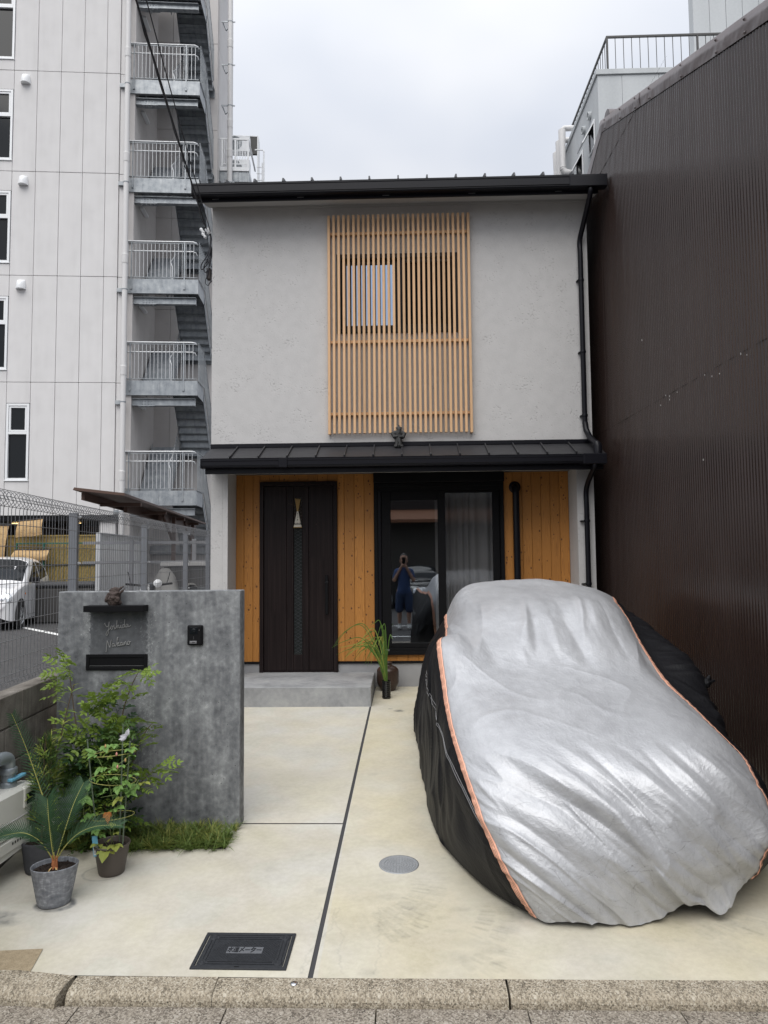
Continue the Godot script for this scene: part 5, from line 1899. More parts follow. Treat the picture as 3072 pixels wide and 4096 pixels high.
	for x in [-0.012, -0.006, 0.000]:
		bb(st, Vector3(x - 0.002, -0.047, 0.0306), Vector3(x + 0.002, -0.042, 0.0310))
	put("button_mark", st, "black_matt", ph)
	put("indicator", box1(Vector3(0.028, 0.030, 0.0281), Vector3(0.031, 0.036, 0.0286)), "grey_steel", ph)
	# the demon-faced roof tile on the ledge
	st = S()
	var c := [[Vector3(0, 0.01, 0), Vector3(0, 0.05, 0.0), 0.036, 0.036], [Vector3(0, 0.055, -0.004), Vector3(0, 0.078, -0.004), 0.034, 0.026],
		[Vector3(0.004, 0.042, 0.030), Vector3(0.006, 0.036, 0.040), 0.013, 0.011], [Vector3(-0.016, 0.038, 0.026), Vector3(-0.022, 0.030, 0.030), 0.011, 0.011], [Vector3(0.020, 0.036, 0.026), Vector3(0.032, 0.030, 0.026), 0.011, 0.012],
		[Vector3(-0.026, 0.018, 0.022), Vector3(0.030, 0.016, 0.026), 0.008, 0.010], [Vector3(-0.024, 0.028, 0.028), Vector3(0.03, 0.026, 0.032), 0.003, 0.003],
		[Vector3(-0.022, 0.066, 0.022), Vector3(-0.005, 0.058, 0.030), 0.009, 0.006], [Vector3(0.006, 0.058, 0.031), Vector3(0.026, 0.068, 0.022), 0.006, 0.009],
		[Vector3(-0.040, 0.060, 0.0), Vector3(-0.050, 0.020, 0.004), 0.010, 0.014], [Vector3(-0.046, 0.044, 0.008), Vector3(-0.048, 0.030, 0.012), 0.008, 0.010],
		[Vector3(0.020, 0.082, 0.0), Vector3(0.040, 0.100, -0.002), 0.010, 0.006], [Vector3(0.040, 0.100, -0.002), Vector3(0.066, 0.116, -0.004), 0.006, 0.0015],
		[Vector3(0.030, 0.064, 0.006), Vector3(0.050, 0.078, 0.004), 0.010, 0.007], [Vector3(0.050, 0.078, 0.004), Vector3(0.068, 0.098, 0.002), 0.007, 0.0015],
		[Vector3(-0.012, 0.090, 0.0), Vector3(0.012, 0.092, 0.0), 0.012, 0.012], [Vector3(-0.026, 0.082, 0.004), Vector3(-0.018, 0.088, 0.006), 0.010, 0.008],
		[Vector3(-0.03, 0.004, 0.0), Vector3(0.03, 0.004, 0.0), 0.016, 0.016], [Vector3(-0.012, 0.012, 0.036), Vector3(-0.012, 0.022, 0.036), 0.003, 0.004], [Vector3(0.018, 0.012, 0.036), Vector3(0.018, 0.022, 0.036), 0.003, 0.004]]
	nets(st, c, 0.0026, 0.006, 0.0026, 90.0)
	var on := thing("demon_tile", "small brown clay horned demon head standing on the black letterbox ledge", "ornament", Vector3(-1.866, 1.294, -4.556))
	put("head", st, "terracotta_dark", on)


# ---------------------------------------------------------------- block wall and mesh fence along the car park
func build_fence() -> void:
	var dirn := Vector3(-0.083, 0, -1).normalized()
	var turn := atan2(-dirn.x, -dirn.z)
	var bt := field(512, 512, [[321, 0.01, 5, 0.5], [322, 0.05, 3, 0.3, "", 1, 10], [323, 0.15, 3, 0.25]])
	mat("block_concrete", Color.WHITE, 0.92, {"tex": rgbt(paint(bt, 512, 512, [Color(0.035, 0.028, 0.022), Color(0.12, 0.105, 0.088), Color(0.21, 0.19, 0.165), Color(0.31, 0.285, 0.25)]), 512, 512), "bump": grey(field(512, 512, [[324, 0.2, 3, 0.9]]), 512, 512), "bs": 0.25, "tri": 1.1})
	# own axes: origin at z = -4.055, -z along the wall away from the street, face to +x
	var bw := thing("block_wall", "stained low concrete block wall under the mesh fence", "wall", Vector3(-2.283, 0, -4.055), turn)
	var st := S()
	bb(st, Vector3(-0.115, -0.4, -10.0), Vector3(-0.012, 0.785, 1.55))
	put("wall_core", st, "block_concrete", bw)
	var courses := [[-0.22, 0.0], [0.0, 0.2], [0.2, 0.408], [0.412, 0.612], [0.618, 0.80]]
	for r in 5:
		for i in 13:
			var z1: float = 1.55 - 0.4 * i - (0.2 if r % 2 == 0 else 0.0) + 0.036
			st = S()
			var top: bool = r == 4
			bb(st, Vector3(-0.02 if not top else -0.12, courses[r][0] + (0.0015 if r < 3 else 0.002), z1 - 0.3975), Vector3(rng.randf_range(-0.0015, 0.0015), courses[r][1] - 0.0015, z1 - 0.0015), 0.004)
			put("block", st, "block_concrete", bw)
	st = S()
	bb(st, Vector3(-0.12, 0.618, -10.0), Vector3(0.0, 0.80, -3.7))
	put("wall_top", st, "block_concrete", bw)
	# fence
	var fc := thing("mesh_fence", "grey welded wire mesh fence with folded top on the low block wall", "fence", Vector3(-2.343, 0, -4.055), turn)
	var wire := S()
	var pts := [Vector3(0.012, 0.835, 0), Vector3(0.016, 0.848, 0), Vector3(0.004, 0.862, 0), Vector3(0, 0.88, 0), Vector3(0, 1.885, 0), Vector3(0.006, 1.90, 0), Vector3(0.024, 1.916, 0), Vector3(0.030, 1.93, 0), Vector3(0.022, 1.95, 0), Vector3(0.006, 1.978, 0), Vector3(-0.008, 1.99, 0), Vector3(-0.024, 1.984, 0), Vector3(-0.032, 1.966, 0), Vector3(-0.022, 1.945, 0), Vector3(0.004, 1.90, 0)]
	tube(wire, pts, 0.0021, 5, false)
	var wm := wire.commit()
	for i in 172:
		var w := put("wire", wm, "fence_wire", fc)
		w.position = Vector3(rng.randf_range(-0.0008, 0.0008), 0, 0.95 - i * 0.05)
		w.rotation.z = rng.randf_range(-0.0015, 0.0015)
	var z0 := 1.0
	var z1 := -7.7
	for q in [[0.0035, 0.862], [0.0035, 0.90], [0.0035, 0.99], [0.0035, 1.10], [0.0035, 1.21], [0.0035, 1.324], [0.0035, 1.438], [0.0035, 1.544], [0.0035, 1.662], [0.0035, 1.792], [0.0035, 1.895], [0.033, 1.931], [-0.004, 1.9925], [-0.035, 1.962]]:
		st = S()
		var ps := []
		for i in 30:
			ps.append(Vector3(q[0] + sin(i * 1.9) * 0.0012, q[1] + sin(i * 0.7 + q[1] * 9.0) * 0.0018, lerpf(z0, z1, i / 29.0)))
		tube(st, ps, 0.0022, 5, false)
		put("cross_wire", st, "fence_wire", fc)
	for z in [0.74, -1.25, -3.16, -5.04, -6.53]:
		st = S()
		bb(st, Vector3(-0.075, 0.5, z - 0.02), Vector3(-0.012, 1.925, z + 0.02), 0.004)
		bb(st, Vector3(-0.076, 1.925, z - 0.022), Vector3(-0.010, 1.932, z + 0.022), 0.002)
		var po := put("post", st, "fence_post", fc)
		for y in [0.92, 1.21, 1.55, 1.90]:
			st = S()
			bb(st, Vector3(-0.012, y - 0.012, z - 0.008), Vector3(0.006, y + 0.012, z + 0.008), 0.003)
			lathe(st, [Vector2(0.0001, 0.008), Vector2(0.007, 0.006), Vector2(0.007, 0.0)], 8, Transform3D(Basis(Vector3(0, 0, 1), -PI / 2), Vector3(0.006, y, z)))
			put("clamp", st, "rim_silver", po)


# ---------------------------------------------------------------- things in the car park
func wheel(par: Node3D, at: Vector3, side: float, r: float) -> void:
	var xf := Transform3D(Basis(Vector3(0, 0, 1), -PI / 2 * side), at)
	var st := S()
	lathe(st, [Vector2(r * 0.66, -0.085), Vector2(r * 0.9, -0.09), Vector2(r * 0.985, -0.07), Vector2(r, -0.04), Vector2(r, 0.04), Vector2(r * 0.985, 0.066), Vector2(r * 0.92, 0.082), Vector2(r * 0.66, 0.080), Vector2(r * 0.64, 0.05)], 32, xf)
	var w := put("wheel", st, "rubber", par)
	st = S()
	lathe(st, [Vector2(r * 0.68, 0.076), Vector2(r * 0.66, 0.084), Vector2(r * 0.60, 0.074), Vector2(r * 0.56, 0.040), Vector2(0.0001, 0.036)], 28, xf)
	for i in 7:
		var a := TAU * i / 7.0
		var d := xf.basis * Vector3(cos(a), 0, sin(a))
		var t := xf.basis * Vector3(-sin(a), 0, cos(a))
		var n := xf.basis * Vector3.UP
		var bs := Basis(d, n, t)
		box(st, at + d * r * 0.36 + n * 0.058, Vector3(r * 0.46, 0.03, r * 0.16), 0.008, bs)
	lathe(st, [Vector2(r * 0.16, 0.05), Vector2(r * 0.15, 0.078), Vector2(0.0001, 0.084)], 16, xf)
	put("rim", st, "rim_silver", w)


# a small hatchback; own axes: +z is the nose, origin on the ground under its middle
func hatchback(n: String, label: String, at: Vector3, turn: float, paintm: String) -> Node3D:
	var car := thing(n, label, "car", at, turn)
	# stations: z, bottom, belt y, roof y, half width low, half width belt, half width roof
	var tab := [[1.70, 0.30, 0.42, 0.52, 0.42, 0.46, 0.30], [1.66, 0.22, 0.55, 0.68, 0.58, 0.60, 0.46], [1.55, 0.19, 0.68, 0.79, 0.68, 0.685, 0.56], [1.30, 0.18, 0.80, 0.87, 0.72, 0.715, 0.60], [0.95, 0.18, 0.87, 0.93, 0.735, 0.725, 0.62], [0.72, 0.18, 0.90, 1.00, 0.735, 0.728, 0.60], [0.35, 0.18, 0.92, 1.30, 0.737, 0.73, 0.57], [0.02, 0.18, 0.93, 1.47, 0.737, 0.73, 0.56], [-0.4, 0.18, 0.95, 1.51, 0.737, 0.73, 0.555], [-0.9, 0.18, 0.975, 1.50, 0.737, 0.73, 0.55], [-1.30, 0.19, 1.00, 1.44, 0.73, 0.722, 0.53], [-1.50, 0.21, 0.99, 1.25, 0.71, 0.70, 0.52], [-1.62, 0.24, 0.90, 1.05, 0.68, 0.67, 0.54], [-1.69, 0.30, 0.60, 0.72, 0.60, 0.60, 0.48], [-1.70, 0.36, 0.48, 0.55, 0.46, 0.46, 0.36]]
	var vs := []
	for t in tab:
		var half := [Vector2(t[4], t[1]), Vector2(t[4] + 0.002, lerpf(t[1], t[2], 0.55)), Vector2(t[5], t[2]), Vector2(lerpf(t[5], t[6], 0.5) + 0.015, lerpf(t[2], t[3], 0.52)), Vector2(t[6] + 0.012, t[3] - minf(0.07, (t[3] - t[2]) * 0.3)), Vector2(t[6] * 0.72, t[3] - 0.006), Vector2(0, t[3] + 0.012)]
		vs.append([t[0], half])
	var pt := func(z: float, u: float) -> Vector3:
		# u in -1..1 across, 0 roof centre, +-1 sill
		var i := 0
		while i < vs.size() - 2 and vs[i + 1][0] > z:
			i += 1
		var k := clampf((vs[i][0] - z) / (vs[i][0] - vs[i + 1][0]), 0, 1)
		var ks := k * k * (3 - 2 * k) * 0.3 + k * 0.7
		var a := (1.0 - absf(u)) * 6.0
		var j := mini(int(a), 5)
		var s := a - j
		var p: Vector2 = (vs[i][1][j] as Vector2).lerp(vs[i][1][j + 1], s)
		var q: Vector2 = (vs[i + 1][1][j] as Vector2).lerp(vs[i + 1][1][j + 1], s)
		var r := p.lerp(q, ks)
		return Vector3(r.x * signf(u), r.y, z)
	var patch := func(z0: float, z1: float, ua: float, ub: float, ua2: float, ub2: float, lift: float, nz: int, nu: int) -> SurfaceTool:
		var rows := []
		for i in nz + 1:
			var t := float(i) / nz
			var z := lerpf(z0, z1, t)
			var row := []
			for j in nu + 1:
				var u := lerpf(lerpf(ua, ua2, t), lerpf(ub, ub2, t), float(j) / nu)
				var p: Vector3 = pt.call(z, u)
				var c := Vector3(0, 0.75, clampf(z, -1.0, 1.0))
				row.append(p + (p - c).normalized() * lift)
			rows.append(row)
		var s := S()
		sheet(s, rows, false)
		return s
	var body: SurfaceTool = patch.call(1.70, -1.70, -1.0, 1.0, -1.0, 1.0, 0.0, 68, 48)
	put("body", body, paintm, car)
	put("front_cap", box1(Vector3(-0.42, 0.30, 1.60), Vector3(0.42, 0.52, 1.698), 0.02), paintm, car)
	put("rear_cap", box1(Vector3(-0.44, 0.36, -1.698), Vector3(0.44, 0.55, -1.60), 0.02), paintm, car)
	put("underbody", box1(Vector3(-0.66, 0.15, -1.5), Vector3(0.66, 0.30, 1.5)), "rubber", car)
	put("windscreen", patch.call(0.70, 0.06, -0.40, 0.40, -0.36, 0.36, 0.006, 10, 16), "dark_glass", car)
	put("rear_window", patch.call(-1.33, -1.56, -0.40, 0.40, -0.42, 0.42, 0.006, 8, 16), "dark_glass", car)
	for s in [-1.0, 1.0]:
		put("side_window", patch.call(0.42, -0.42, 0.645 * s, 0.60 * s, 0.65 * s, 0.36 * s, 0.005, 10, 8) if s > 0 else patch.call(0.42, -0.42, 0.60 * s, 0.645 * s, 0.36 * s, 0.65 * s, 0.005, 10, 8), "dark_glass", car)
		put("side_window", patch.call(-0.50, -1.18, 0.65 * s, 0.36 * s, 0.62 * s, 0.42 * s, 0.005, 10, 8) if s > 0 else patch.call(-0.50, -1.18, 0.36 * s, 0.65 * s, 0.42 * s, 0.62 * s, 0.005, 10, 8), "dark_glass", car)
		for z in [1.10, -1.12]:
			var st := S()
			lathe(st, [Vector2(0.335, -0.02), Vector2(0.335, 0.006), Vector2(0.0001, 0.006)], 28, Transform3D(Basis(Vector3(0, 0, 1), -PI / 2 * s), Vector3(0.732 * s, 0.30, z)))
			put("wheel_arch", st, "rubber", car)
			wheel(car, Vector3(0.675 * s, 0.272, z), s, 0.272)
		# lamps, mirror, handle, seams
		var st2 := S()
		lathe(st2, [Vector2(0.13, -0.02), Vector2(0.125, 0.012), Vector2(0.09, 0.03), Vector2(0.0001, 0.04)], 20, Transform3D(Basis(Vector3(0, 0.25, 0.97).cross(Vector3(s, 0, 0)).normalized(), 0.0) * Basis(Vector3.RIGHT, 1.15), Vector3(0.55 * s, 0.655, 1.585)))
		put("headlight", st2, "lamp_clear", car)
		st2 = S()
		lathe(st2, [Vector2(0.07, 0.03), Vector2(0.065, 0.045), Vector2(0.0001, 0.05)], 14, Transform3D(Basis(Vector3.RIGHT, 1.25), Vector3(0.50 * s, 0.65, 1.60)))
		put("headlight_bulb", st2, "chrome", car)
		put("tail_light", box1(Vector3(0.50 * s, 0.62, -1.64), Vector3(0.62 * s, 0.85, -1.58), 0.02), "orange_lamp", car)
		st2 = S()
		box(st2, Vector3(0.84 * s, 1.0, 0.42), Vector3(0.19, 0.13, 0.09), 0.03)
		bb(st2, Vector3(0.72 * s, 0.96, 0.40), Vector3(0.76 * s, 1.0, 0.44))
		put("mirror", st2, "black_matt", car)
		put("door_handle", box1(Vector3(0.735 * s, 0.80, -0.42), Vector3(0.755 * s, 0.86, -0.34), 0.008), "black_matt", car)
		put("side_marker", box1(Vector3(0.728 * s, 0.70, 0.78), Vector3(0.744 * s, 0.74, 0.83), 0.006), "orange_lamp", car)
		st2 = S()
		for z in [0.62, -0.46]:
			bb(st2, Vector3(0.736 * s, 0.26, z - 0.003), Vector3(0.7405 * s, 0.90, z + 0.003))
		bb(st2, Vector3(0.737 * s, 0.255, -0.46), Vector3(0.7415 * s, 0.261, 0.62))
		put("door_seam", st2, "joint_dark", car)
	put("grille", box1(Vector3(-0.30, 0.26, 1.685), Vector3(0.30, 0.36, 1.702), 0.01), "black_matt", car)
	put("number_plate", box1(Vector3(-0.16, 0.42, 1.70), Vector3(0.16, 0.56, 1.712), 0.004), "window_white", car)
	return car


func build_lot() -> void:
	var lot := 0.16
	var f := Basis(Vector3.UP, deg_to_rad(14.3))
	var wheel_at := Vector3(-8.08, lot, -14.88)
	hatchback("white_car", "small white hatchback parked behind the mesh fence on the far left", wheel_at - f * Vector3(0.74, 0, 1.10), deg_to_rad(14.3), "car_white")
	# low dark bin between the car and the screen
	var bin := thing("storage_bin", "low dark lidded bin between the white car and the white corrugated screen", "bin", Vector3(-7.75, lot, -16.4), 0.06)
	put("bin_body", box1(Vector3(-0.65, 0, -0.4), Vector3(0.65, 0.80, 0.4), 0.04), "rail_brown", bin)
	put("bin_lid", box1(Vector3(-0.68, 0.803, -0.43), Vector3(0.68, 0.93, 0.43), 0.05), "joint_dark", bin)
	# white corrugated screen standing along the bays
	var sc := thing("corrugated_screen", "white corrugated metal screen standing behind the mesh fence", "screen", Vector3(-5.622, lot, -13.0), 0.083)
	var rows := [[], []]
	for i in 161:
		var z := -i * 2.65 / 160.0
		for q in 2:
			rows[q].append(Vector3(0.018 * clampf(sin(i * TAU / 8.0) * 1.6, -1.0, 1.0), q * 1.9, z))
	var st := S()
	sheet(st, rows, false)
	put("corrugated_sheet", st, "window_white", sc)
	st = S()
	bb(st, Vector3(-0.06, 0, -2.70), Vector3(0.03, 1.93, -2.65))
	bb(st, Vector3(-0.06, 0, 0.002), Vector3(0.03, 1.93, 0.04))
	bb(st, Vector3(-0.05, 1.90, -2.65), Vector3(0.03, 1.93, 0.0))
	put("screen_frame", st, "rail_light", sc)
	# boarded yard fence in front of the dark ground floor, bamboo blinds above it
	var yf := thing("board_fence", "ochre boarded yard fence beneath the tall pale building", "fence", Vector3(-9.95, lot, -17.55), 0.06)
	for i in 24:
		st = S()
		bb(st, Vector3(i * 0.11 + 0.002, 0.75, -0.02), Vector3(i * 0.11 + 0.107, 2.04, rng.randf_range(-0.004, 0.004)), 0.004)
		put("board", st, "yellow_board", yf)
	for y in [1.30, 2.03]:
		put("fence_rail", box1(Vector3(0, y, 0.006), Vector3(2.64, y + 0.035, 0.03)), "dark_brown" if y < 2.0 else "yellow_board", yf)
	put("base_board", box1(Vector3(0, 0, -0.02), Vector3(2.64, 0.74, 0.0)), "dark_brown", yf)
	var gf := thing("green_frame", "dark green framed mesh panel leaning before the ochre boards", "mesh panel", Vector3(-9.62, lot, -17.40), 0.06)
	st = S()
	frame_box(st, 0.0, 2.25, 0.70, 1.87, -0.02, 0.02, 0.035)
	bb(st, Vector3(0.66, 0.735, -0.02), Vector3(0.70, 1.835, 0.02))
	put("frame", st, "green_frame", gf)
	st = S()
	for i in 26:
		tube(st, [Vector3(0.04 + i * 0.09, 0.74, 0), Vector3(minf(2.2, 0.04 + i * 0.09 + 0.5), 1.83, 0)], 0.003, 4, false)
	put("mesh_wire", st, "green_frame", gf).set_meta("kind", "stuff")
	for q in [[-9.50, 2.36, -17.3, 0.60, 0.40, 0.10, "tilted bamboo blind hanging beside the dark opening, right one of two"], [-10.25, 2.08, -17.3, 0.46, 0.80, -0.06, "longer bamboo blind at the left frame edge above the white car"], [-9.62, 1.72, -17.35, 0.85, 0.26, 0.0, "low brown bamboo blind hung just above the green framed panel"]]:
		var bl := thing("bamboo_blind", q[6], "blind", Vector3(q[0], q[1], q[2]), 0.06)
		st = S()
		var rw := []
		for i in 13:
			var row := []
			for j in 9:
				row.append(Vector3(lerpf(-q[3] * 0.12 * (i / 12.0), q[3] - q[3] * 0.05 * (i / 12.0), j / 8.0), q[4] * (0.5 - i / 12.0) + sin(j * 0.9) * 0.01, 0.05 * sin(i * 0.26) + 0.06 * (i / 12.0)))
			rw.append(row)
		sheet(st, rw, true)
		put("slat_sheet", st, "bamboo", bl)
		bl.rotation.z = q[5]
		st = S()
		tube(st, [Vector3(-0.02, q[4] * 0.5 + 0.01, 0), Vector3(q[3] + 0.02, q[4] * 0.5 + 0.01, 0)], 0.018, 6)
		put("roller_pole", st, "dark_brown", bl)
	# brown lean-to roof over the bicycles
	var aw := thing("bicycle_roof", "low sloping dark brown roof over the bicycles behind the fence", "canopy", Vector3(-4.94, 0, -10.45), 0.14)
	st = S()
	prism(st, PackedVector2Array([Vector2(0.0, 2.63), Vector2(0.02, 2.67), Vector2(0.75, 2.585), Vector2(0.75, 2.545)]), -9.0, 0.0)
	put("roof_sheet", st, "awning_brown", aw)
	st = S()
	bb(st, Vector3(0.02, 2.51, -9.0), Vector3(0.07, 2.62, -0.35))
	put("eave_beam", st, "awning_brown", aw)
	st = S()
	bb(st, Vector3(0.20, 2.44, -9.0), Vector3(0.27, 2.60, -2.2))
	put("purlin", st, "awning_brown", aw)
	st = S()
	bb(st, Vector3(0.42, 2.40, -9.0), Vector3(0.49, 2.57, -4.2))
	put("purlin", st, "awning_brown", aw)
	for z in [-1.2, -3.4, -5.6, -7.8]:
		put("rafter", box1(Vector3(0.075, 2.47, z - 0.03), Vector3(0.73, 2.53, z + 0.03)), "awning_brown", aw)
	for z in [-5.2, -7.9]:
		st = S()
		bb(st, Vector3(0.52, 0.16, z - 0.04), Vector3(0.60, 2.52, z + 0.04))
		tube(st, [Vector3(0.56, 1.95, z + 0.05), Vector3(0.5, 2.5, z + 0.95)], 0.035, 6)
		put("post", st, "awning_brown", aw)
	# covered bicycles and a motor scooter under it
	for i in 4:
		var z := -9.8 - i * 1.05
		var bk := thing("covered_bicycle", ["bicycle under a grey cover nearest the white screen", "second covered bicycle in the row behind the fence", "third covered bicycle, beside the fence post", "covered bicycle deepest in the row by the house corner"][i], "bicycle", Vector3(-3.95 + i * 0.12, lot, z - 1.9), 0.5 - i * 0.2, "covered bicycles behind the mesh fence")
		st = S()
		var rr := []
		for a in 15:
			var t := a / 14.0 * 2.0 - 1.0
			var row := []
			for b2 in 17:
				var u := b2 / 16.0 * 2.0 - 1.0
				var hgt := 1.12 - 0.28 * t * t + 0.10 * cos(t * 5.0 + i)
				var wd := 0.30 * (1.0 - 0.25 * t * t) + 0.02 * sin(a * 2.1 + u * 7.0)
				row.append(Vector3(wd * signf(u) * pow(absf(u), 0.8), hgt * (1.0 - pow(absf(u), 2.4)) + 0.06, t * 0.9))
			rr.append(row)
		sheet(st, rr, true)
		put("cover", st, "cover_grey", bk)
		for z2 in [-0.58, 0.58]:
			st = S()
			lathe(st, [Vector2(0.30, -0.02), Vector2(0.335, -0.015), Vector2(0.335, 0.015), Vector2(0.30, 0.02)], 24, Transform3D(Basis(Vector3(0, 0, 1), PI / 2), Vector3(0, 0.335, z2)))
			put("wheel", st, "rubber", bk)
	var ms := thing("motor_scooter", "dark motor scooter with round white lamps behind the mesh fence", "scooter", Vector3(-3.86, lot, -10.7), 0.35)
	for z2 in [-0.62, 0.62]:
		st = S()
		lathe(st, [Vector2(0.15, -0.05), Vector2(0.24, -0.05), Vector2(0.26, -0.02), Vector2(0.26, 0.02), Vector2(0.24, 0.05), Vector2(0.15, 0.05)], 24, Transform3D(Basis(Vector3(0, 0, 1), PI / 2), Vector3(0, 0.26, z2)))
		put("wheel", st, "rubber", ms)
	st = S()
	nets(st, [[Vector3(0, 0.35, -0.6), Vector3(0, 0.55, -0.2), 0.12, 0.14], [Vector3(0, 0.68, -0.75), Vector3(0, 0.72, -0.05), 0.10, 0.13], [Vector3(0, 0.28, -0.1), Vector3(0, 0.28, 0.25), 0.12, 0.12], [Vector3(0, 0.35, 0.40), Vector3(0, 0.85, 0.30), 0.13, 0.10], [Vector3(0, 0.85, 0.30), Vector3(0, 1.0, 0.26), 0.11, 0.09]], 0.03, 0.08)
	put("body", st, "car_dark", ms)
	st = S()
	var fn := []
	for a in 13:
		var row := []
		for b3 in 9:
			var t := PI * a / 12.0
			row.append(Vector3(lerpf(-0.09, 0.09, b3 / 8.0), 0.26 + sin(t) * (0.31 - 0.05 * pow(absf(b3 / 4.0 - 1.0), 2.0)), 0.62 + cos(t) * 0.31))
		fn.append(row)
	sheet(st, fn, true)
	put("mudguard", st, "car_white", ms)
	st = S()
	tube(st, [Vector3(-0.33, 1.06, 0.16), Vector3(-0.12, 1.04, 0.26), Vector3(0.12, 1.04, 0.26), Vector3(0.33, 1.06, 0.16)], 0.016, 8)
	tube(st, [Vector3(-0.25, 1.05, 0.2), Vector3(-0.30, 1.24, 0.16)], 0.007, 6)
	tube(st, [Vector3(0.25, 1.05, 0.2), Vector3(0.30, 1.24, 0.16)], 0.007, 6)
	put("handlebar", st, "black_metal", ms)
	for q in [[-0.06, 0.98, 0.40, 0.065], [0.12, 1.07, 0.36, 0.06]]:
		st = S()
		lathe(st, [Vector2(0.0001, -0.09), Vector2(q[3] * 0.8, -0.06), Vector2(q[3], 0.0), Vector2(q[3] * 0.96, 0.012), Vector2(0.0001, 0.03)], 20, Transform3D(Basis(Vector3.RIGHT, PI / 2), Vector3(q[0], q[1], q[2])))
		put("headlight", st, "window_white", ms)
	st = S()
	bb(st, Vector3(-0.14, 0.76, -1.0), Vector3(0.14, 0.78, -0.66), 0.005)
	for x in [-0.14, -0.07, 0.0, 0.07, 0.14]:
		tube(st, [Vector3(x, 0.80, -1.0), Vector3(x, 0.80, -0.66)], 0.008, 6)
	put("luggage_rack", st, "rail_light", ms)
	# steel bike rack posts, a grey storage shed
	var rk := thing("bicycle_rack", "grey steel bicycle rack posts and rail behind the mesh fence", "rack", Vector3(-4.3, lot, -12.6), 0.083)
	for x in [-0.55, 0.55]:
		put("rack_post", box1(Vector3(x - 0.035, 0, -0.035), Vector3(x + 0.035, 1.78, 0.035), 0.004), "grey_steel", rk)
	for y in [1.70, 1.35]:
		put("rack_rail", box1(Vector3(-1.4, y, -0.02), Vector3(1.4, y + 0.05, 0.02)), "grey_steel", rk)
	var sh := thing("storage_shed", "low grey storage box with lid behind the fence by the house corner", "storage box", Vector3(-3.55, lot, -12.4), 0.083)
	put("box_body", box1(Vector3(-0.55, 0, -0.4), Vector3(0.55, 1.30, 0.4), 0.01), "rail_brown", sh)
	put("box_lid", box1(Vector3(-0.60, 1.303, -0.45), Vector3(0.60, 1.38, 0.45), 0.012), "trim_grey", sh)
	put("box_basket", box1(Vector3(-0.50, 0.75, 0.404), Vector3(0.20, 0.95, 0.43), 0.006), "galv_dark", sh)


# ---------------------------------------------------------------- the covered car
const CAR_X := 1.10
const CAR_D := 3.47
# control net of the draped cloth: rows from the front hem over the bonnet, screen and roof to the rear hem;
# columns left hem, left flank, left seam, bonnet left, middle, bonnet right, right seam, right flank, right hem; x, height, distance behind the nose
const NET := [
	[-.90, .03, .84, -.72, .03, .36, -.50, .03, .05, -.25, .03, .0, .05, .02, .02, .35, .08, .08, .58, .16, .15, .82, .14, .42, .95, .06, .80],
	[-.93, .03, 1.05, -.82, .22, .44, -.60, .19, .03, -.30, .24, -.03, .0, .25, -.03, .33, .27, .0, .66, .33, .13, .86, .27, .42, .96, .05, 1.0],
	[-.95, .03, 1.25, -.87, .33, .62, -.71, .40, .14, -.36, .46, .02, .0, .46, .0, .36, .46, .03, .72, .44, .26, .89, .33, .60, .97, .05, 1.2],
	[-.96, .03, 1.40, -.90, .42, .85, -.79, .60, .36, -.42, .66, .16, .0, .66, .12, .40, .66, .16, .73, .60, .42, .91, .42, .85, .97, .05, 1.4],
	[-.965, .03, 1.60, -.915, .50, 1.1, -.835, .74, .66, -.50, .80, .42, .0, .80, .40, .46, .79, .42, .70, .67, .62, .93, .50, 1.1, .975, .05, 1.6],
	[-.97, .03, 1.80, -.93, .58, 1.35, -.855, .90, .98, -.50, .92, .85, .0, .915, .85, .42, .89, .85, .67, .76, .98, .94, .66, 1.3, .98, .05, 1.8],
	[-.98, .03, 2.00, -.95, .66, 1.55, -.87, 1.13, 1.30, -.50, 1.03, 1.15, .0, 1.025, 1.15, .38, 1.0, 1.15, .58, .90, 1.3, .93, .85, 1.5, .98, .05, 2.0],
	[-.99, .03, 2.30, -.95, .70, 1.95, -.80, 1.08, 1.75, -.52, 1.17, 1.45, .0, 1.18, 1.42, .38, 1.15, 1.45, .58, 1.03, 1.65, .90, .97, 1.9, .98, .05, 2.3],
	[-.99, .03, 2.60, -.93, .72, 2.35, -.76, 1.08, 2.25, -.55, 1.30, 1.85, .0, 1.35, 1.78, .38, 1.33, 1.8, .62, 1.18, 2.1, .88, 1.02, 2.4, .98, .05, 2.6],
	[-1.0, .03, 2.90, -.92, .72, 2.75, -.74, 1.08, 2.70, -.56, 1.36, 2.50, .0, 1.41, 2.45, .40, 1.39, 2.5, .72, 1.24, 2.7, .90, 1.0, 2.8, .98, .05, 2.9],
	[-1.02, .05, 3.20, -.93, .70, 3.15, -.72, 1.10, 3.10, -.54, 1.36, 3.05, .0, 1.43, 3.00, .42, 1.37, 3.0, .78, 1.24, 3.1, .92, .95, 3.2, 1.0, .05, 3.2],
	[-1.0, .05, 3.50, -.88, .60, 3.55, -.68, .92, 3.60, -.50, 1.08, 3.60, .0, 1.12, 3.62, .45, 1.08, 3.6, .74, .92, 3.6, .88, .6, 3.55, 1.0, .05, 3.5],
	[-.92, .05, 3.72, -.80, .06, 3.80, -.62, .06, 3.84, -.40, .06, 3.86, .0, .06, 3.87, .40, .06, 3.86, .62, .06, 3.84, .80, .06, 3.80, .92, .05, 3.72]]


func cr(a: Vector3, b: Vector3, c: Vector3, d: Vector3, t: float) -> Vector3:
	return 0.5 * ((2.0 * b) + (c - a) * t + (2.0 * a - 5.0 * b + 4.0 * c - d) * t * t + (3.0 * b - a - 3.0 * c + d) * t * t * t)


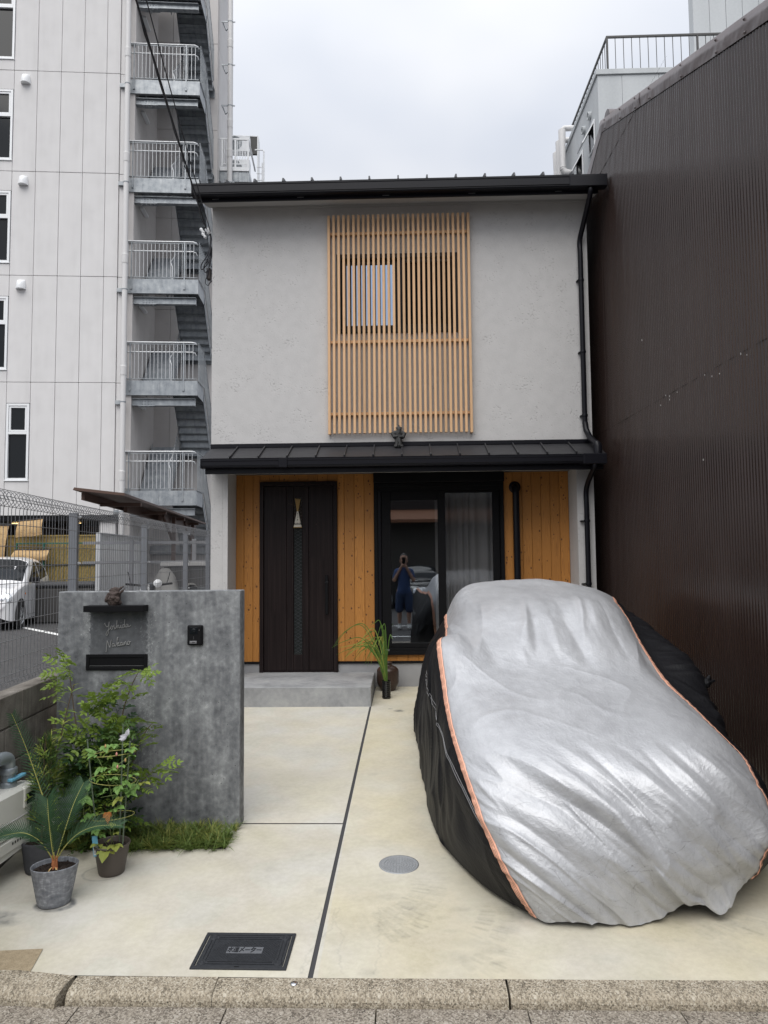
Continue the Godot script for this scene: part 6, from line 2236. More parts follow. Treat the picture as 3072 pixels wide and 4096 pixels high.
func net_at(i: int, j: int) -> Vector3:
	var r: Array = NET[clampi(i, 0, 12)]
	var k := clampi(j, 0, 8) * 3
	return Vector3(r[k], r[k + 1], r[k + 2])


func cloth_smooth(r: float, c: float) -> Vector3:
	var i := mini(int(r), 11)
	var j := mini(int(c), 7)
	var q := []
	for a in range(-1, 3):
		q.append(cr(net_at(i + a, j - 1), net_at(i + a, j), net_at(i + a, j + 1), net_at(i + a, j + 2), c - j))
	return cr(q[0], q[1], q[2], q[3], r - i)


func bell(x: float, m: float, w: float) -> float:
	return exp(-(x - m) * (x - m) / (w * w))


func build_car_cover() -> void:
	# textures: crumpled coating, scuffs and dirt on the nose
	var w := 1024
	var bump := field(1536, 1536, [[402, 0.016, 2, 0.20, "ridge"], [403, 0.040, 3, 0.40, "ridge"], [404, 0.13, 2, 0.20, "ridge"]])
	var alb := field(w, w, [[405, 0.01, 4, 0.25], [406, 0.3, 2, 0.16], [407, 0.04, 3, 0.15]])
	var r := RandomNumberGenerator.new()
	r.seed = 8
	for k in 420:
		var p := Vector2(r.randf_range(0.20, 0.80), absf(r.randfn(0.0, 0.11)) + 0.02) * w
		var a := r.randf_range(0, TAU)
		var ln := r.randi_range(8, 46)
		var dk := r.randf_range(10, 38) * (1.0 if p.y < 0.22 * w else 0.35)
		for i in ln:
			a += r.randf_range(-0.13, 0.13)
			p += Vector2(cos(a), sin(a))
			var x := int(p.x)
			var y := int(p.y)
			if x > 0 and y > 0 and x < w - 1 and y < w - 1:
				alb[y * w + x] = maxi(0, alb[y * w + x] - int(dk))
				alb[y * w + x + 1] = maxi(0, alb[y * w + x + 1] - int(dk * 0.5))
	mat("silver_cloth", Color.WHITE, 0.46, {"metal": 0.30, "tex": rgbt(paint(alb, w, w, [Color(0.15, 0.14, 0.135), Color(0.385, 0.39, 0.405), Color(0.50, 0.508, 0.525), Color(0.56, 0.568, 0.585)]), w, w), "bump": grey(bump, 1536, 1536), "bs": 0.36})
	mat("black_cloth", Color(0.0065, 0.0065, 0.008), 0.55, {"bump": grey(bump, 1536, 1536), "bs": 0.4, "spec": 0.3})
	mat("orange_tape", Color(0.82, 0.43, 0.30), 0.65)
	mat("thread_white", Color(0.45, 0.45, 0.46), 0.8)
	var n1 := FastNoiseLite.new()
	n1.seed = 12
	n1.frequency = 1.0
	n1.fractal_octaves = 2
	n1.fractal_type = FastNoiseLite.FRACTAL_RIDGED
	var n2 := FastNoiseLite.new()
	n2.seed = 31
	n2.frequency = 1.0
	n2.fractal_octaves = 2
	var nr := 420
	var nc := 384
	var rows := []
	for i in nr + 1:
		var row := PackedVector3Array()
		row.resize(nc + 1)
		var rr := 12.0 * i / nr
		for j in nc + 1:
			row[j] = cloth_smooth(rr, 8.0 * j / nc)
		rows.append(row)
	# folds, pushed along the smooth cloth's own normal
	var out := []
	var nrm := []
	for i in nr + 1:
		var rr := 12.0 * i / nr
		var row := PackedVector3Array()
		var nrow := PackedVector3Array()
		row.resize(nc + 1)
		nrow.resize(nc + 1)
		for j in nc + 1:
			var cc := 8.0 * j / nc
			var p: Vector3 = rows[i][j]
			var du: Vector3 = rows[i][mini(j + 1, nc)] - rows[i][maxi(j - 1, 0)]
			var dv: Vector3 = rows[mini(i + 1, nr)][j] - rows[maxi(i - 1, 0)][j]
			var n := Vector3(dv.y * du.z - dv.z * du.y, dv.z * du.x - dv.x * du.z, dv.x * du.y - dv.y * du.x).normalized()
			if n.dot(p - Vector3(0, 0.35, 1.7)) < 0.0:
				n = -n
			nrow[j] = n
			var mid := 1.0 - smoothstep(1.6, 2.4, absf(cc - 4.0))       # silver part
			var d := 0.0
			# nose: long folds swept from the left headlamp down to the right
			var nose := (1.0 - smoothstep(2.6, 4.0, rr)) * mid
			if nose > 0.001:
				var al := p.x * 0.80 - p.y * 0.60
				var ac := p.x * 0.52 + p.y * 0.86 + 0.10 * sin(al * 2.6)
				var a := n2.get_noise_2d(ac * 3.4, al * 0.60)
				var b := absf(n2.get_noise_2d(ac * 4.4 + 9.0, al * 0.5))
				var c2 := 1.0 - absf(n2.get_noise_2d(ac * 2.6 + 30.0, al * 0.45)) * 2.2
				d += nose * (0.022 * a + 0.046 * b + 0.022 * c2 - 0.022) * (0.35 + 0.65 * smoothstep(-0.8, -0.2, p.x))
				var s1 := pow(1.0 - absf(n2.get_noise_2d(ac * 1.9 + 70.0, al * 0.32)), 9.0)
				var s2 := pow(1.0 - absf(n2.get_noise_2d(ac * 3.6 + 110.0, al * 0.8)), 9.0)
				d += nose * (0.020 * s1 + 0.010 * s2)
				d += nose * 0.006 * n2.get_noise_2d(ac * 13.0, al * 2.6 + 5.0)
			# bonnet: faint pulls
			var bon := bell(rr, 4.9, 1.0) * mid
			d += bon * (0.006 * n2.get_noise_2d(p.x * 1.8 + 3.0, p.z * 2.6) + 0.0015 * n2.get_noise_2d(p.x * 8.0, p.z * 14.0) + 0.007 * pow(1.0 - absf(n2.get_noise_2d(p.x * 1.3 + p.z * 0.8 + 55.0, p.z * 0.7 - p.x * 0.5)), 10.0))
			# screen: folds hanging from the roof edge, fanning to the corners
			var scr := smoothstep(5.6, 6.6, rr) * (1.0 - smoothstep(7.9, 8.35, rr)) * mid
			if scr > 0.001:
				var fan := p.x * (1.0 + 0.35 * (rr - 6.0) * 0.2) + 0.10 * (8.0 - rr) * signf(p.x) * absf(p.x)
				d += scr * (0.020 * absf(n2.get_noise_2d(fan * 2.6 + 4.0, rr * 0.16)) + 0.010 * n2.get_noise_2d(fan * 3.4 + 40.0, rr * 0.22) + 0.003 * n2.get_noise_2d(fan * 9.0, rr * 0.9))
				d += scr * 0.014 * (bell(p.x, -0.22 - 0.05 * (8.0 - rr), 0.022) + bell(p.x, 0.17 - 0.06 * (8.0 - rr), 0.022)) * smoothstep(6.2, 7.6, rr)
				d += scr * 0.013 * pow(1.0 - absf(n2.get_noise_2d(fan * 1.7 + 90.0, rr * 0.12)), 8.0)
			# roof: nearly taut, side creases at its left corner
			var rf := smoothstep(8.2, 9.0, rr) * mid
			d += rf * 0.006 * n2.get_noise_2d(p.x * 4.0, p.z * 2.0)
			d += rf * smoothstep(0.35, 0.6, -p.x) * 0.010 * n1.get_noise_2d(p.z * 9.0 + p.y * 8.0, p.x * 1.5)
			# flanks: slack vertical folds
			var fl := smoothstep(2.0, 2.7, absf(cc - 4.0))
			if fl > 0.001:
				var s := p.z * 1.0 + p.x * 0.7
				d += fl * 0.016 * pow(1.0 - absf(n2.get_noise_2d(s * 1.6 + 150.0 + signf(p.x) * 9.0, p.y * 0.8 - s * 0.5)), 8.0)
				d += fl * (0.016 * n2.get_noise_2d(s * 2.4 + signf(p.x) * 20.0, p.y * 0.9 + s * 0.4) + 0.020 * absf(n2.get_noise_2d(s * 3.0 + 7.0, p.y * 1.0 - s * 0.3)) - 0.012)
				if cc > 6.0:
					d += fl * 0.016 * n1.get_noise_2d(p.z * 4.0 + p.y * 5.0, p.y * 1.0)
			d *= lerpf(0.35, 1.0, smoothstep(0.0, 0.25, p.y)) if fl > 0.5 else 1.0
			# loose hem, with two points hanging at the front
			var hem := 1.0 - smoothstep(0.0, 0.55, rr)
			var q := p + n * d
			if hem > 0.0:
				q.y += hem * (0.006 * sin(p.x * 17.0) - 0.05 * bell(p.x, 0.40, 0.09) + 0.05 * bell(p.x, 0.27, 0.06) - 0.02 * bell(p.x, -0.02, 0.09)) * mid
				q.z -= hem * 0.05 * bell(p.x, 0.42, 0.10)
			q.y = maxf(q.y, 0.012)
			row[j] = q
		out.append(row)
		nrm.append(nrow)
	var conv := func(p: Vector3) -> Vector3:
		var wz := -(CAR_D + p.z)
		return Vector3(p.x, p.y + gy(wz) - gy(-CAR_D - 1.8), -p.z + 1.8)
	var cv := thing("car_cover", "silver and black car cover with orange seam tapes draped over a parked car", "car cover", Vector3(CAR_X, gy(-CAR_D - 1.8), -(CAR_D + 1.8)))
	for part in [["silver_panel", 96, 288, "silver_cloth"], ["black_panel", 0, 96, "black_cloth"], ["black_panel", 288, 384, "black_cloth"]]:
		var grid := []
		for i in nr + 1:
			var row := PackedVector3Array()
			for j in range(part[1], part[2] + 1):
				row.append(conv.call(out[i][j]))
			grid.append(row)
		var st := S()
		uvo = Vector2(part[1] / 384.0, 0)
		sheet(st, grid, false, Vector2(1.0 / 384.0, 1.0 / 420.0))
		uvo = Vector2.ZERO
		put(part[0], st, part[3], cv)
	# orange tape over both seams, with its stitch lines
	for jj in [96, 288]:
		var grid := []
		var lines := [[], [], []]
		for i in range(0, nr + 1, 2):
			var row := []
			var p0: Vector3 = out[i][jj]
			var ac: Vector3 = (out[i][jj + 3] as Vector3 - out[i][jj - 3]).normalized()
			var n: Vector3 = nrm[i][jj]
			for k in 5:
				var t := (k - 2.0) / 2.0
				row.append(conv.call(p0 + ac * t * 0.021 + n * (0.006 - 0.003 * t * t + 0.002 * sin(i * 0.9) * absf(sin(i * 0.13)))))
			grid.append(row)
			for k in 3:
				lines[k].append(conv.call(p0 + ac * (k - 1) * 0.010 + n * 0.0068))
		var st := S()
		sheet(st, grid, false)
		var tp := put("seam_tape", st, "orange_tape", cv)
		for k in 3:
			st = S()
			tube(st, lines[k], 0.0008, 4, false)
			put("stitching", st, "jar_brown", tp)
	# white double stitching down the left flank
	for off in [0.0, 0.05]:
		var pts := []
		for i in 60:
			var t := i / 59.0
			var ri := int(lerpf(8.5, 1.9, t) / 12.0 * nr)
			var ci := int((lerpf(0.95, 1.98, pow(t, 1.4)) + off) / 8.0 * nc)
			pts.append(conv.call(out[ri][ci] + nrm[ri][ci] * 0.002))
		var st := S()
		tube(st, pts, 0.0009, 4, false)
		put("stitching", st, "thread_white", cv)
	# gathered tuft where the strap is tied on the right shoulder
	var tuft := S()
	var b0: Vector3 = conv.call(out[200][332])
	nets(tuft, [[b0, b0 + Vector3(0.02, 0.05, 0.0), 0.025, 0.012], [b0 + Vector3(-0.02, 0.02, 0.0), b0 + Vector3(-0.05, 0.045, 0.01), 0.016, 0.006], [b0 + Vector3(0.01, 0.01, 0), b0 + Vector3(0.06, 0.02, -0.02), 0.02, 0.008]], 0.006, 0.01, 0.008, 40.0)
	put("tied_tuft", tuft, "black_cloth", cv)
	# the car below: bumper, floor, wheels
	var car := thing("covered_car", "car under the silver cover, its dark bumper showing at the front right corner", "car", Vector3(CAR_X, gy(-CAR_D - 1.8), -(CAR_D + 1.8)))
	var st := S()
	var rws := []
	for a in 7:
		var row := []
		for b in 25:
			var t := (b - 12) / 12.0
			var x := 0.82 * signf(t) * pow(absf(t), 0.85)
			var dd := 0.10 + 0.62 * pow(absf(t), 3.2)
			var y: float = [0.12, 0.14, 0.17, 0.20, 0.23, 0.26, 0.29][a]
			var inn: float = [0.05, 0.02, 0.0, 0.0, 0.0, 0.0, 0.02][a]
			row.append(conv.call(Vector3(x * (1.0 - inn * 0.5), y, dd + inn)))
		rws.append(row)
	sheet(st, rws, false)
	put("bumper", st, "rail_brown", car)
	put("underbody", box1(Vector3(-0.80, 0.14, -1.9), Vector3(0.80, 0.34, 1.35), 0.02), "rubber", car)
	put("cabin_shell", box1(Vector3(-0.62, 0.34, -1.6), Vector3(0.62, 0.70, 1.2), 0.1), "car_dark", car)
	put("cabin_shell", box1(Vector3(-0.50, 0.70, -1.3), Vector3(0.50, 1.20, 0.0), 0.1), "car_dark", car)
	for s in [-1.0, 1.0]:
		for z in [1.10, -1.30]:
			wheel(car, Vector3(0.66 * s, 0.29, z - 0.15), s, 0.29)


# ---------------------------------------------------------------- plants
func leaf(st: SurfaceTool, o: Vector3, d: Vector3, up: Vector3, ln: float, w: float, bend := 0.15, seg := 3, tipw := 0.0) -> void:
	# a blade with a folded midrib; d its direction, up the way its face looks
	var sd := d.cross(up).normalized()
	var nn := sd.cross(d).normalized()
	var pr := []
	for i in seg + 1:
		var t := float(i) / seg
		var c := o + d * ln * t - nn * (bend * ln * t * t)
		var hw := w * 0.5 * (sin(PI * clampf(0.10 + t * 0.90, 0, 1)) if tipw == 0.0 else lerpf(1.0, 0.08, t * t))
		pr.append([c - sd * hw + nn * hw * 0.3, c, c + sd * hw + nn * hw * 0.3])
	for i in seg:
		for k in 2:
			var a: Vector3 = pr[i][k]
			var b: Vector3 = pr[i][k + 1]
			var c: Vector3 = pr[i + 1][k + 1]
			var e: Vector3 = pr[i + 1][k]
			var n := (b - a).cross(e - a)
			if n.length_squared() < 1e-16:
				n = (c - b).cross(e - b)
			n = n.normalized()
			if n.dot(nn) < 0:
				n = -n
			tri(st, a, b, c, n)
			tri(st, a, c, e, n)


func spray(pairs: int, ln: float, lw: float, sd: int, droop: float) -> ArrayMesh:
	var r := RandomNumberGenerator.new()
	r.seed = sd
	var st := S()
	var pts := []
	for i in 7:
		var t := i / 6.0
		pts.append(Vector3(0, -droop * ln * t * t, ln * t))
	tube(st, pts, [0.0013, 0.0012, 0.0011, 0.001, 0.0009, 0.0008, 0.0006], 4, false)
	for i in pairs:
		var t := 0.28 + 0.68 * i / maxf(1.0, pairs - 1.0)
		var o := Vector3(0, -droop * ln * t * t, ln * t)
		for s in [-1.0, 1.0]:
			leaf(st, o, Vector3(s * 0.85, r.randf_range(-0.15, 0.12), 0.52 + r.randf_range(-0.15, 0.15)).normalized(), Vector3(r.randf_range(-0.3, 0.3), 1, r.randf_range(-0.3, 0.3)).normalized(), lw * 2.0 * (1.0 - 0.25 * absf(t - 0.6)) * r.randf_range(0.85, 1.1), lw, 0.15)
	leaf(st, pts[6], Vector3(0, -droop, 1).normalized(), Vector3.UP, lw * 2.1, lw, 0.1)
	return st.commit()


# a twig with three feathered leaves of rounded leaflets
func twig(i: int, sd: int, r: RandomNumberGenerator) -> ArrayMesh:
	var st := S()
	tube(st, [Vector3.ZERO, Vector3(0, 0.004, 0.05), Vector3(0, 0.002, 0.09)], [0.0016, 0.0013, 0.001], 4, false)
	for k in 3:
		var m := spray(3 + (i + k) % 2, r.randf_range(0.080, 0.105), 0.0185, sd + k * 7, r.randf_range(0.1, 0.4))
		var z: float = [0.085, 0.045, 0.03][k]
		st.append_from(m, 0, Transform3D(Basis(Vector3.UP, [0.1, 0.85, -0.9][k] + r.randf_range(-0.2, 0.2)) * Basis(Vector3.RIGHT, r.randf_range(-0.4, 0.1)), Vector3(0, 0.003, z)))
	return st.commit()


func aim(d: Vector3, roll := 0.0) -> Basis:
	var z := d.normalized()
	var x := Vector3.UP.cross(z)
	if x.length() < 0.05:
		x = Vector3.RIGHT
	x = x.normalized()
	return Basis(x, z.cross(x), z) * Basis(Vector3(0, 0, 1), roll)


func build_tree() -> void:
	var zt := -4.40
	var tr := thing("garden_shrub", "leafy shrub with small paired leaflets growing against the concrete gate wall", "shrub", Vector3(-1.83, gy(zt), zt))
	var g := gy(zt)
	var r := RandomNumberGenerator.new()
	r.seed = 19
	var meshes := {"leaf_young": [], "leaf_mid": [], "leaf_deep": []}
	for k in ["leaf_young", "leaf_mid", "leaf_deep"]:
		for i in 3:
			meshes[k].append(twig(i, 60 + i + k.length(), r))
	var ends := []
	# stems and twigs
	var stems := [[Vector3(-0.01, 0, 0), Vector3(-0.03, 0.45, -0.02), Vector3(-0.02, 0.70, 0.0), Vector3(-0.02, 0.84, 0.02)], [Vector3(0.02, 0, 0.01), Vector3(0.07, 0.40, 0.03), Vector3(0.10, 0.75, 0.04), Vector3(0.16, 0.94, 0.05), Vector3(0.205, 1.03, 0.05)], [Vector3(-0.03, 0, -0.02), Vector3(-0.10, 0.35, 0.0), Vector3(-0.17, 0.62, 0.03), Vector3(-0.24, 0.95, 0.0), Vector3(-0.25, 1.04, 0.0)], [Vector3(0.03, 0, 0.02), Vector3(0.14, 0.25, 0.06), Vector3(0.24, 0.38, 0.08), Vector3(0.31, 0.44, 0.08)], [Vector3(0.0, 0, 0.04), Vector3(0.03, 0.3, 0.09), Vector3(0.06, 0.62, 0.10)], [Vector3(-0.04, 0, 0.02), Vector3(-0.12, 0.22, 0.08), Vector3(-0.18, 0.40, 0.09)], [Vector3(0.03, 0, 0), Vector3(0.12, 0.35, 0.02), Vector3(0.22, 0.62, 0.03), Vector3(0.29, 0.72, 0.03)]]
	for s in stems:
		var c := spline(s, 6)
		var rad := []
		for i in c.size():
			rad.append(lerpf(0.0065, 0.0016, float(i) / c.size()))
		var st := S()
		tube(st, c, rad, 6)
		put("stem", st, "stem_brown", tr)
		for i in range(3, c.size()):
			if r.randf() < 0.8:
				ends.append(c[i])
		ends.append(c[-1])
	var n := 0
	while n < 230:
		var b: Vector3 = ends[r.randi() % ends.size()]
		var core := b
		if b.y > 0.72 and r.randf() < 0.72:
			continue
		if b.y < 0.8 and r.randf() < 0.80:
			core = Vector3(r.randfn(0.0, 0.092), clampf(r.randfn(0.44, 0.18), 0.06, 0.86), r.randfn(0.05, 0.055))
			if core.y > 0.75 and absf(core.x) > 0.13:
				continue
		if core.z < -0.10 or core.x > 0.37 or core.x < -0.3:
			continue
		var d := Vector3(core.x * 1.4 + r.randf_range(-0.7, 0.7), r.randf_range(-0.25, 0.6), core.z * 2.0 + r.randf_range(-0.35, 0.8))
		if core.z < -0.04 and d.z < 0:
			d.z = absf(d.z)
		var out_ := Vector2(core.x / 0.24, (core.y - 0.45) / 0.5).length() + core.z * 3.0
		var key := "leaf_deep"
		var pick := out_ + r.randf_range(-0.45, 0.45)
		if pick > 0.55:
			key = "leaf_mid"
		if pick > 0.95 or (core.y > 0.6 and r.randf() < 0.65):
			key = "leaf_young"
		var sp := put("leaf_spray", meshes[key][r.randi() % 3], key, tr)
		sp.transform = Transform3D(aim(d, r.randf_range(-0.7, 0.7)) * Basis.from_scale(Vector3.ONE * r.randf_range(0.75, 1.1)), core)
		n += 1


func pot(par: Node3D, prof: Array, m: String, sx := 1.0) -> void:
	var st := S()
	lathe(st, prof, 40, Transform3D.IDENTITY, sx)
	put("pot", st, m, par)


func soil(par: Node3D, rad: float, y: float, sx: float, sd: int) -> void:
	var st := S()
	var r := RandomNumberGenerator.new()
	r.seed = sd
	var rows := []
	for i in 9:
		var row := []
		for j in 25:
			var a := TAU * j / 24.0
			row.append(Vector3(cos(a) * rad * i / 8.0 * sx, y + (r.randf_range(-0.004, 0.006) if j < 24 and i < 8 and i > 0 else 0.0), sin(a) * rad * i / 8.0))
		row[24] = row[0]
		rows.append(row)
	sheet(st, rows, false)
	var o := put("soil", st, "soil", par)
	st = S()
	for i in 110:
		var a := r.randf() * TAU
		var q := sqrt(r.randf()) * rad * 0.95
		box(st, Vector3(cos(a) * q * sx, y + 0.004, sin(a) * q), Vector3(r.randf_range(0.003, 0.010), r.randf_range(0.002, 0.005), r.randf_range(0.003, 0.007)), 0.0, Basis(Vector3(r.randf(), 1, r.randf()).normalized(), r.randf() * 6.0))
	put("bark_chips", st, "soil", o).set_meta("kind", "stuff")


func frond(st_leaf: SurfaceTool, st_rach: SurfaceTool, path: Array, pairs: int, ll: float, up: Vector3, start: float, vee: float, sd: int) -> void:
	var r := RandomNumberGenerator.new()
	r.seed = sd
	var c := spline(path, 12)
	var rad := []
	for i in c.size():
		rad.append(lerpf(0.0034, 0.0010, float(i) / c.size()))
	tube(st_rach, c, rad, 6)
	for i in pairs:
		var t := start + (1.0 - start) * i / pairs
		var x := t * (c.size() - 1)
		var k := mini(int(x), c.size() - 2)
		var p: Vector3 = (c[k] as Vector3).lerp(c[k + 1], x - k)
		var tg: Vector3 = (c[k + 1] - c[k]).normalized()
		var sd3 := tg.cross(up).normalized()
		var nn := sd3.cross(tg).normalized()
		var l := ll * (0.45 + 0.55 * sin(PI * clampf(0.15 + (t - start) / (1.0 - start) * 0.85, 0, 1))) * r.randf_range(0.94, 1.04)
		for s in [-1.0, 1.0]:
			var d: Vector3 = (sd3 * s * 0.80 + tg * (0.50 + 0.35 * t) + nn * (vee + r.randf_range(-0.06, 0.06))).normalized()
			leaf(st_leaf, p, d, nn, l * 0.88, 0.0062, 0.10, 3, 1.0)


func build_pots() -> void:
	build_tree()
	var st: SurfaceTool
	# ---- cycad in the marbled oval pot
	var z := -3.665
	var cy := thing("cycad_plant", "cycad with stiff dark green fronds in a marbled grey pot, front of the group", "potted plant", Vector3(-1.788, gy(z), z), 0.35)
	pot(cy, [Vector2(0.0001, 0.0), Vector2(0.056, 0.0), Vector2(0.062, 0.004), Vector2(0.068, 0.03), Vector2(0.082, 0.12), Vector2(0.092, 0.185), Vector2(0.0935, 0.192), Vector2(0.091, 0.195), Vector2(0.088, 0.190), Vector2(0.084, 0.165)], "pot_marble", 1.22)
	soil(cy, 0.086, 0.172, 1.22, 3)
	st = S()
	nets(st, [[Vector3(0, 0.165, 0), Vector3(0, 0.200, 0), 0.017, 0.013], [Vector3(0.008, 0.19, 0.006), Vector3(0.012, 0.235, 0.01), 0.006, 0.003], [Vector3(-0.008, 0.19, 0.004), Vector3(-0.012, 0.24, 0.006), 0.006, 0.003], [Vector3(0.0, 0.2, 0.01), Vector3(0.002, 0.24, 0.016), 0.005, 0.003], [Vector3(0.012, 0.175, 0.01), Vector3(0.024, 0.150, 0.03), 0.005, 0.003]], 0.003, 0.006, 0.002, 120.0)
	put("bulb", st, "bulb_orange", cy)
	st = S()
	leaf(st, Vector3(0.006, 0.185, 0.018), Vector3(0.30, -0.5, 0.8).normalized(), Vector3(0, 0.8, 0.5), 0.055, 0.010, 0.2)
	leaf(st, Vector3(-0.012, 0.186, 0.012), Vector3(-0.5, -0.35, 0.7).normalized(), Vector3(0, 0.8, 0.5), 0.045, 0.007, 0.2)
	put("dry_scale", st, "straw", cy)
	var inv := Basis(Vector3.UP, -0.35)
	for f in [[[Vector3(0, 0.20, 0), Vector3(-0.006, 0.30, 0.025), Vector3(-0.02, 0.42, 0.03), Vector3(-0.045, 0.52, 0.0)], 32, 0.165, Vector3(0.0, 0.15, 1.0), 0.22, 0.28],
		[[Vector3(0, 0.20, 0), Vector3(-0.055, 0.31, 0.03), Vector3(-0.13, 0.365, 0.05), Vector3(-0.22, 0.360, 0.06), Vector3(-0.30, 0.335, 0.06)], 34, 0.10, Vector3(0.05, 1.0, 0.55), 0.3, 0.35],
		[[Vector3(0, 0.20, 0), Vector3(0.05, 0.28, 0.0), Vector3(0.12, 0.345, -0.01), Vector3(0.21, 0.375, -0.02), Vector3(0.33, 0.375, -0.03)], 34, 0.105, Vector3(0.1, 1.0, 0.35), 0.3, 0.35],
		[[Vector3(0, 0.20, 0), Vector3(0.03, 0.36, -0.05), Vector3(0.05, 0.47, -0.10), Vector3(0.07, 0.55, -0.16)], 26, 0.11, Vector3(0.0, 0.3, 1.0), 0.3, 0.3],
		[[Vector3(-0.01, 0.20, -0.02), Vector3(-0.09, 0.40, -0.10), Vector3(-0.17, 0.60, -0.12), Vector3(-0.235, 0.78, -0.11), Vector3(-0.285, 0.93, -0.08)], 30, 0.085, Vector3(0.5, 0.3, 0.8), 0.30, 0.15]]:
		var sl := S()
		var sr := S()
		var path := []
		for p in f[0]:
			path.append(inv * p)
		frond(sl, sr, path, f[1], f[2], inv * (f[3] as Vector3).normalized(), f[4], f[5], 5)
		var fr := put("frond", sl, "cycad_leaf", cy)
		put("rachis", sr, "stem_yellow", fr)
	# ---- morning glory on a ring trellis
	z = -4.00
	var mg := thing("morning_glory", "climbing vine on a ring trellis in a brown plastic pot before the gate wall", "potted plant", Vector3(-1.633, gy(z), z))
	pot(mg, [Vector2(0.0001, 0.006), Vector2(0.058, 0.006), Vector2(0.060, 0.0), Vector2(0.066, 0.0), Vector2(0.070, 0.012), Vector2(0.086, 0.105), Vector2(0.0885, 0.108), Vector2(0.091, 0.146), Vector2(0.0975, 0.150), Vector2(0.099, 0.158), Vector2(0.096, 0.163), Vector2(0.091, 0.160), Vector2(0.086, 0.125)], "pot_brown")
	soil(mg, 0.087, 0.132, 1.0, 4)
	var feet := [Vector3(-0.055, 0.11, 0.045), Vector3(0.012, 0.11, -0.075), Vector3(0.068, 0.11, 0.03)]
	var tops := [Vector3(-0.135, 0.73, 0.03), Vector3(0.022, 0.785, -0.08), Vector3(0.108, 0.72, 0.035)]
	for i in 3:
		st = S()
		tube(st, [feet[i], tops[i]], 0.0042, 8)
		put("stake", st, "stake_green", mg)
	for q in [[0.305, 0.118, 0.02], [0.50, 0.125, -0.03], [0.645, 0.118, 0.02]]:
		st = S()
		var pts := []
		for i in 33:
			var a := TAU * i / 32.0
			pts.append(Vector3(0.0 + cos(a) * q[1], q[0] + sin(a + q[2] * 40.0) * 0.012, sin(a) * q[1] * 0.85))
		tube(st, pts, 0.0017, 6, false)
		put("ring", st, "stem_yellow", mg)
	var r := RandomNumberGenerator.new()
	r.seed = 44
	var vines := [[Vector3(-0.02, 0.135, 0.0), Vector3(-0.06, 0.25, 0.05), Vector3(-0.10, 0.38, 0.07), Vector3(-0.13, 0.50, 0.02), Vector3(-0.05, 0.57, 0.08), Vector3(0.05, 0.60, 0.09), Vector3(0.12, 0.655, 0.04)], [Vector3(0.02, 0.135, 0.01), Vector3(0.02, 0.28, 0.08), Vector3(0.07, 0.40, 0.09), Vector3(0.13, 0.47, 0.04), Vector3(0.145, 0.50, 0.0), Vector3(0.12, 0.46, 0.06), Vector3(-0.02, 0.44, 0.11)], [Vector3(0.0, 0.135, 0.02), Vector3(0.03, 0.33, 0.04), Vector3(0.0, 0.50, 0.06), Vector3(-0.04, 0.62, 0.08), Vector3(-0.08, 0.66, 0.05), Vector3(0.0, 0.69, 0.0), Vector3(0.12, 0.70, 0.03)], [Vector3(0.12, 0.62, 0.05), Vector3(0.06, 0.56, 0.10), Vector3(0.05, 0.52, 0.10), Vector3(0.10, 0.49, 0.09), Vector3(0.12, 0.55, 0.06)], [Vector3(-0.12, 0.47, 0.04), Vector3(-0.14, 0.36, 0.05), Vector3(-0.11, 0.30, 0.08), Vector3(-0.07, 0.34, 0.09)]]
	var spots := []
	for v in vines:
		var c := spline(v, 7)
		st = S()
		tube(st, c, 0.0013, 5)
		put("vine", st, "stem_green", mg)
		for i in range(4, c.size(), 4):
			spots.append(c[i])
	var hm := []
	for k in 3:
		st = S()
		# a three-lobed heart leaf
		var s0 := 0.024 + 0.005 * k
		leaf(st, Vector3.ZERO, Vector3(0, 0, 1), Vector3.UP, s0 * 1.9, s0 * 1.25, 0.22)
		leaf(st, Vector3.ZERO, Vector3(0.8, 0.05, 0.55).normalized(), Vector3.UP, s0 * 1.25, s0 * 1.0, 0.3)
		leaf(st, Vector3.ZERO, Vector3(-0.8, 0.05, 0.55).normalized(), Vector3.UP, s0 * 1.25, s0 * 1.0, 0.3)
		hm.append(st.commit())
	for i in 40:
		var p: Vector3 = spots[i % spots.size()] + Vector3(r.randf_range(-0.02, 0.02), r.randf_range(-0.02, 0.02), r.randf_range(0, 0.02))
		var lf := put("leaf", hm[r.randi() % 3], "leaf_vine" if r.randf() < 0.75 else "leaf_yellow", mg)
		lf.transform = Transform3D(aim(Vector3(r.randf_range(-1, 1), r.randf_range(-0.5, 0.3), r.randf_range(0.0, 1.0)), r.randf_range(-0.4, 0.4)) * Basis.from_scale(Vector3.ONE * r.randf_range(0.6, 1.1)), p)
	for q in [[Vector3(0.0, 0.16, 0.07), Vector3(0.1, -0.4, 1), 1.4], [Vector3(0.04, 0.17, 0.06), Vector3(0.5, 0.1, 1), 1.2], [Vector3(-0.05, 0.17, 0.05), Vector3(-0.4, 0.3, 1), 1.0]]:
		put("leaf", hm[2], "leaf_yellow", mg).transform = Transform3D(aim(q[1]) * Basis.from_scale(Vector3.ONE * q[2]), q[0])
	var dr := put("leaf", hm[1], "dry_orange", mg)
	dr.set_meta("label", "withered orange leaf hanging on the trellis")
	dr.transform = Transform3D(aim(Vector3(0.3, -1, 0.4)) * Basis.from_scale(Vector3(0.8, 0.8, 1.0)), Vector3(0.012, 0.355, 0.10))
	st = S()
	for i in 5:
		leaf(st, Vector3(0, 0, 0), Vector3(cos(i * 0.8) * 0.5 - 0.2, 0.8 - i * 0.35, 0.3 + sin(i) * 0.2).normalized(), Vector3(0.4, 0.2, 1), 0.045, 0.022, 0.2)
	put("flower", st, "petal_white", mg).position = Vector3(0.098, 0.755, 0.06)
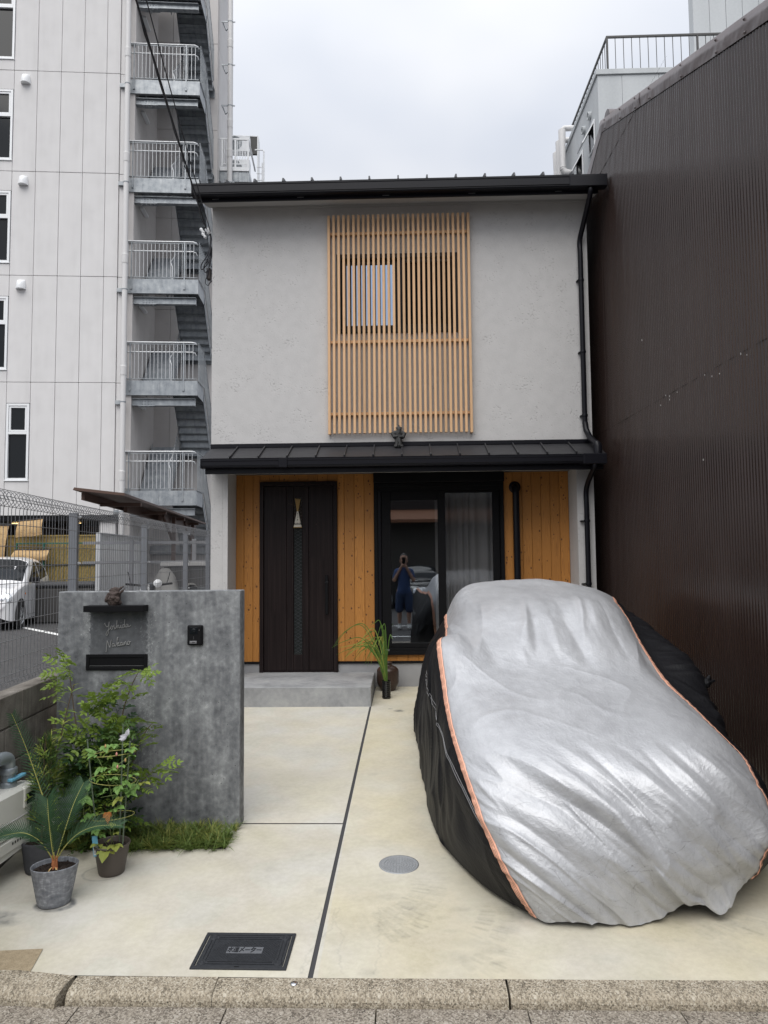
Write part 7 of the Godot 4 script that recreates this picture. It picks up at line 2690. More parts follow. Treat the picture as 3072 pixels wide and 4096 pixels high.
	for q in [[Vector3(0.065, 0.60, 0.10), "petal_pink"], [Vector3(0.055, 0.665, 0.09), "petal_pink"], [Vector3(-0.02, 0.70, 0.06), "straw"], [Vector3(0.10, 0.63, 0.08), "straw"]]:
		st = S()
		lathe(st, [Vector2(0.0001, -0.012), Vector2(0.005, -0.006), Vector2(0.006, 0.0), Vector2(0.003, 0.008), Vector2(0.0001, 0.012)], 8)
		put("bud", st, q[1], mg).position = q[0]
	# plant label: blue card with a white sticker and bar code
	st = S()
	box(st, Vector3.ZERO, Vector3(0.030, 0.105, 0.0008))
	var tg := put("plant_tag", st, "tag_blue", mg)
	tg.transform = Transform3D(Basis(Vector3(0, 0, 1), 0.18) * Basis(Vector3.RIGHT, -0.15), Vector3(-0.066, 0.165, 0.062))
	put("sticker", box1(Vector3(-0.012, -0.045, 0.0005), Vector3(0.014, 0.000, 0.0009)), "tag_white", tg)
	st = S()
	for i in 9:
		bb(st, Vector3(-0.009 + i * 0.0022, -0.022, 0.0009), Vector3(-0.0082 + i * 0.0022 + 0.0004 * (i % 3), -0.010, 0.0011))
	for i in 3:
		bb(st, Vector3(-0.009, -0.030 - i * 0.004, 0.0009), Vector3(0.008 - 0.003 * (i % 2), -0.0285 - i * 0.004, 0.0011))
	put("print", st, "ink", tg)
	# ---- dark round pot with a dense upright shrub
	z = -4.03
	var dk := thing("dark_pot_shrub", "narrow upright shrub with slender leaves in the plain dark grey pot", "potted plant", Vector3(-2.045, gy(z), z))
	pot(dk, [Vector2(0.0001, 0.004), Vector2(0.072, 0.004), Vector2(0.078, 0.0), Vector2(0.084, 0.02), Vector2(0.102, 0.16), Vector2(0.1035, 0.170), Vector2(0.1005, 0.172), Vector2(0.096, 0.150)], "pot_dark")
	soil(dk, 0.096, 0.152, 1.0, 6)
	st = S()
	tube(st, spline([Vector3(0.0, 0.15, 0), Vector3(0.01, 0.35, 0.0), Vector3(0.012, 0.60, 0.01), Vector3(0.02, 0.74, 0.01)], 6), [0.006, 0.006, 0.006, 0.005, 0.005, 0.005, 0.005, 0.004, 0.004, 0.004, 0.004, 0.003, 0.003, 0.003, 0.003, 0.002, 0.002, 0.002, 0.002], 6)
	tube(st, spline([Vector3(0.01, 0.16, -0.02), Vector3(0.03, 0.55, -0.08), Vector3(0.075, 0.85, -0.12), Vector3(0.11, 1.00, -0.13)], 6), 0.003, 6)
	put("stem", st, "stem_brown", dk)
	var lm := []
	for k in 4:
		st = S()
		for i in 7:
			var a := i * 2.4 + k
			leaf(st, Vector3(0, i * 0.006, 0), Vector3(cos(a) * 0.6, 0.75, sin(a) * 0.6).normalized(), Vector3(cos(a) * -0.7, 0.7, sin(a) * -0.7).normalized(), 0.045 + 0.008 * k, 0.0065, 0.25)
		lm.append(st.commit())
	for i in 130:
		var t := r.randf()
		var y := lerpf(0.22, 0.70, t)
		var rad := 0.052 * sin(PI * clampf(0.15 + t * 0.85, 0, 1)) + 0.006
		var a := r.randf() * TAU
		var q := sqrt(r.randf()) * rad
		var o := put("leaf_whorl", lm[r.randi() % 4], ["leaf_yellow", "leaf_mid", "leaf_young"][r.randi() % 3] if q > rad * 0.55 else "leaf_deep", dk)
		o.transform = Transform3D(Basis(Vector3(cos(a), 0, sin(a)).cross(Vector3.UP).normalized(), -0.5) * Basis.from_scale(Vector3.ONE * r.randf_range(0.7, 1.15)), Vector3(0.012 + cos(a) * q, y, sin(a) * q))
	st = S()
	for i in 12:
		leaf(st, Vector3.ZERO, Vector3.FORWARD, Vector3.UP, 0.001, 0.001)
	var blade := S()
	leaf(blade, Vector3.ZERO, Vector3(0, 0, 1), Vector3.UP, 0.062, 0.013, 0.3)
	var bmesh := blade.commit()
	for i in 46:
		var t := r.randf_range(0.25, 1.0)
		var p := Vector3(lerpf(0.02, 0.11, t * t), lerpf(0.30, 1.02, t), lerpf(-0.03, -0.13, t))
		if i > 34:
			p = Vector3(r.randf_range(-0.08, 0.16), r.randf_range(0.22, 0.42), r.randf_range(0.0, 0.09))
		var lf := put("leaf", bmesh, "leaf_young" if r.randf() < 0.5 else "leaf_yellow", dk)
		lf.transform = Transform3D(aim(Vector3(r.randf_range(-1, 1), r.randf_range(0.0, 0.9), r.randf_range(-0.4, 1.0)), r.randf_range(-0.5, 0.5)) * Basis.from_scale(Vector3.ONE * r.randf_range(0.8, 1.25)), p)
	# ---- dwarf lily turf in the bed along the wall
	var gb := Node3D.new()
	var tufts := []
	for k in 4:
		st = S()
		for i in 17:
			var a := r.randf() * TAU
			var lean := r.randf_range(0.25, 1.25)
			leaf(st, Vector3(cos(a) * 0.006, 0, sin(a) * 0.006), Vector3(cos(a) * lean, 1.0, sin(a) * lean).normalized(), Vector3(-cos(a), lean, -sin(a)).normalized(), r.randf_range(0.07, 0.14), 0.0075, r.randf_range(0.35, 0.8), 4, 1.0)
		tufts.append(st.commit())
	gb.free()
	for k in 4:
		var mm := MultiMesh.new()
		mm.transform_format = MultiMesh.TRANSFORM_3D
		mm.mesh = tufts[k]
		var list := []
		for i in 105:
			var x := r.randf_range(-2.26, -1.07)
			var lim := 0.03 if x > -1.12 else 0.0
			var zz := r.randf_range(-4.585, -4.262 - lim)
			list.append(Transform3D(Basis(Vector3.UP, r.randf() * TAU) * Basis.from_scale(Vector3.ONE * r.randf_range(0.5, 0.85)), Vector3(x, gy(zz) + 0.002, zz)))
		mm.instance_count = list.size()
		for i in list.size():
			mm.set_instance_transform(i, list[i])
		var mi := MultiMeshInstance3D.new()
		mi.multimesh = mm
		mi.material_override = M["grass_blade" if k < 3 else "grass_yellow"]
		mi.name = numbered("lily_turf")
		mi.set_meta("kind", "stuff")
		add_child(mi)
		tag(mi, ["dwarf lily turf filling the bed along the gate wall", "dwarf lily turf of longer blades in the gate wall bed", "dwarf lily turf of shorter blades in the gate wall bed", "yellowed lily turf blades among the green in the bed"][k], "ground cover", "lily turf in the bed")
	put("bed_soil", box1(Vector3(-2.28, -0.16, -4.60), Vector3(-1.075, gy(-4.43) + 0.001, -4.295)), "soil").set_meta("kind", "structure")
	# ---- rice in a black bottle, brown jar
	z = -8.175
	var rc := thing("rice_plant", "rice plant with drooping blades in a ribbed black bottle by the step", "potted plant", Vector3(-0.213, gy(z), z))
	var pf := [Vector2(0.0001, 0.0), Vector2(0.044, 0.0), Vector2(0.049, 0.006)]
	for i in 8:
		var y := 0.018 + i * 0.0225
		pf.append_array([Vector2(0.0495, y), Vector2(0.0495, y + 0.013), Vector2(0.046, y + 0.0165), Vector2(0.046, y + 0.0195)])
	pf.append_array([Vector2(0.049, 0.200), Vector2(0.047, 0.200), Vector2(0.046, 0.15)])
	pot(rc, pf, "bottle_black")
	soil(rc, 0.046, 0.17, 1.0, 7)
	var rr := RandomNumberGenerator.new()
	rr.seed = 71
	for i in 30:
		st = S()
		var a := rr.randf() * TAU
		var o := Vector3(cos(a) * 0.016, 0.165, sin(a) * 0.016)
		var h := rr.randf_range(0.36, 0.70)
		var lean := Vector3(-0.10 + rr.randf_range(-0.16, 0.10), 0, rr.randf_range(-0.03, 0.12))
		var dr2 := rr.randf_range(0.02, 0.20)
		if i < 3:
			lean = Vector3([-0.07, 0.05, -0.02][i], 0, 0.03)
			h = [0.70, 0.54, 0.66][i]
			dr2 = 0.02
		var side := Vector3(lean.x * 0.9 - 0.02, 0, lean.z)
		var pth := spline([o, o + lean * 0.35 + Vector3(0, h * 0.55, 0), o + lean + Vector3(0, h, 0), o + lean + side * 0.8 + Vector3(0, h - dr2 * 0.5, 0), o + lean + side * 1.35 + Vector3(0, h - dr2 * 1.7, 0)], 6)
		var rows := [[], []]
		var n := pth.size()
		for k in n:
			var t := float(k) / (n - 1)
			var tg2: Vector3 = (pth[mini(k + 1, n - 1)] - pth[maxi(k - 1, 0)]).normalized()
			var sd := tg2.cross(Vector3(0.2, 0.1, 1).normalized()).normalized()
			var wd := lerpf(0.0026, 0.0050, minf(1, t * 2.5)) * (1.0 - pow(t, 3.0)) + 0.0004
			rows[0].append(pth[k] - sd * wd)
			rows[1].append(pth[k] + sd * wd)
		sheet(st, rows, false)
		put("blade", st, "rice_leaf" if rr.randf() < 0.75 else "leaf_yellow", rc)
	z = -8.60
	var jr := thing("brown_jar", "squat glazed brown jar against the plinth behind the rice plant", "jar", Vector3(-0.206, gy(z), z))
	pot(jr, [Vector2(0.0001, 0.0), Vector2(0.080, 0.0), Vector2(0.086, 0.006), Vector2(0.122, 0.075), Vector2(0.130, 0.100), Vector2(0.132, 0.225), Vector2(0.126, 0.250), Vector2(0.105, 0.272), Vector2(0.066, 0.290), Vector2(0.050, 0.302), Vector2(0.048, 0.312), Vector2(0.056, 0.322), Vector2(0.057, 0.330), Vector2(0.050, 0.332), Vector2(0.043, 0.320), Vector2(0.043, 0.20)], "jar_brown")


# ---------------------------------------------------------------- covers, ornaments, meter, cables
func strip(st: SurfaceTool, a: Vector3, b: Vector3, w: float, h: float) -> void:
	var d := (b - a)
	var l := d.length()
	var z := d / l
	var x := Vector3.UP.cross(z).normalized()
	box(st, (a + b) * 0.5 + Vector3(0, h * 0.5, 0), Vector3(w, h, l + w * 0.5), 0.0, Basis(x, z.cross(x), z))


func build_small() -> void:
	var st: SurfaceTool
	# ---- iron water meter lid
	var z := -3.262
	var mc := thing("meter_lid", "rectangular black iron water meter lid set in the driveway near the kerb", "access cover", Vector3(-0.726, gy(z) + 0.0042, z))
	mc.rotation = Vector3(0.031, deg_to_rad(-0.6), 0)
	st = S()
	frame_box_flat(st, 0.208, 0.137, 0.016, -0.02, 0.003)
	put("lid_frame", st, "iron", mc)
	put("lid_plate", box1(Vector3(-0.189, -0.02, -0.118), Vector3(0.189, 0.0, 0.118), 0.002), "iron", mc)
	st = S()
	for q in [[0.172, 0.101, 0.006], [0.156, 0.086, 0.004]]:
		for s in [-1.0, 1.0]:
			strip(st, Vector3(-q[0], 0.0, q[1] * s), Vector3(q[0], 0.0, q[1] * s), q[2], 0.0035)
			strip(st, Vector3(q[0] * s, 0.0, -q[1]), Vector3(q[0] * s, 0.0, q[1]), q[2], 0.0035)
	put("lid_moulding", st, "iron", mc)
	for sx in [-1.0, 1.0]:
		for sz in [-1.0, 1.0]:
			st = S()
			lathe(st, [Vector2(0.019, 0.0), Vector2(0.017, 0.005), Vector2(0.011, 0.006), Vector2(0.010, 0.003), Vector2(0.006, 0.003), Vector2(0.005, 0.0065), Vector2(0.0001, 0.007)], 14, Transform3D(Basis.IDENTITY, Vector3(0.165 * sx, 0.0, 0.094 * sz)))
			lathe(st, [Vector2(0.008, 0.0), Vector2(0.006, 0.005), Vector2(0.0001, 0.006)], 10, Transform3D(Basis.IDENTITY, Vector3(0.145 * sx, 0.0, 0.096 * sz)))
			put("corner_boss", st, "iron", mc)
	st = S()
	for i in 34:
		for s in [-1.0, 1.0]:
			var x0 := -0.22 + i * 0.0135
			var a := Vector2(x0, -0.078)
			var b := Vector2(x0 + 0.156, 0.078)
			var t0 := clampf((-0.148 - a.x) / 0.156, 0, 1)
			var t1 := clampf((0.148 - a.x) / 0.156, 0, 1)
			if t1 - t0 > 0.05:
				var p := a.lerp(b, t0)
				var q := a.lerp(b, t1)
				strip(st, Vector3(p.x, 0.0, p.y * s), Vector3(q.x, 0.0, q.y * s), 0.0018, 0.0012)
	put("lid_tread", st, "iron", mc).set_meta("kind", "stuff")
	put("name_plate", box1(Vector3(-0.080, 0.0, -0.024), Vector3(0.080, 0.0022, 0.024), 0.001), "iron_worn", mc)
	st = S()
	var gl := [[[[.5, 1, .5, .05, .38, .14]], [[.08, .7, .42, .7, .06, .2]], [[.9, .86, .6, .62]], [[.56, .66, .96, .1]]],
		[[[.10, .92, .2, .8]], [[.04, .6, .22, .6, .1, .32, .2, .2]], [[.03, .10, .2, .2, .4, .05, .98, .05]], [[.45, .99, .52, .88]], [[.8, .99, .72, .88]], [[.32, .84, .96, .84]], [[.45, .72, .45, .2, .86, .2, .86, .72, .45, .72]], [[.45, .55, .86, .55]], [[.45, .38, .86, .38]], [[.63, .84, .6, .72]]],
		[[[.82, .97, .12, .06]], [[.28, .72, .88, .28]]], [[[.06, .5, .94, .5]]], [[[.42, .99, .08, .48]], [[.36, .8, .88, .8, .6, .35, .18, .02]], [[.3, .56, .7, .34]]], [[[.06, .5, .94, .5]]]]
	for i in 6:
		for s in gl[i]:
			var q: Array = s[0]
			for k in range(0, q.size() - 2, 2):
				var o := Vector3(-0.076 + i * 0.0255, 0.0022, 0.019)
				strip(st, o + Vector3(q[k] * 0.0235, 0, -q[k + 1] * 0.038), o + Vector3(q[k + 2] * 0.0235, 0, -q[k + 3] * 0.038), 0.0032, 0.0022)
	put("lettering", st, "iron", mc)
	put("lift_slot", box1(Vector3(-0.018, 0.0002, 0.121), Vector3(0.004, 0.0034, 0.127)), "black_matt", mc)
	# ---- round cover
	z = -4.10
	var rc := thing("round_lid", "round grey cast lid with a pebbled pattern beside the covered car", "access cover", Vector3(-0.046, gy(z), z))
	rc.rotation.x = 0.031
	st = S()
	lathe(st, [Vector2(0.112, -0.01), Vector2(0.112, 0.003), Vector2(0.102, 0.0035), Vector2(0.101, 0.001), Vector2(0.0001, 0.001)], 48)
	put("lid_disc", st, "cast_grey", rc)
	st = S()
	for ring in 6:
		var n := 3 + ring * 6
		for i in n:
			var a := TAU * (i + 0.5 * (ring % 2)) / n
			var rr := 0.006 + ring * 0.0165
			box(st, Vector3(cos(a) * rr, 0.002, sin(a) * rr), Vector3(0.011, 0.003, 0.0125), 0.0015, Basis(Vector3.UP, -a))
	put("lid_pattern", st, "cast_grey", rc).set_meta("kind", "stuff")
	# ---- guardian figure on the porch roof
	var sk := thing("roof_guardian", "dark clay robed guardian figure standing on the porch roof below the lattice", "statue", Vector3(-0.045, 2.868, -8.292))
	st = S()
	nets(st, [[Vector3(0, 0.02, 0), Vector3(0, 0.10, -0.004), 0.046, 0.038], [Vector3(0, 0.10, 0), Vector3(0, 0.168, 0), 0.038, 0.042], [Vector3(-0.036, 0.012, 0.012), Vector3(0.036, 0.012, 0.012), 0.021, 0.021], [Vector3(-0.03, 0.006, 0.035), Vector3(-0.026, 0.006, 0.052), 0.011, 0.010], [Vector3(0.03, 0.006, 0.035), Vector3(0.034, 0.006, 0.052), 0.011, 0.010],
		[Vector3(-0.036, 0.176, 0), Vector3(-0.066, 0.160, 0.004), 0.025, 0.023], [Vector3(-0.066, 0.160, 0.004), Vector3(-0.052, 0.122, 0.018), 0.024, 0.020], [Vector3(-0.052, 0.125, 0.02), Vector3(-0.016, 0.124, 0.042), 0.016, 0.012], [Vector3(0.036, 0.176, 0), Vector3(0.066, 0.158, 0.004), 0.025, 0.023], [Vector3(0.066, 0.158, 0.004), Vector3(0.054, 0.118, 0.018), 0.024, 0.020], [Vector3(0.054, 0.122, 0.02), Vector3(0.018, 0.120, 0.042), 0.016, 0.012],
		[Vector3(0.005, 0.196, 0.010), Vector3(0.007, 0.218, 0.008), 0.029, 0.028], [Vector3(0.007, 0.188, 0.030), Vector3(0.006, 0.168, 0.036), 0.016, 0.011], [Vector3(0.007, 0.210, 0.038), Vector3(0.007, 0.201, 0.041), 0.005, 0.006], [Vector3(-0.008, 0.216, 0.032), Vector3(-0.001, 0.213, 0.036), 0.005, 0.005], [Vector3(0.015, 0.213, 0.036), Vector3(0.023, 0.216, 0.032), 0.005, 0.005], [Vector3(-0.024, 0.232, 0.004), Vector3(0.036, 0.231, 0.004), 0.009, 0.009], [Vector3(0.006, 0.238, 0.0), Vector3(0.005, 0.249, -0.002), 0.017, 0.011], [Vector3(0.004, 0.254, 0), Vector3(0.004, 0.264, 0), 0.007, 0.006],
		[Vector3(-0.014, 0.10, 0.038), Vector3(-0.020, 0.02, 0.046), 0.010, 0.013], [Vector3(0.012, 0.10, 0.038), Vector3(0.018, 0.02, 0.046), 0.010, 0.013], [Vector3(0.0, 0.108, 0.040), Vector3(0.0, 0.06, 0.046), 0.007, 0.005], [Vector3(-0.036, 0.108, 0.006), Vector3(0.036, 0.108, 0.006), 0.017, 0.017]], 0.0034, 0.006, 0.002, 90.0)
	put("figure", st, "statue_dark", sk)
	# ---- straw charm on the door
	var ch := thing("door_charm", "straw and white paper luck charm hanging on the dark front door", "charm", Vector3(-1.310, 1.965, ZW + 0.030))
	st = S()
	var rows := []
	for i in 9:
		var t := i / 8.0
		var row := []
		for j in 17:
			var a := TAU * j / 16.0
			var wd := lerpf(0.052, 0.010, pow(t, 0.85))
			row.append(Vector3(cos(a) * wd, t * 0.195, 0.004 + sin(a) * lerpf(0.010, 0.007, t)))
		rows.append(row)
	sheet(st, rows, true)
	put("paper_wrap", st, "paper", ch)
	st = S()
	var r := RandomNumberGenerator.new()
	r.seed = 6
	for i in 46:
		var s := r.randf_range(-1, 1)
		var zz := r.randf_range(-0.006, 0.008)
		tube(st, [Vector3(s * 0.008, 0.17, zz), Vector3(s * 0.010, 0.21, zz), Vector3(s * 0.034, r.randf_range(0.33, 0.355), zz)], 0.0016, 4, false)
		tube(st, [Vector3(s * 0.048, 0.006, zz * 0.6 + 0.004), Vector3(s * 0.053, -0.012 + r.randf() * 0.004, zz * 0.6 + 0.004)], 0.0022, 4, false)
	put("straw_bundle", st, "straw", ch).set_meta("kind", "stuff")
	st = S()
	tube(st, [Vector3(-0.010, 0.205, 0.012), Vector3(0, 0.200, 0.014), Vector3(0.012, 0.205, 0.012)], 0.004, 6)
	tube(st, [Vector3(0.0, 0.205, 0.012), Vector3(0.03, 0.20, 0.012)], 0.0015, 5)
	put("tie", st, "straw", ch)
	st = S()
	tube(st, [Vector3(-0.004, 0.20, 0.01), Vector3(-0.045, 0.27, 0.012), Vector3(-0.115, 0.292, 0.01)], 0.0016, 5)
	tube(st, [Vector3(-0.05, 0.27, 0.012), Vector3(-0.052, 0.33, 0.01)], 0.0014, 5)
	tube(st, [Vector3(0.004, 0.20, 0.01), Vector3(0.04, 0.27, 0.012), Vector3(0.062, 0.335, 0.01)], 0.0016, 5)
	put("twig", st, "stem_brown", ch)
	st = S()
	for q in [[0.0, 0.172, 0.5], [0.0, 0.158, 0.6], [0.0, 0.128, 1.0], [0.0, 0.092, 1.2]]:
		for i in 5:
			var a := Vector3(q[0] + r.randf_range(-0.009, 0.004) * q[2], q[1] + r.randf_range(-0.010, 0.010), 0.0150)
			var b := a + Vector3(r.randf_range(0.002, 0.012) * q[2], r.randf_range(-0.012, 0.006), 0)
			tube(st, [a, b], 0.0016, 4)
	put("brush_writing", st, "ink", ch)
	st = S()
	for i in 5:
		var x := -0.036 + i * 0.018
		tri(st, Vector3(x - 0.008, 0.036, 0.0152), Vector3(x + 0.008, 0.036, 0.0152), Vector3(x, 0.056, 0.0148), Vector3(0, 0, 1))
	bb(st, Vector3(-0.046, 0.024, 0.0146), Vector3(0.046, 0.030, 0.0156))
	put("printed_border", st, "ink", ch)
	# ---- gas meter on the block wall
	var gm := thing("gas_meter", "cream gas meter with coated elbow pipes on the block wall at the left edge", "meter", Vector3(-2.20, 0.0, -3.84), -0.083)
	st = S()
	box(st, Vector3(0, 0.205, 0.02), Vector3(0.15, 0.26, 0.46), 0.022)
	put("meter_body", st, "beige_plastic", gm)
	st = S()
	prism(st, PackedVector2Array([Vector2(-0.22, 0.085), Vector2(-0.20, 0.0), Vector2(0.05, -0.015), Vector2(0.17, 0.03), Vector2(0.22, 0.085)]), -0.066, 0.070, Transform3D(Basis(Vector3(0, 0, 1), Vector3(0, 1, 0), Vector3(1, 0, 0)), Vector3(0, 0, 0.0)))
	put("lower_cover", st, "beige_plastic", gm)
	put("waist_band", box1(Vector3(-0.078, 0.168, -0.215), Vector3(0.079, 0.176, 0.255), 0.002), "trim_grey", gm)
	put("display_housing", box1(Vector3(-0.03, 0.20, -0.25), Vector3(0.082, 0.325, -0.12), 0.012), "beige_plastic", gm)
	put("display", box1(Vector3(0.0825, 0.225, -0.225), Vector3(0.0845, 0.285, -0.145), 0.001), "meter_window", gm)
	put("battery_lid", box1(Vector3(0.071, 0.02, -0.16), Vector3(0.078, 0.08, 0.10), 0.004), "beige_plastic", gm)
	st = S()
	for i in 5:
		bb(st, Vector3(0.0782, 0.050, -0.13 + i * 0.022), Vector3(0.0788, 0.064, -0.118 + i * 0.022))
	put("print_marks", st, "ink", gm)
	for q in [-0.10, 0.12]:
		st = S()
		tube(st, spline([Vector3(0, 0.32, q), Vector3(0, 0.40, q), Vector3(0.0, 0.465, q - 0.01), Vector3(-0.0, 0.485, q + 0.06), Vector3(0.0, 0.487, q + 0.14)] if q > 0 else [Vector3(0, 0.32, q), Vector3(0, 0.42, q), Vector3(0.0, 0.48, q + 0.01), Vector3(0.0, 0.50, q + 0.06), Vector3(0.0, 0.50, q + 0.12)], 6), 0.036, 16)
		for y in [0.345, 0.42]:
			lathe(st, [Vector2(0.036, -0.018), Vector2(0.046, -0.014), Vector2(0.046, 0.014), Vector2(0.036, 0.018)], 8 if y < 0.4 else 20, Transform3D(Basis.IDENTITY, Vector3(0, y, q)))
		put("pipe_elbow", st, "pipe_coated", gm)
	put("shut_off_tag", box1(Vector3(0.02, 0.37, -0.19), Vector3(0.05, 0.385, -0.06), 0.003), "tag_blue", gm)
	st = S()
	tube(st, [Vector3(0, -0.02, 0.30), Vector3(0, -0.17, 0.30)], 0.034, 14)
	for i in 12:
		lathe(st, [Vector2(0.034, -0.004), Vector2(0.038, 0.0), Vector2(0.034, 0.004)], 14, Transform3D(Basis.IDENTITY, Vector3(0, -0.03 - i * 0.012, 0.30)))
	put("corrugated_hose", st, "grey_steel", gm)
	# ---- overhead service cables to the house corner
	var anchor := Vector3(-2.385, 5.63, -8.47)
	var sets := [[0.0095, "thick black service cable running from the top edge down to the house corner"], [0.0055, "thin black cable just right of the thick one, running to the house corner"], [0.0055, "thin black cable twisted along the thick service cable"]]
	for k in 3:
		var c := thing("service_cable", sets[k][1], "cable", Vector3.ZERO)
		var e: Vector3 = anchor + [Vector3(0, 0, 0), Vector3(0.05, -0.03, 0.02), Vector3(-0.02, 0.02, 0)][k]
		var far: Vector3 = [Vector3(-1.66, 7.90, 0.5), Vector3(-1.50, 7.95, 0.5), Vector3(-1.66, 7.90, 0.5)][k]
		var pts := []
		for i in 41:
			var t := i / 40.0
			var p := e.lerp(far, t) + Vector3(0, -1.0 * t * (1.0 - t), 0)
			if k == 2:
				p += Vector3(cos(t * 120.0), sin(t * 120.0), 0) * 0.014
			pts.append(p)
		st = S()
		tube(st, pts, sets[k][0], 8)
		put("cable_run", st, "cable_black", c)
	var dr := thing("cable_anchor", "white insulator with looped black cables at the upper left house corner", "cable anchor", anchor)
	for q in [[Vector3(0.02, -0.02, 0.02), 0.03], [Vector3(-0.055, -0.01, 0.01), 0.022], [Vector3(-0.03, -0.07, 0.01), 0.022]]:
		st = S()
		lathe(st, [Vector2(0.0001, -0.04), Vector2(q[1] * 0.7, -0.038), Vector2(q[1], -0.02), Vector2(q[1] * 0.6, 0.0), Vector2(q[1], 0.02), Vector2(q[1] * 0.7, 0.038), Vector2(0.0001, 0.04)], 14, Transform3D(Basis(Vector3(0, 0, 1), 0.6), q[0]))
		put("insulator", st, "window_white", dr)
	for q in [[Vector3(0.0, -0.0, 0), Vector3(0.05, -0.10, 0.02), Vector3(0.02, -0.30, 0.02), Vector3(-0.06, -0.44, 0.02), Vector3(-0.05, -0.50, 0.02), Vector3(0.03, -0.40, 0.02), Vector3(0.05, -0.20, -0.02)],
		[Vector3(0.03, -0.02, 0), Vector3(0.06, -0.12, 0.02), Vector3(0.03, -0.34, 0.03), Vector3(-0.03, -0.48, 0.03), Vector3(0.0, -0.54, 0.03), Vector3(0.05, -0.42, 0.02), Vector3(0.06, -0.22, -0.02)],
		[Vector3(0.04, -0.04, 0), Vector3(0.05, -0.26, 0.03), Vector3(0.03, -0.52, 0.03), Vector3(-0.01, -0.66, 0.02), Vector3(0.03, -0.70, 0.02), Vector3(0.06, -0.6, 0.0)],
		[Vector3(0.06, -0.46, 0.04), Vector3(0.105, -0.52, 0.08), Vector3(0.125, -0.60, 0.085), Vector3(0.09, -0.67, 0.08), Vector3(0.04, -0.68, 0.03)]]:
		st = S()
		tube(st, spline(q, 7), 0.0075 if q.size() > 6 else 0.005, 7)
		put("cable_loop", st, "cable_black", dr)
	st = S()
	bb(st, Vector3(0.0, -0.62, -0.05), Vector3(0.05, -0.48, 0.02), 0.006)
	put("junction_clip", st, "dark_brown", dr)


func frame_box_flat(st: SurfaceTool, hx: float, hz: float, w: float, y0: float, y1: float) -> void:
	for s in [-1.0, 1.0]:
		bb(st, Vector3(-hx, y0, (hz - (w if s > 0 else 0.0)) * s if s > 0 else -hz), Vector3(hx, y1, hz if s > 0 else -hz + w), 0.002)
		bb(st, Vector3(hx - w if s > 0 else -hx, y0, -hz + w), Vector3(hx if s > 0 else -hx + w, y1, hz - w), 0.002)


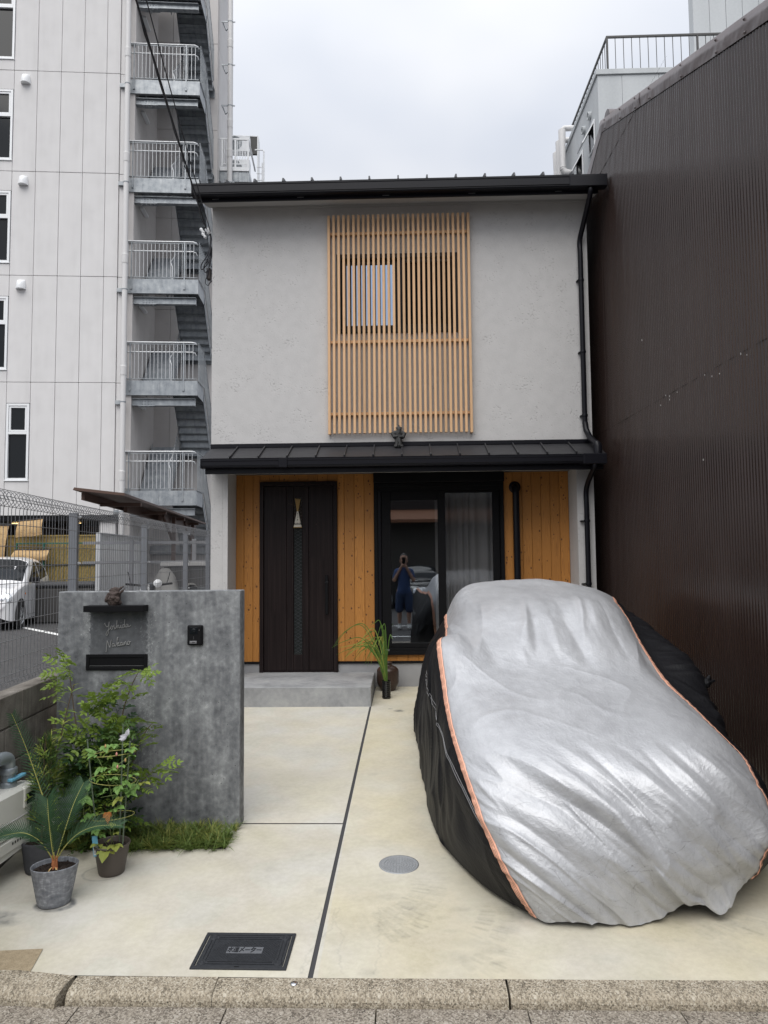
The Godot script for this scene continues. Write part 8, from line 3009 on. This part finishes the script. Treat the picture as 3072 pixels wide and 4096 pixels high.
# ---------------------------------------------------------------- what stands across the street and shows in the door glass
func build_street() -> void:
	var st: SurfaceTool
	for q in [[-1.5, "white painted line along the near edge of the street"], [1.0, "white painted line along the far edge of the street"]]:
		var l := thing("edge_line", q[1], "line marking", Vector3(0, -0.196, q[0]))
		put("paint_strip", box1(Vector3(-14, 0, -0.06), Vector3(14, 0.003, 0.06)), "line_paint", l)
	var oh := thing("timber_house", "dark timber house across the street, mirrored in the porch window", "house", Vector3(0, -0.2, 10.0))
	for i in 40:
		st = S()
		bb(st, Vector3(-6.0 + i * 0.3, 0, 0.0), Vector3(-6.0 + i * 0.3 + 0.295, 3.2, 0.05 + rng.randf() * 0.01))
		put("wall_board", st, "old_timber", oh)
	st = S()
	prism(st, PackedVector2Array([Vector2(-0.9, 3.1), Vector2(-0.9, 3.22), Vector2(1.6, 4.3), Vector2(1.6, 4.15)]), 6.5, -6.5, Transform3D(Basis(Vector3(0, 0, 1), Vector3(0, 1, 0), Vector3(1, 0, 0)), Vector3.ZERO))
	put("eave_roof", st, "red_beam", oh)
	put("upper_wall", box1(Vector3(-6.0, 4.1, 1.2), Vector3(6.0, 6.5, 4.0)), "trim_grey", oh)
	put("rear_mass", box1(Vector3(-6.0, 0, 0.06), Vector3(6.0, 4.1, 4.0)), "dark_brown", oh)
	hatchback("street_car", "dark car parked across the street, mirrored in the porch window", Vector3(0.55, -0.2, 7.4), PI - 0.25, "car_dark")
	# the photographer, standing in the street behind the camera
	var g := -0.2
	var pn := thing("person", "person in a blue shirt and navy shorts taking a photograph, mirrored in the glass", "person", Vector3(0.0, g, 0.16))
	var sk := S()
	var sh := 1.46
	var caps := [[Vector3(0, 1.66, 0.02), Vector3(0, 1.76, 0.0), 0.082, 0.095], [Vector3(0, 1.62, -0.05), Vector3(0, 1.66, -0.07), 0.05, 0.05], [Vector3(0, 1.45, 0.03), Vector3(0, 1.60, 0.02), 0.058, 0.055], [Vector3(0, 1.69, -0.095), Vector3(0, 1.665, -0.105), 0.014, 0.018], [Vector3(-0.09, 1.69, 0.01), Vector3(-0.095, 1.66, 0.01), 0.016, 0.012], [Vector3(0.09, 1.69, 0.01), Vector3(0.095, 1.66, 0.01), 0.016, 0.012],
		[Vector3(0, 1.0, 0.03), Vector3(0, 1.40, 0.03), 0.13, 0.13], [Vector3(-0.09, 1.40, 0.03), Vector3(0.09, 1.40, 0.03), 0.09, 0.09], [Vector3(-0.07, 0.94, 0.03), Vector3(0.07, 0.94, 0.03), 0.11, 0.11]]
	for s in [-1.0, 1.0]:
		caps.append_array([[Vector3(0.18 * s, 1.42, 0.03), Vector3(0.235 * s, 1.22, -0.04), 0.058, 0.045], [Vector3(0.235 * s, 1.22, -0.04), Vector3(0.085 * s, 1.50, -0.12), 0.044, 0.030], [Vector3(0.085 * s, 1.50, -0.12), Vector3(0.055 * s, 1.56, -0.13), 0.030, 0.032],
			[Vector3(0.10 * s, 0.92, 0.03), Vector3(0.115 * s, 0.50, 0.02), 0.088, 0.058], [Vector3(0.115 * s, 0.50, 0.02), Vector3(0.12 * s, 0.10, 0.03), 0.055, 0.036], [Vector3(0.115 * s, 0.36, 0.045), Vector3(0.117 * s, 0.28, 0.045), 0.052, 0.046]])
		for f in 4:
			caps.append([Vector3((0.055 - 0.004 * f) * s, 1.55 + f * 0.018, -0.14), Vector3((0.012 + 0.004 * f) * s, 1.565 + f * 0.018, -0.152), 0.0095, 0.008])
		caps.append([Vector3(0.055 * s, 1.57, -0.12), Vector3(0.03 * s, 1.615, -0.125), 0.012, 0.009])
	nets(sk, caps, 0.016, 0.03)
	put("body", sk, "skin", pn)
	st = S()
	caps = [[Vector3(0, 0.98, 0.03), Vector3(0, 1.40, 0.03), 0.152, 0.148], [Vector3(-0.10, 1.41, 0.03), Vector3(0.10, 1.41, 0.03), 0.105, 0.105], [Vector3(-0.06, 0.92, 0.03), Vector3(0.06, 0.92, 0.03), 0.13, 0.13]]
	for s in [-1.0, 1.0]:
		caps.append([Vector3(0.17 * s, 1.43, 0.03), Vector3(0.215 * s, 1.29, -0.015), 0.075, 0.066])
	nets(st, caps, 0.02, 0.03)
	put("shirt", st, "blue_shirt", pn)
	st = S()
	caps = [[Vector3(-0.06, 0.90, 0.03), Vector3(0.06, 0.90, 0.03), 0.125, 0.125]]
	for s in [-1.0, 1.0]:
		caps.append([Vector3(0.10 * s, 0.86, 0.03), Vector3(0.125 * s, 0.50, 0.02), 0.11, 0.10])
	nets(st, caps, 0.02, 0.03)
	put("shorts", st, "navy_shorts", pn)
	st = S()
	nets(st, [[Vector3(0, 1.72, 0.03), Vector3(0, 1.79, 0.02), 0.098, 0.09], [Vector3(-0.06, 1.68, 0.06), Vector3(0.06, 1.68, 0.06), 0.055, 0.055]], 0.014, 0.03)
	put("hair", st, "hair_dark", pn)
	for s in [-1.0, 1.0]:
		st = S()
		nets(st, [[Vector3(0.12 * s, 0.055, 0.06), Vector3(0.125 * s, 0.045, -0.14), 0.052, 0.042], [Vector3(0.12 * s, 0.08, 0.05), Vector3(0.12 * s, 0.12, 0.03), 0.05, 0.045]], 0.014, 0.02)
		put("shoe", st, "shoe_white", pn)
	var phn := thing("phone", "black phone held up by the photographer in the street", "phone", Vector3(0.0, 1.545, 0.018))
	put("phone_body", box1(Vector3(-0.038, -0.125, 0), Vector3(0.038, 0.035, 0.008), 0.003), "black_metal", phn)
	put("phone_screen", box1(Vector3(-0.035, -0.12, 0.0081), Vector3(0.035, 0.03, 0.0088)), "dark_glass", phn)
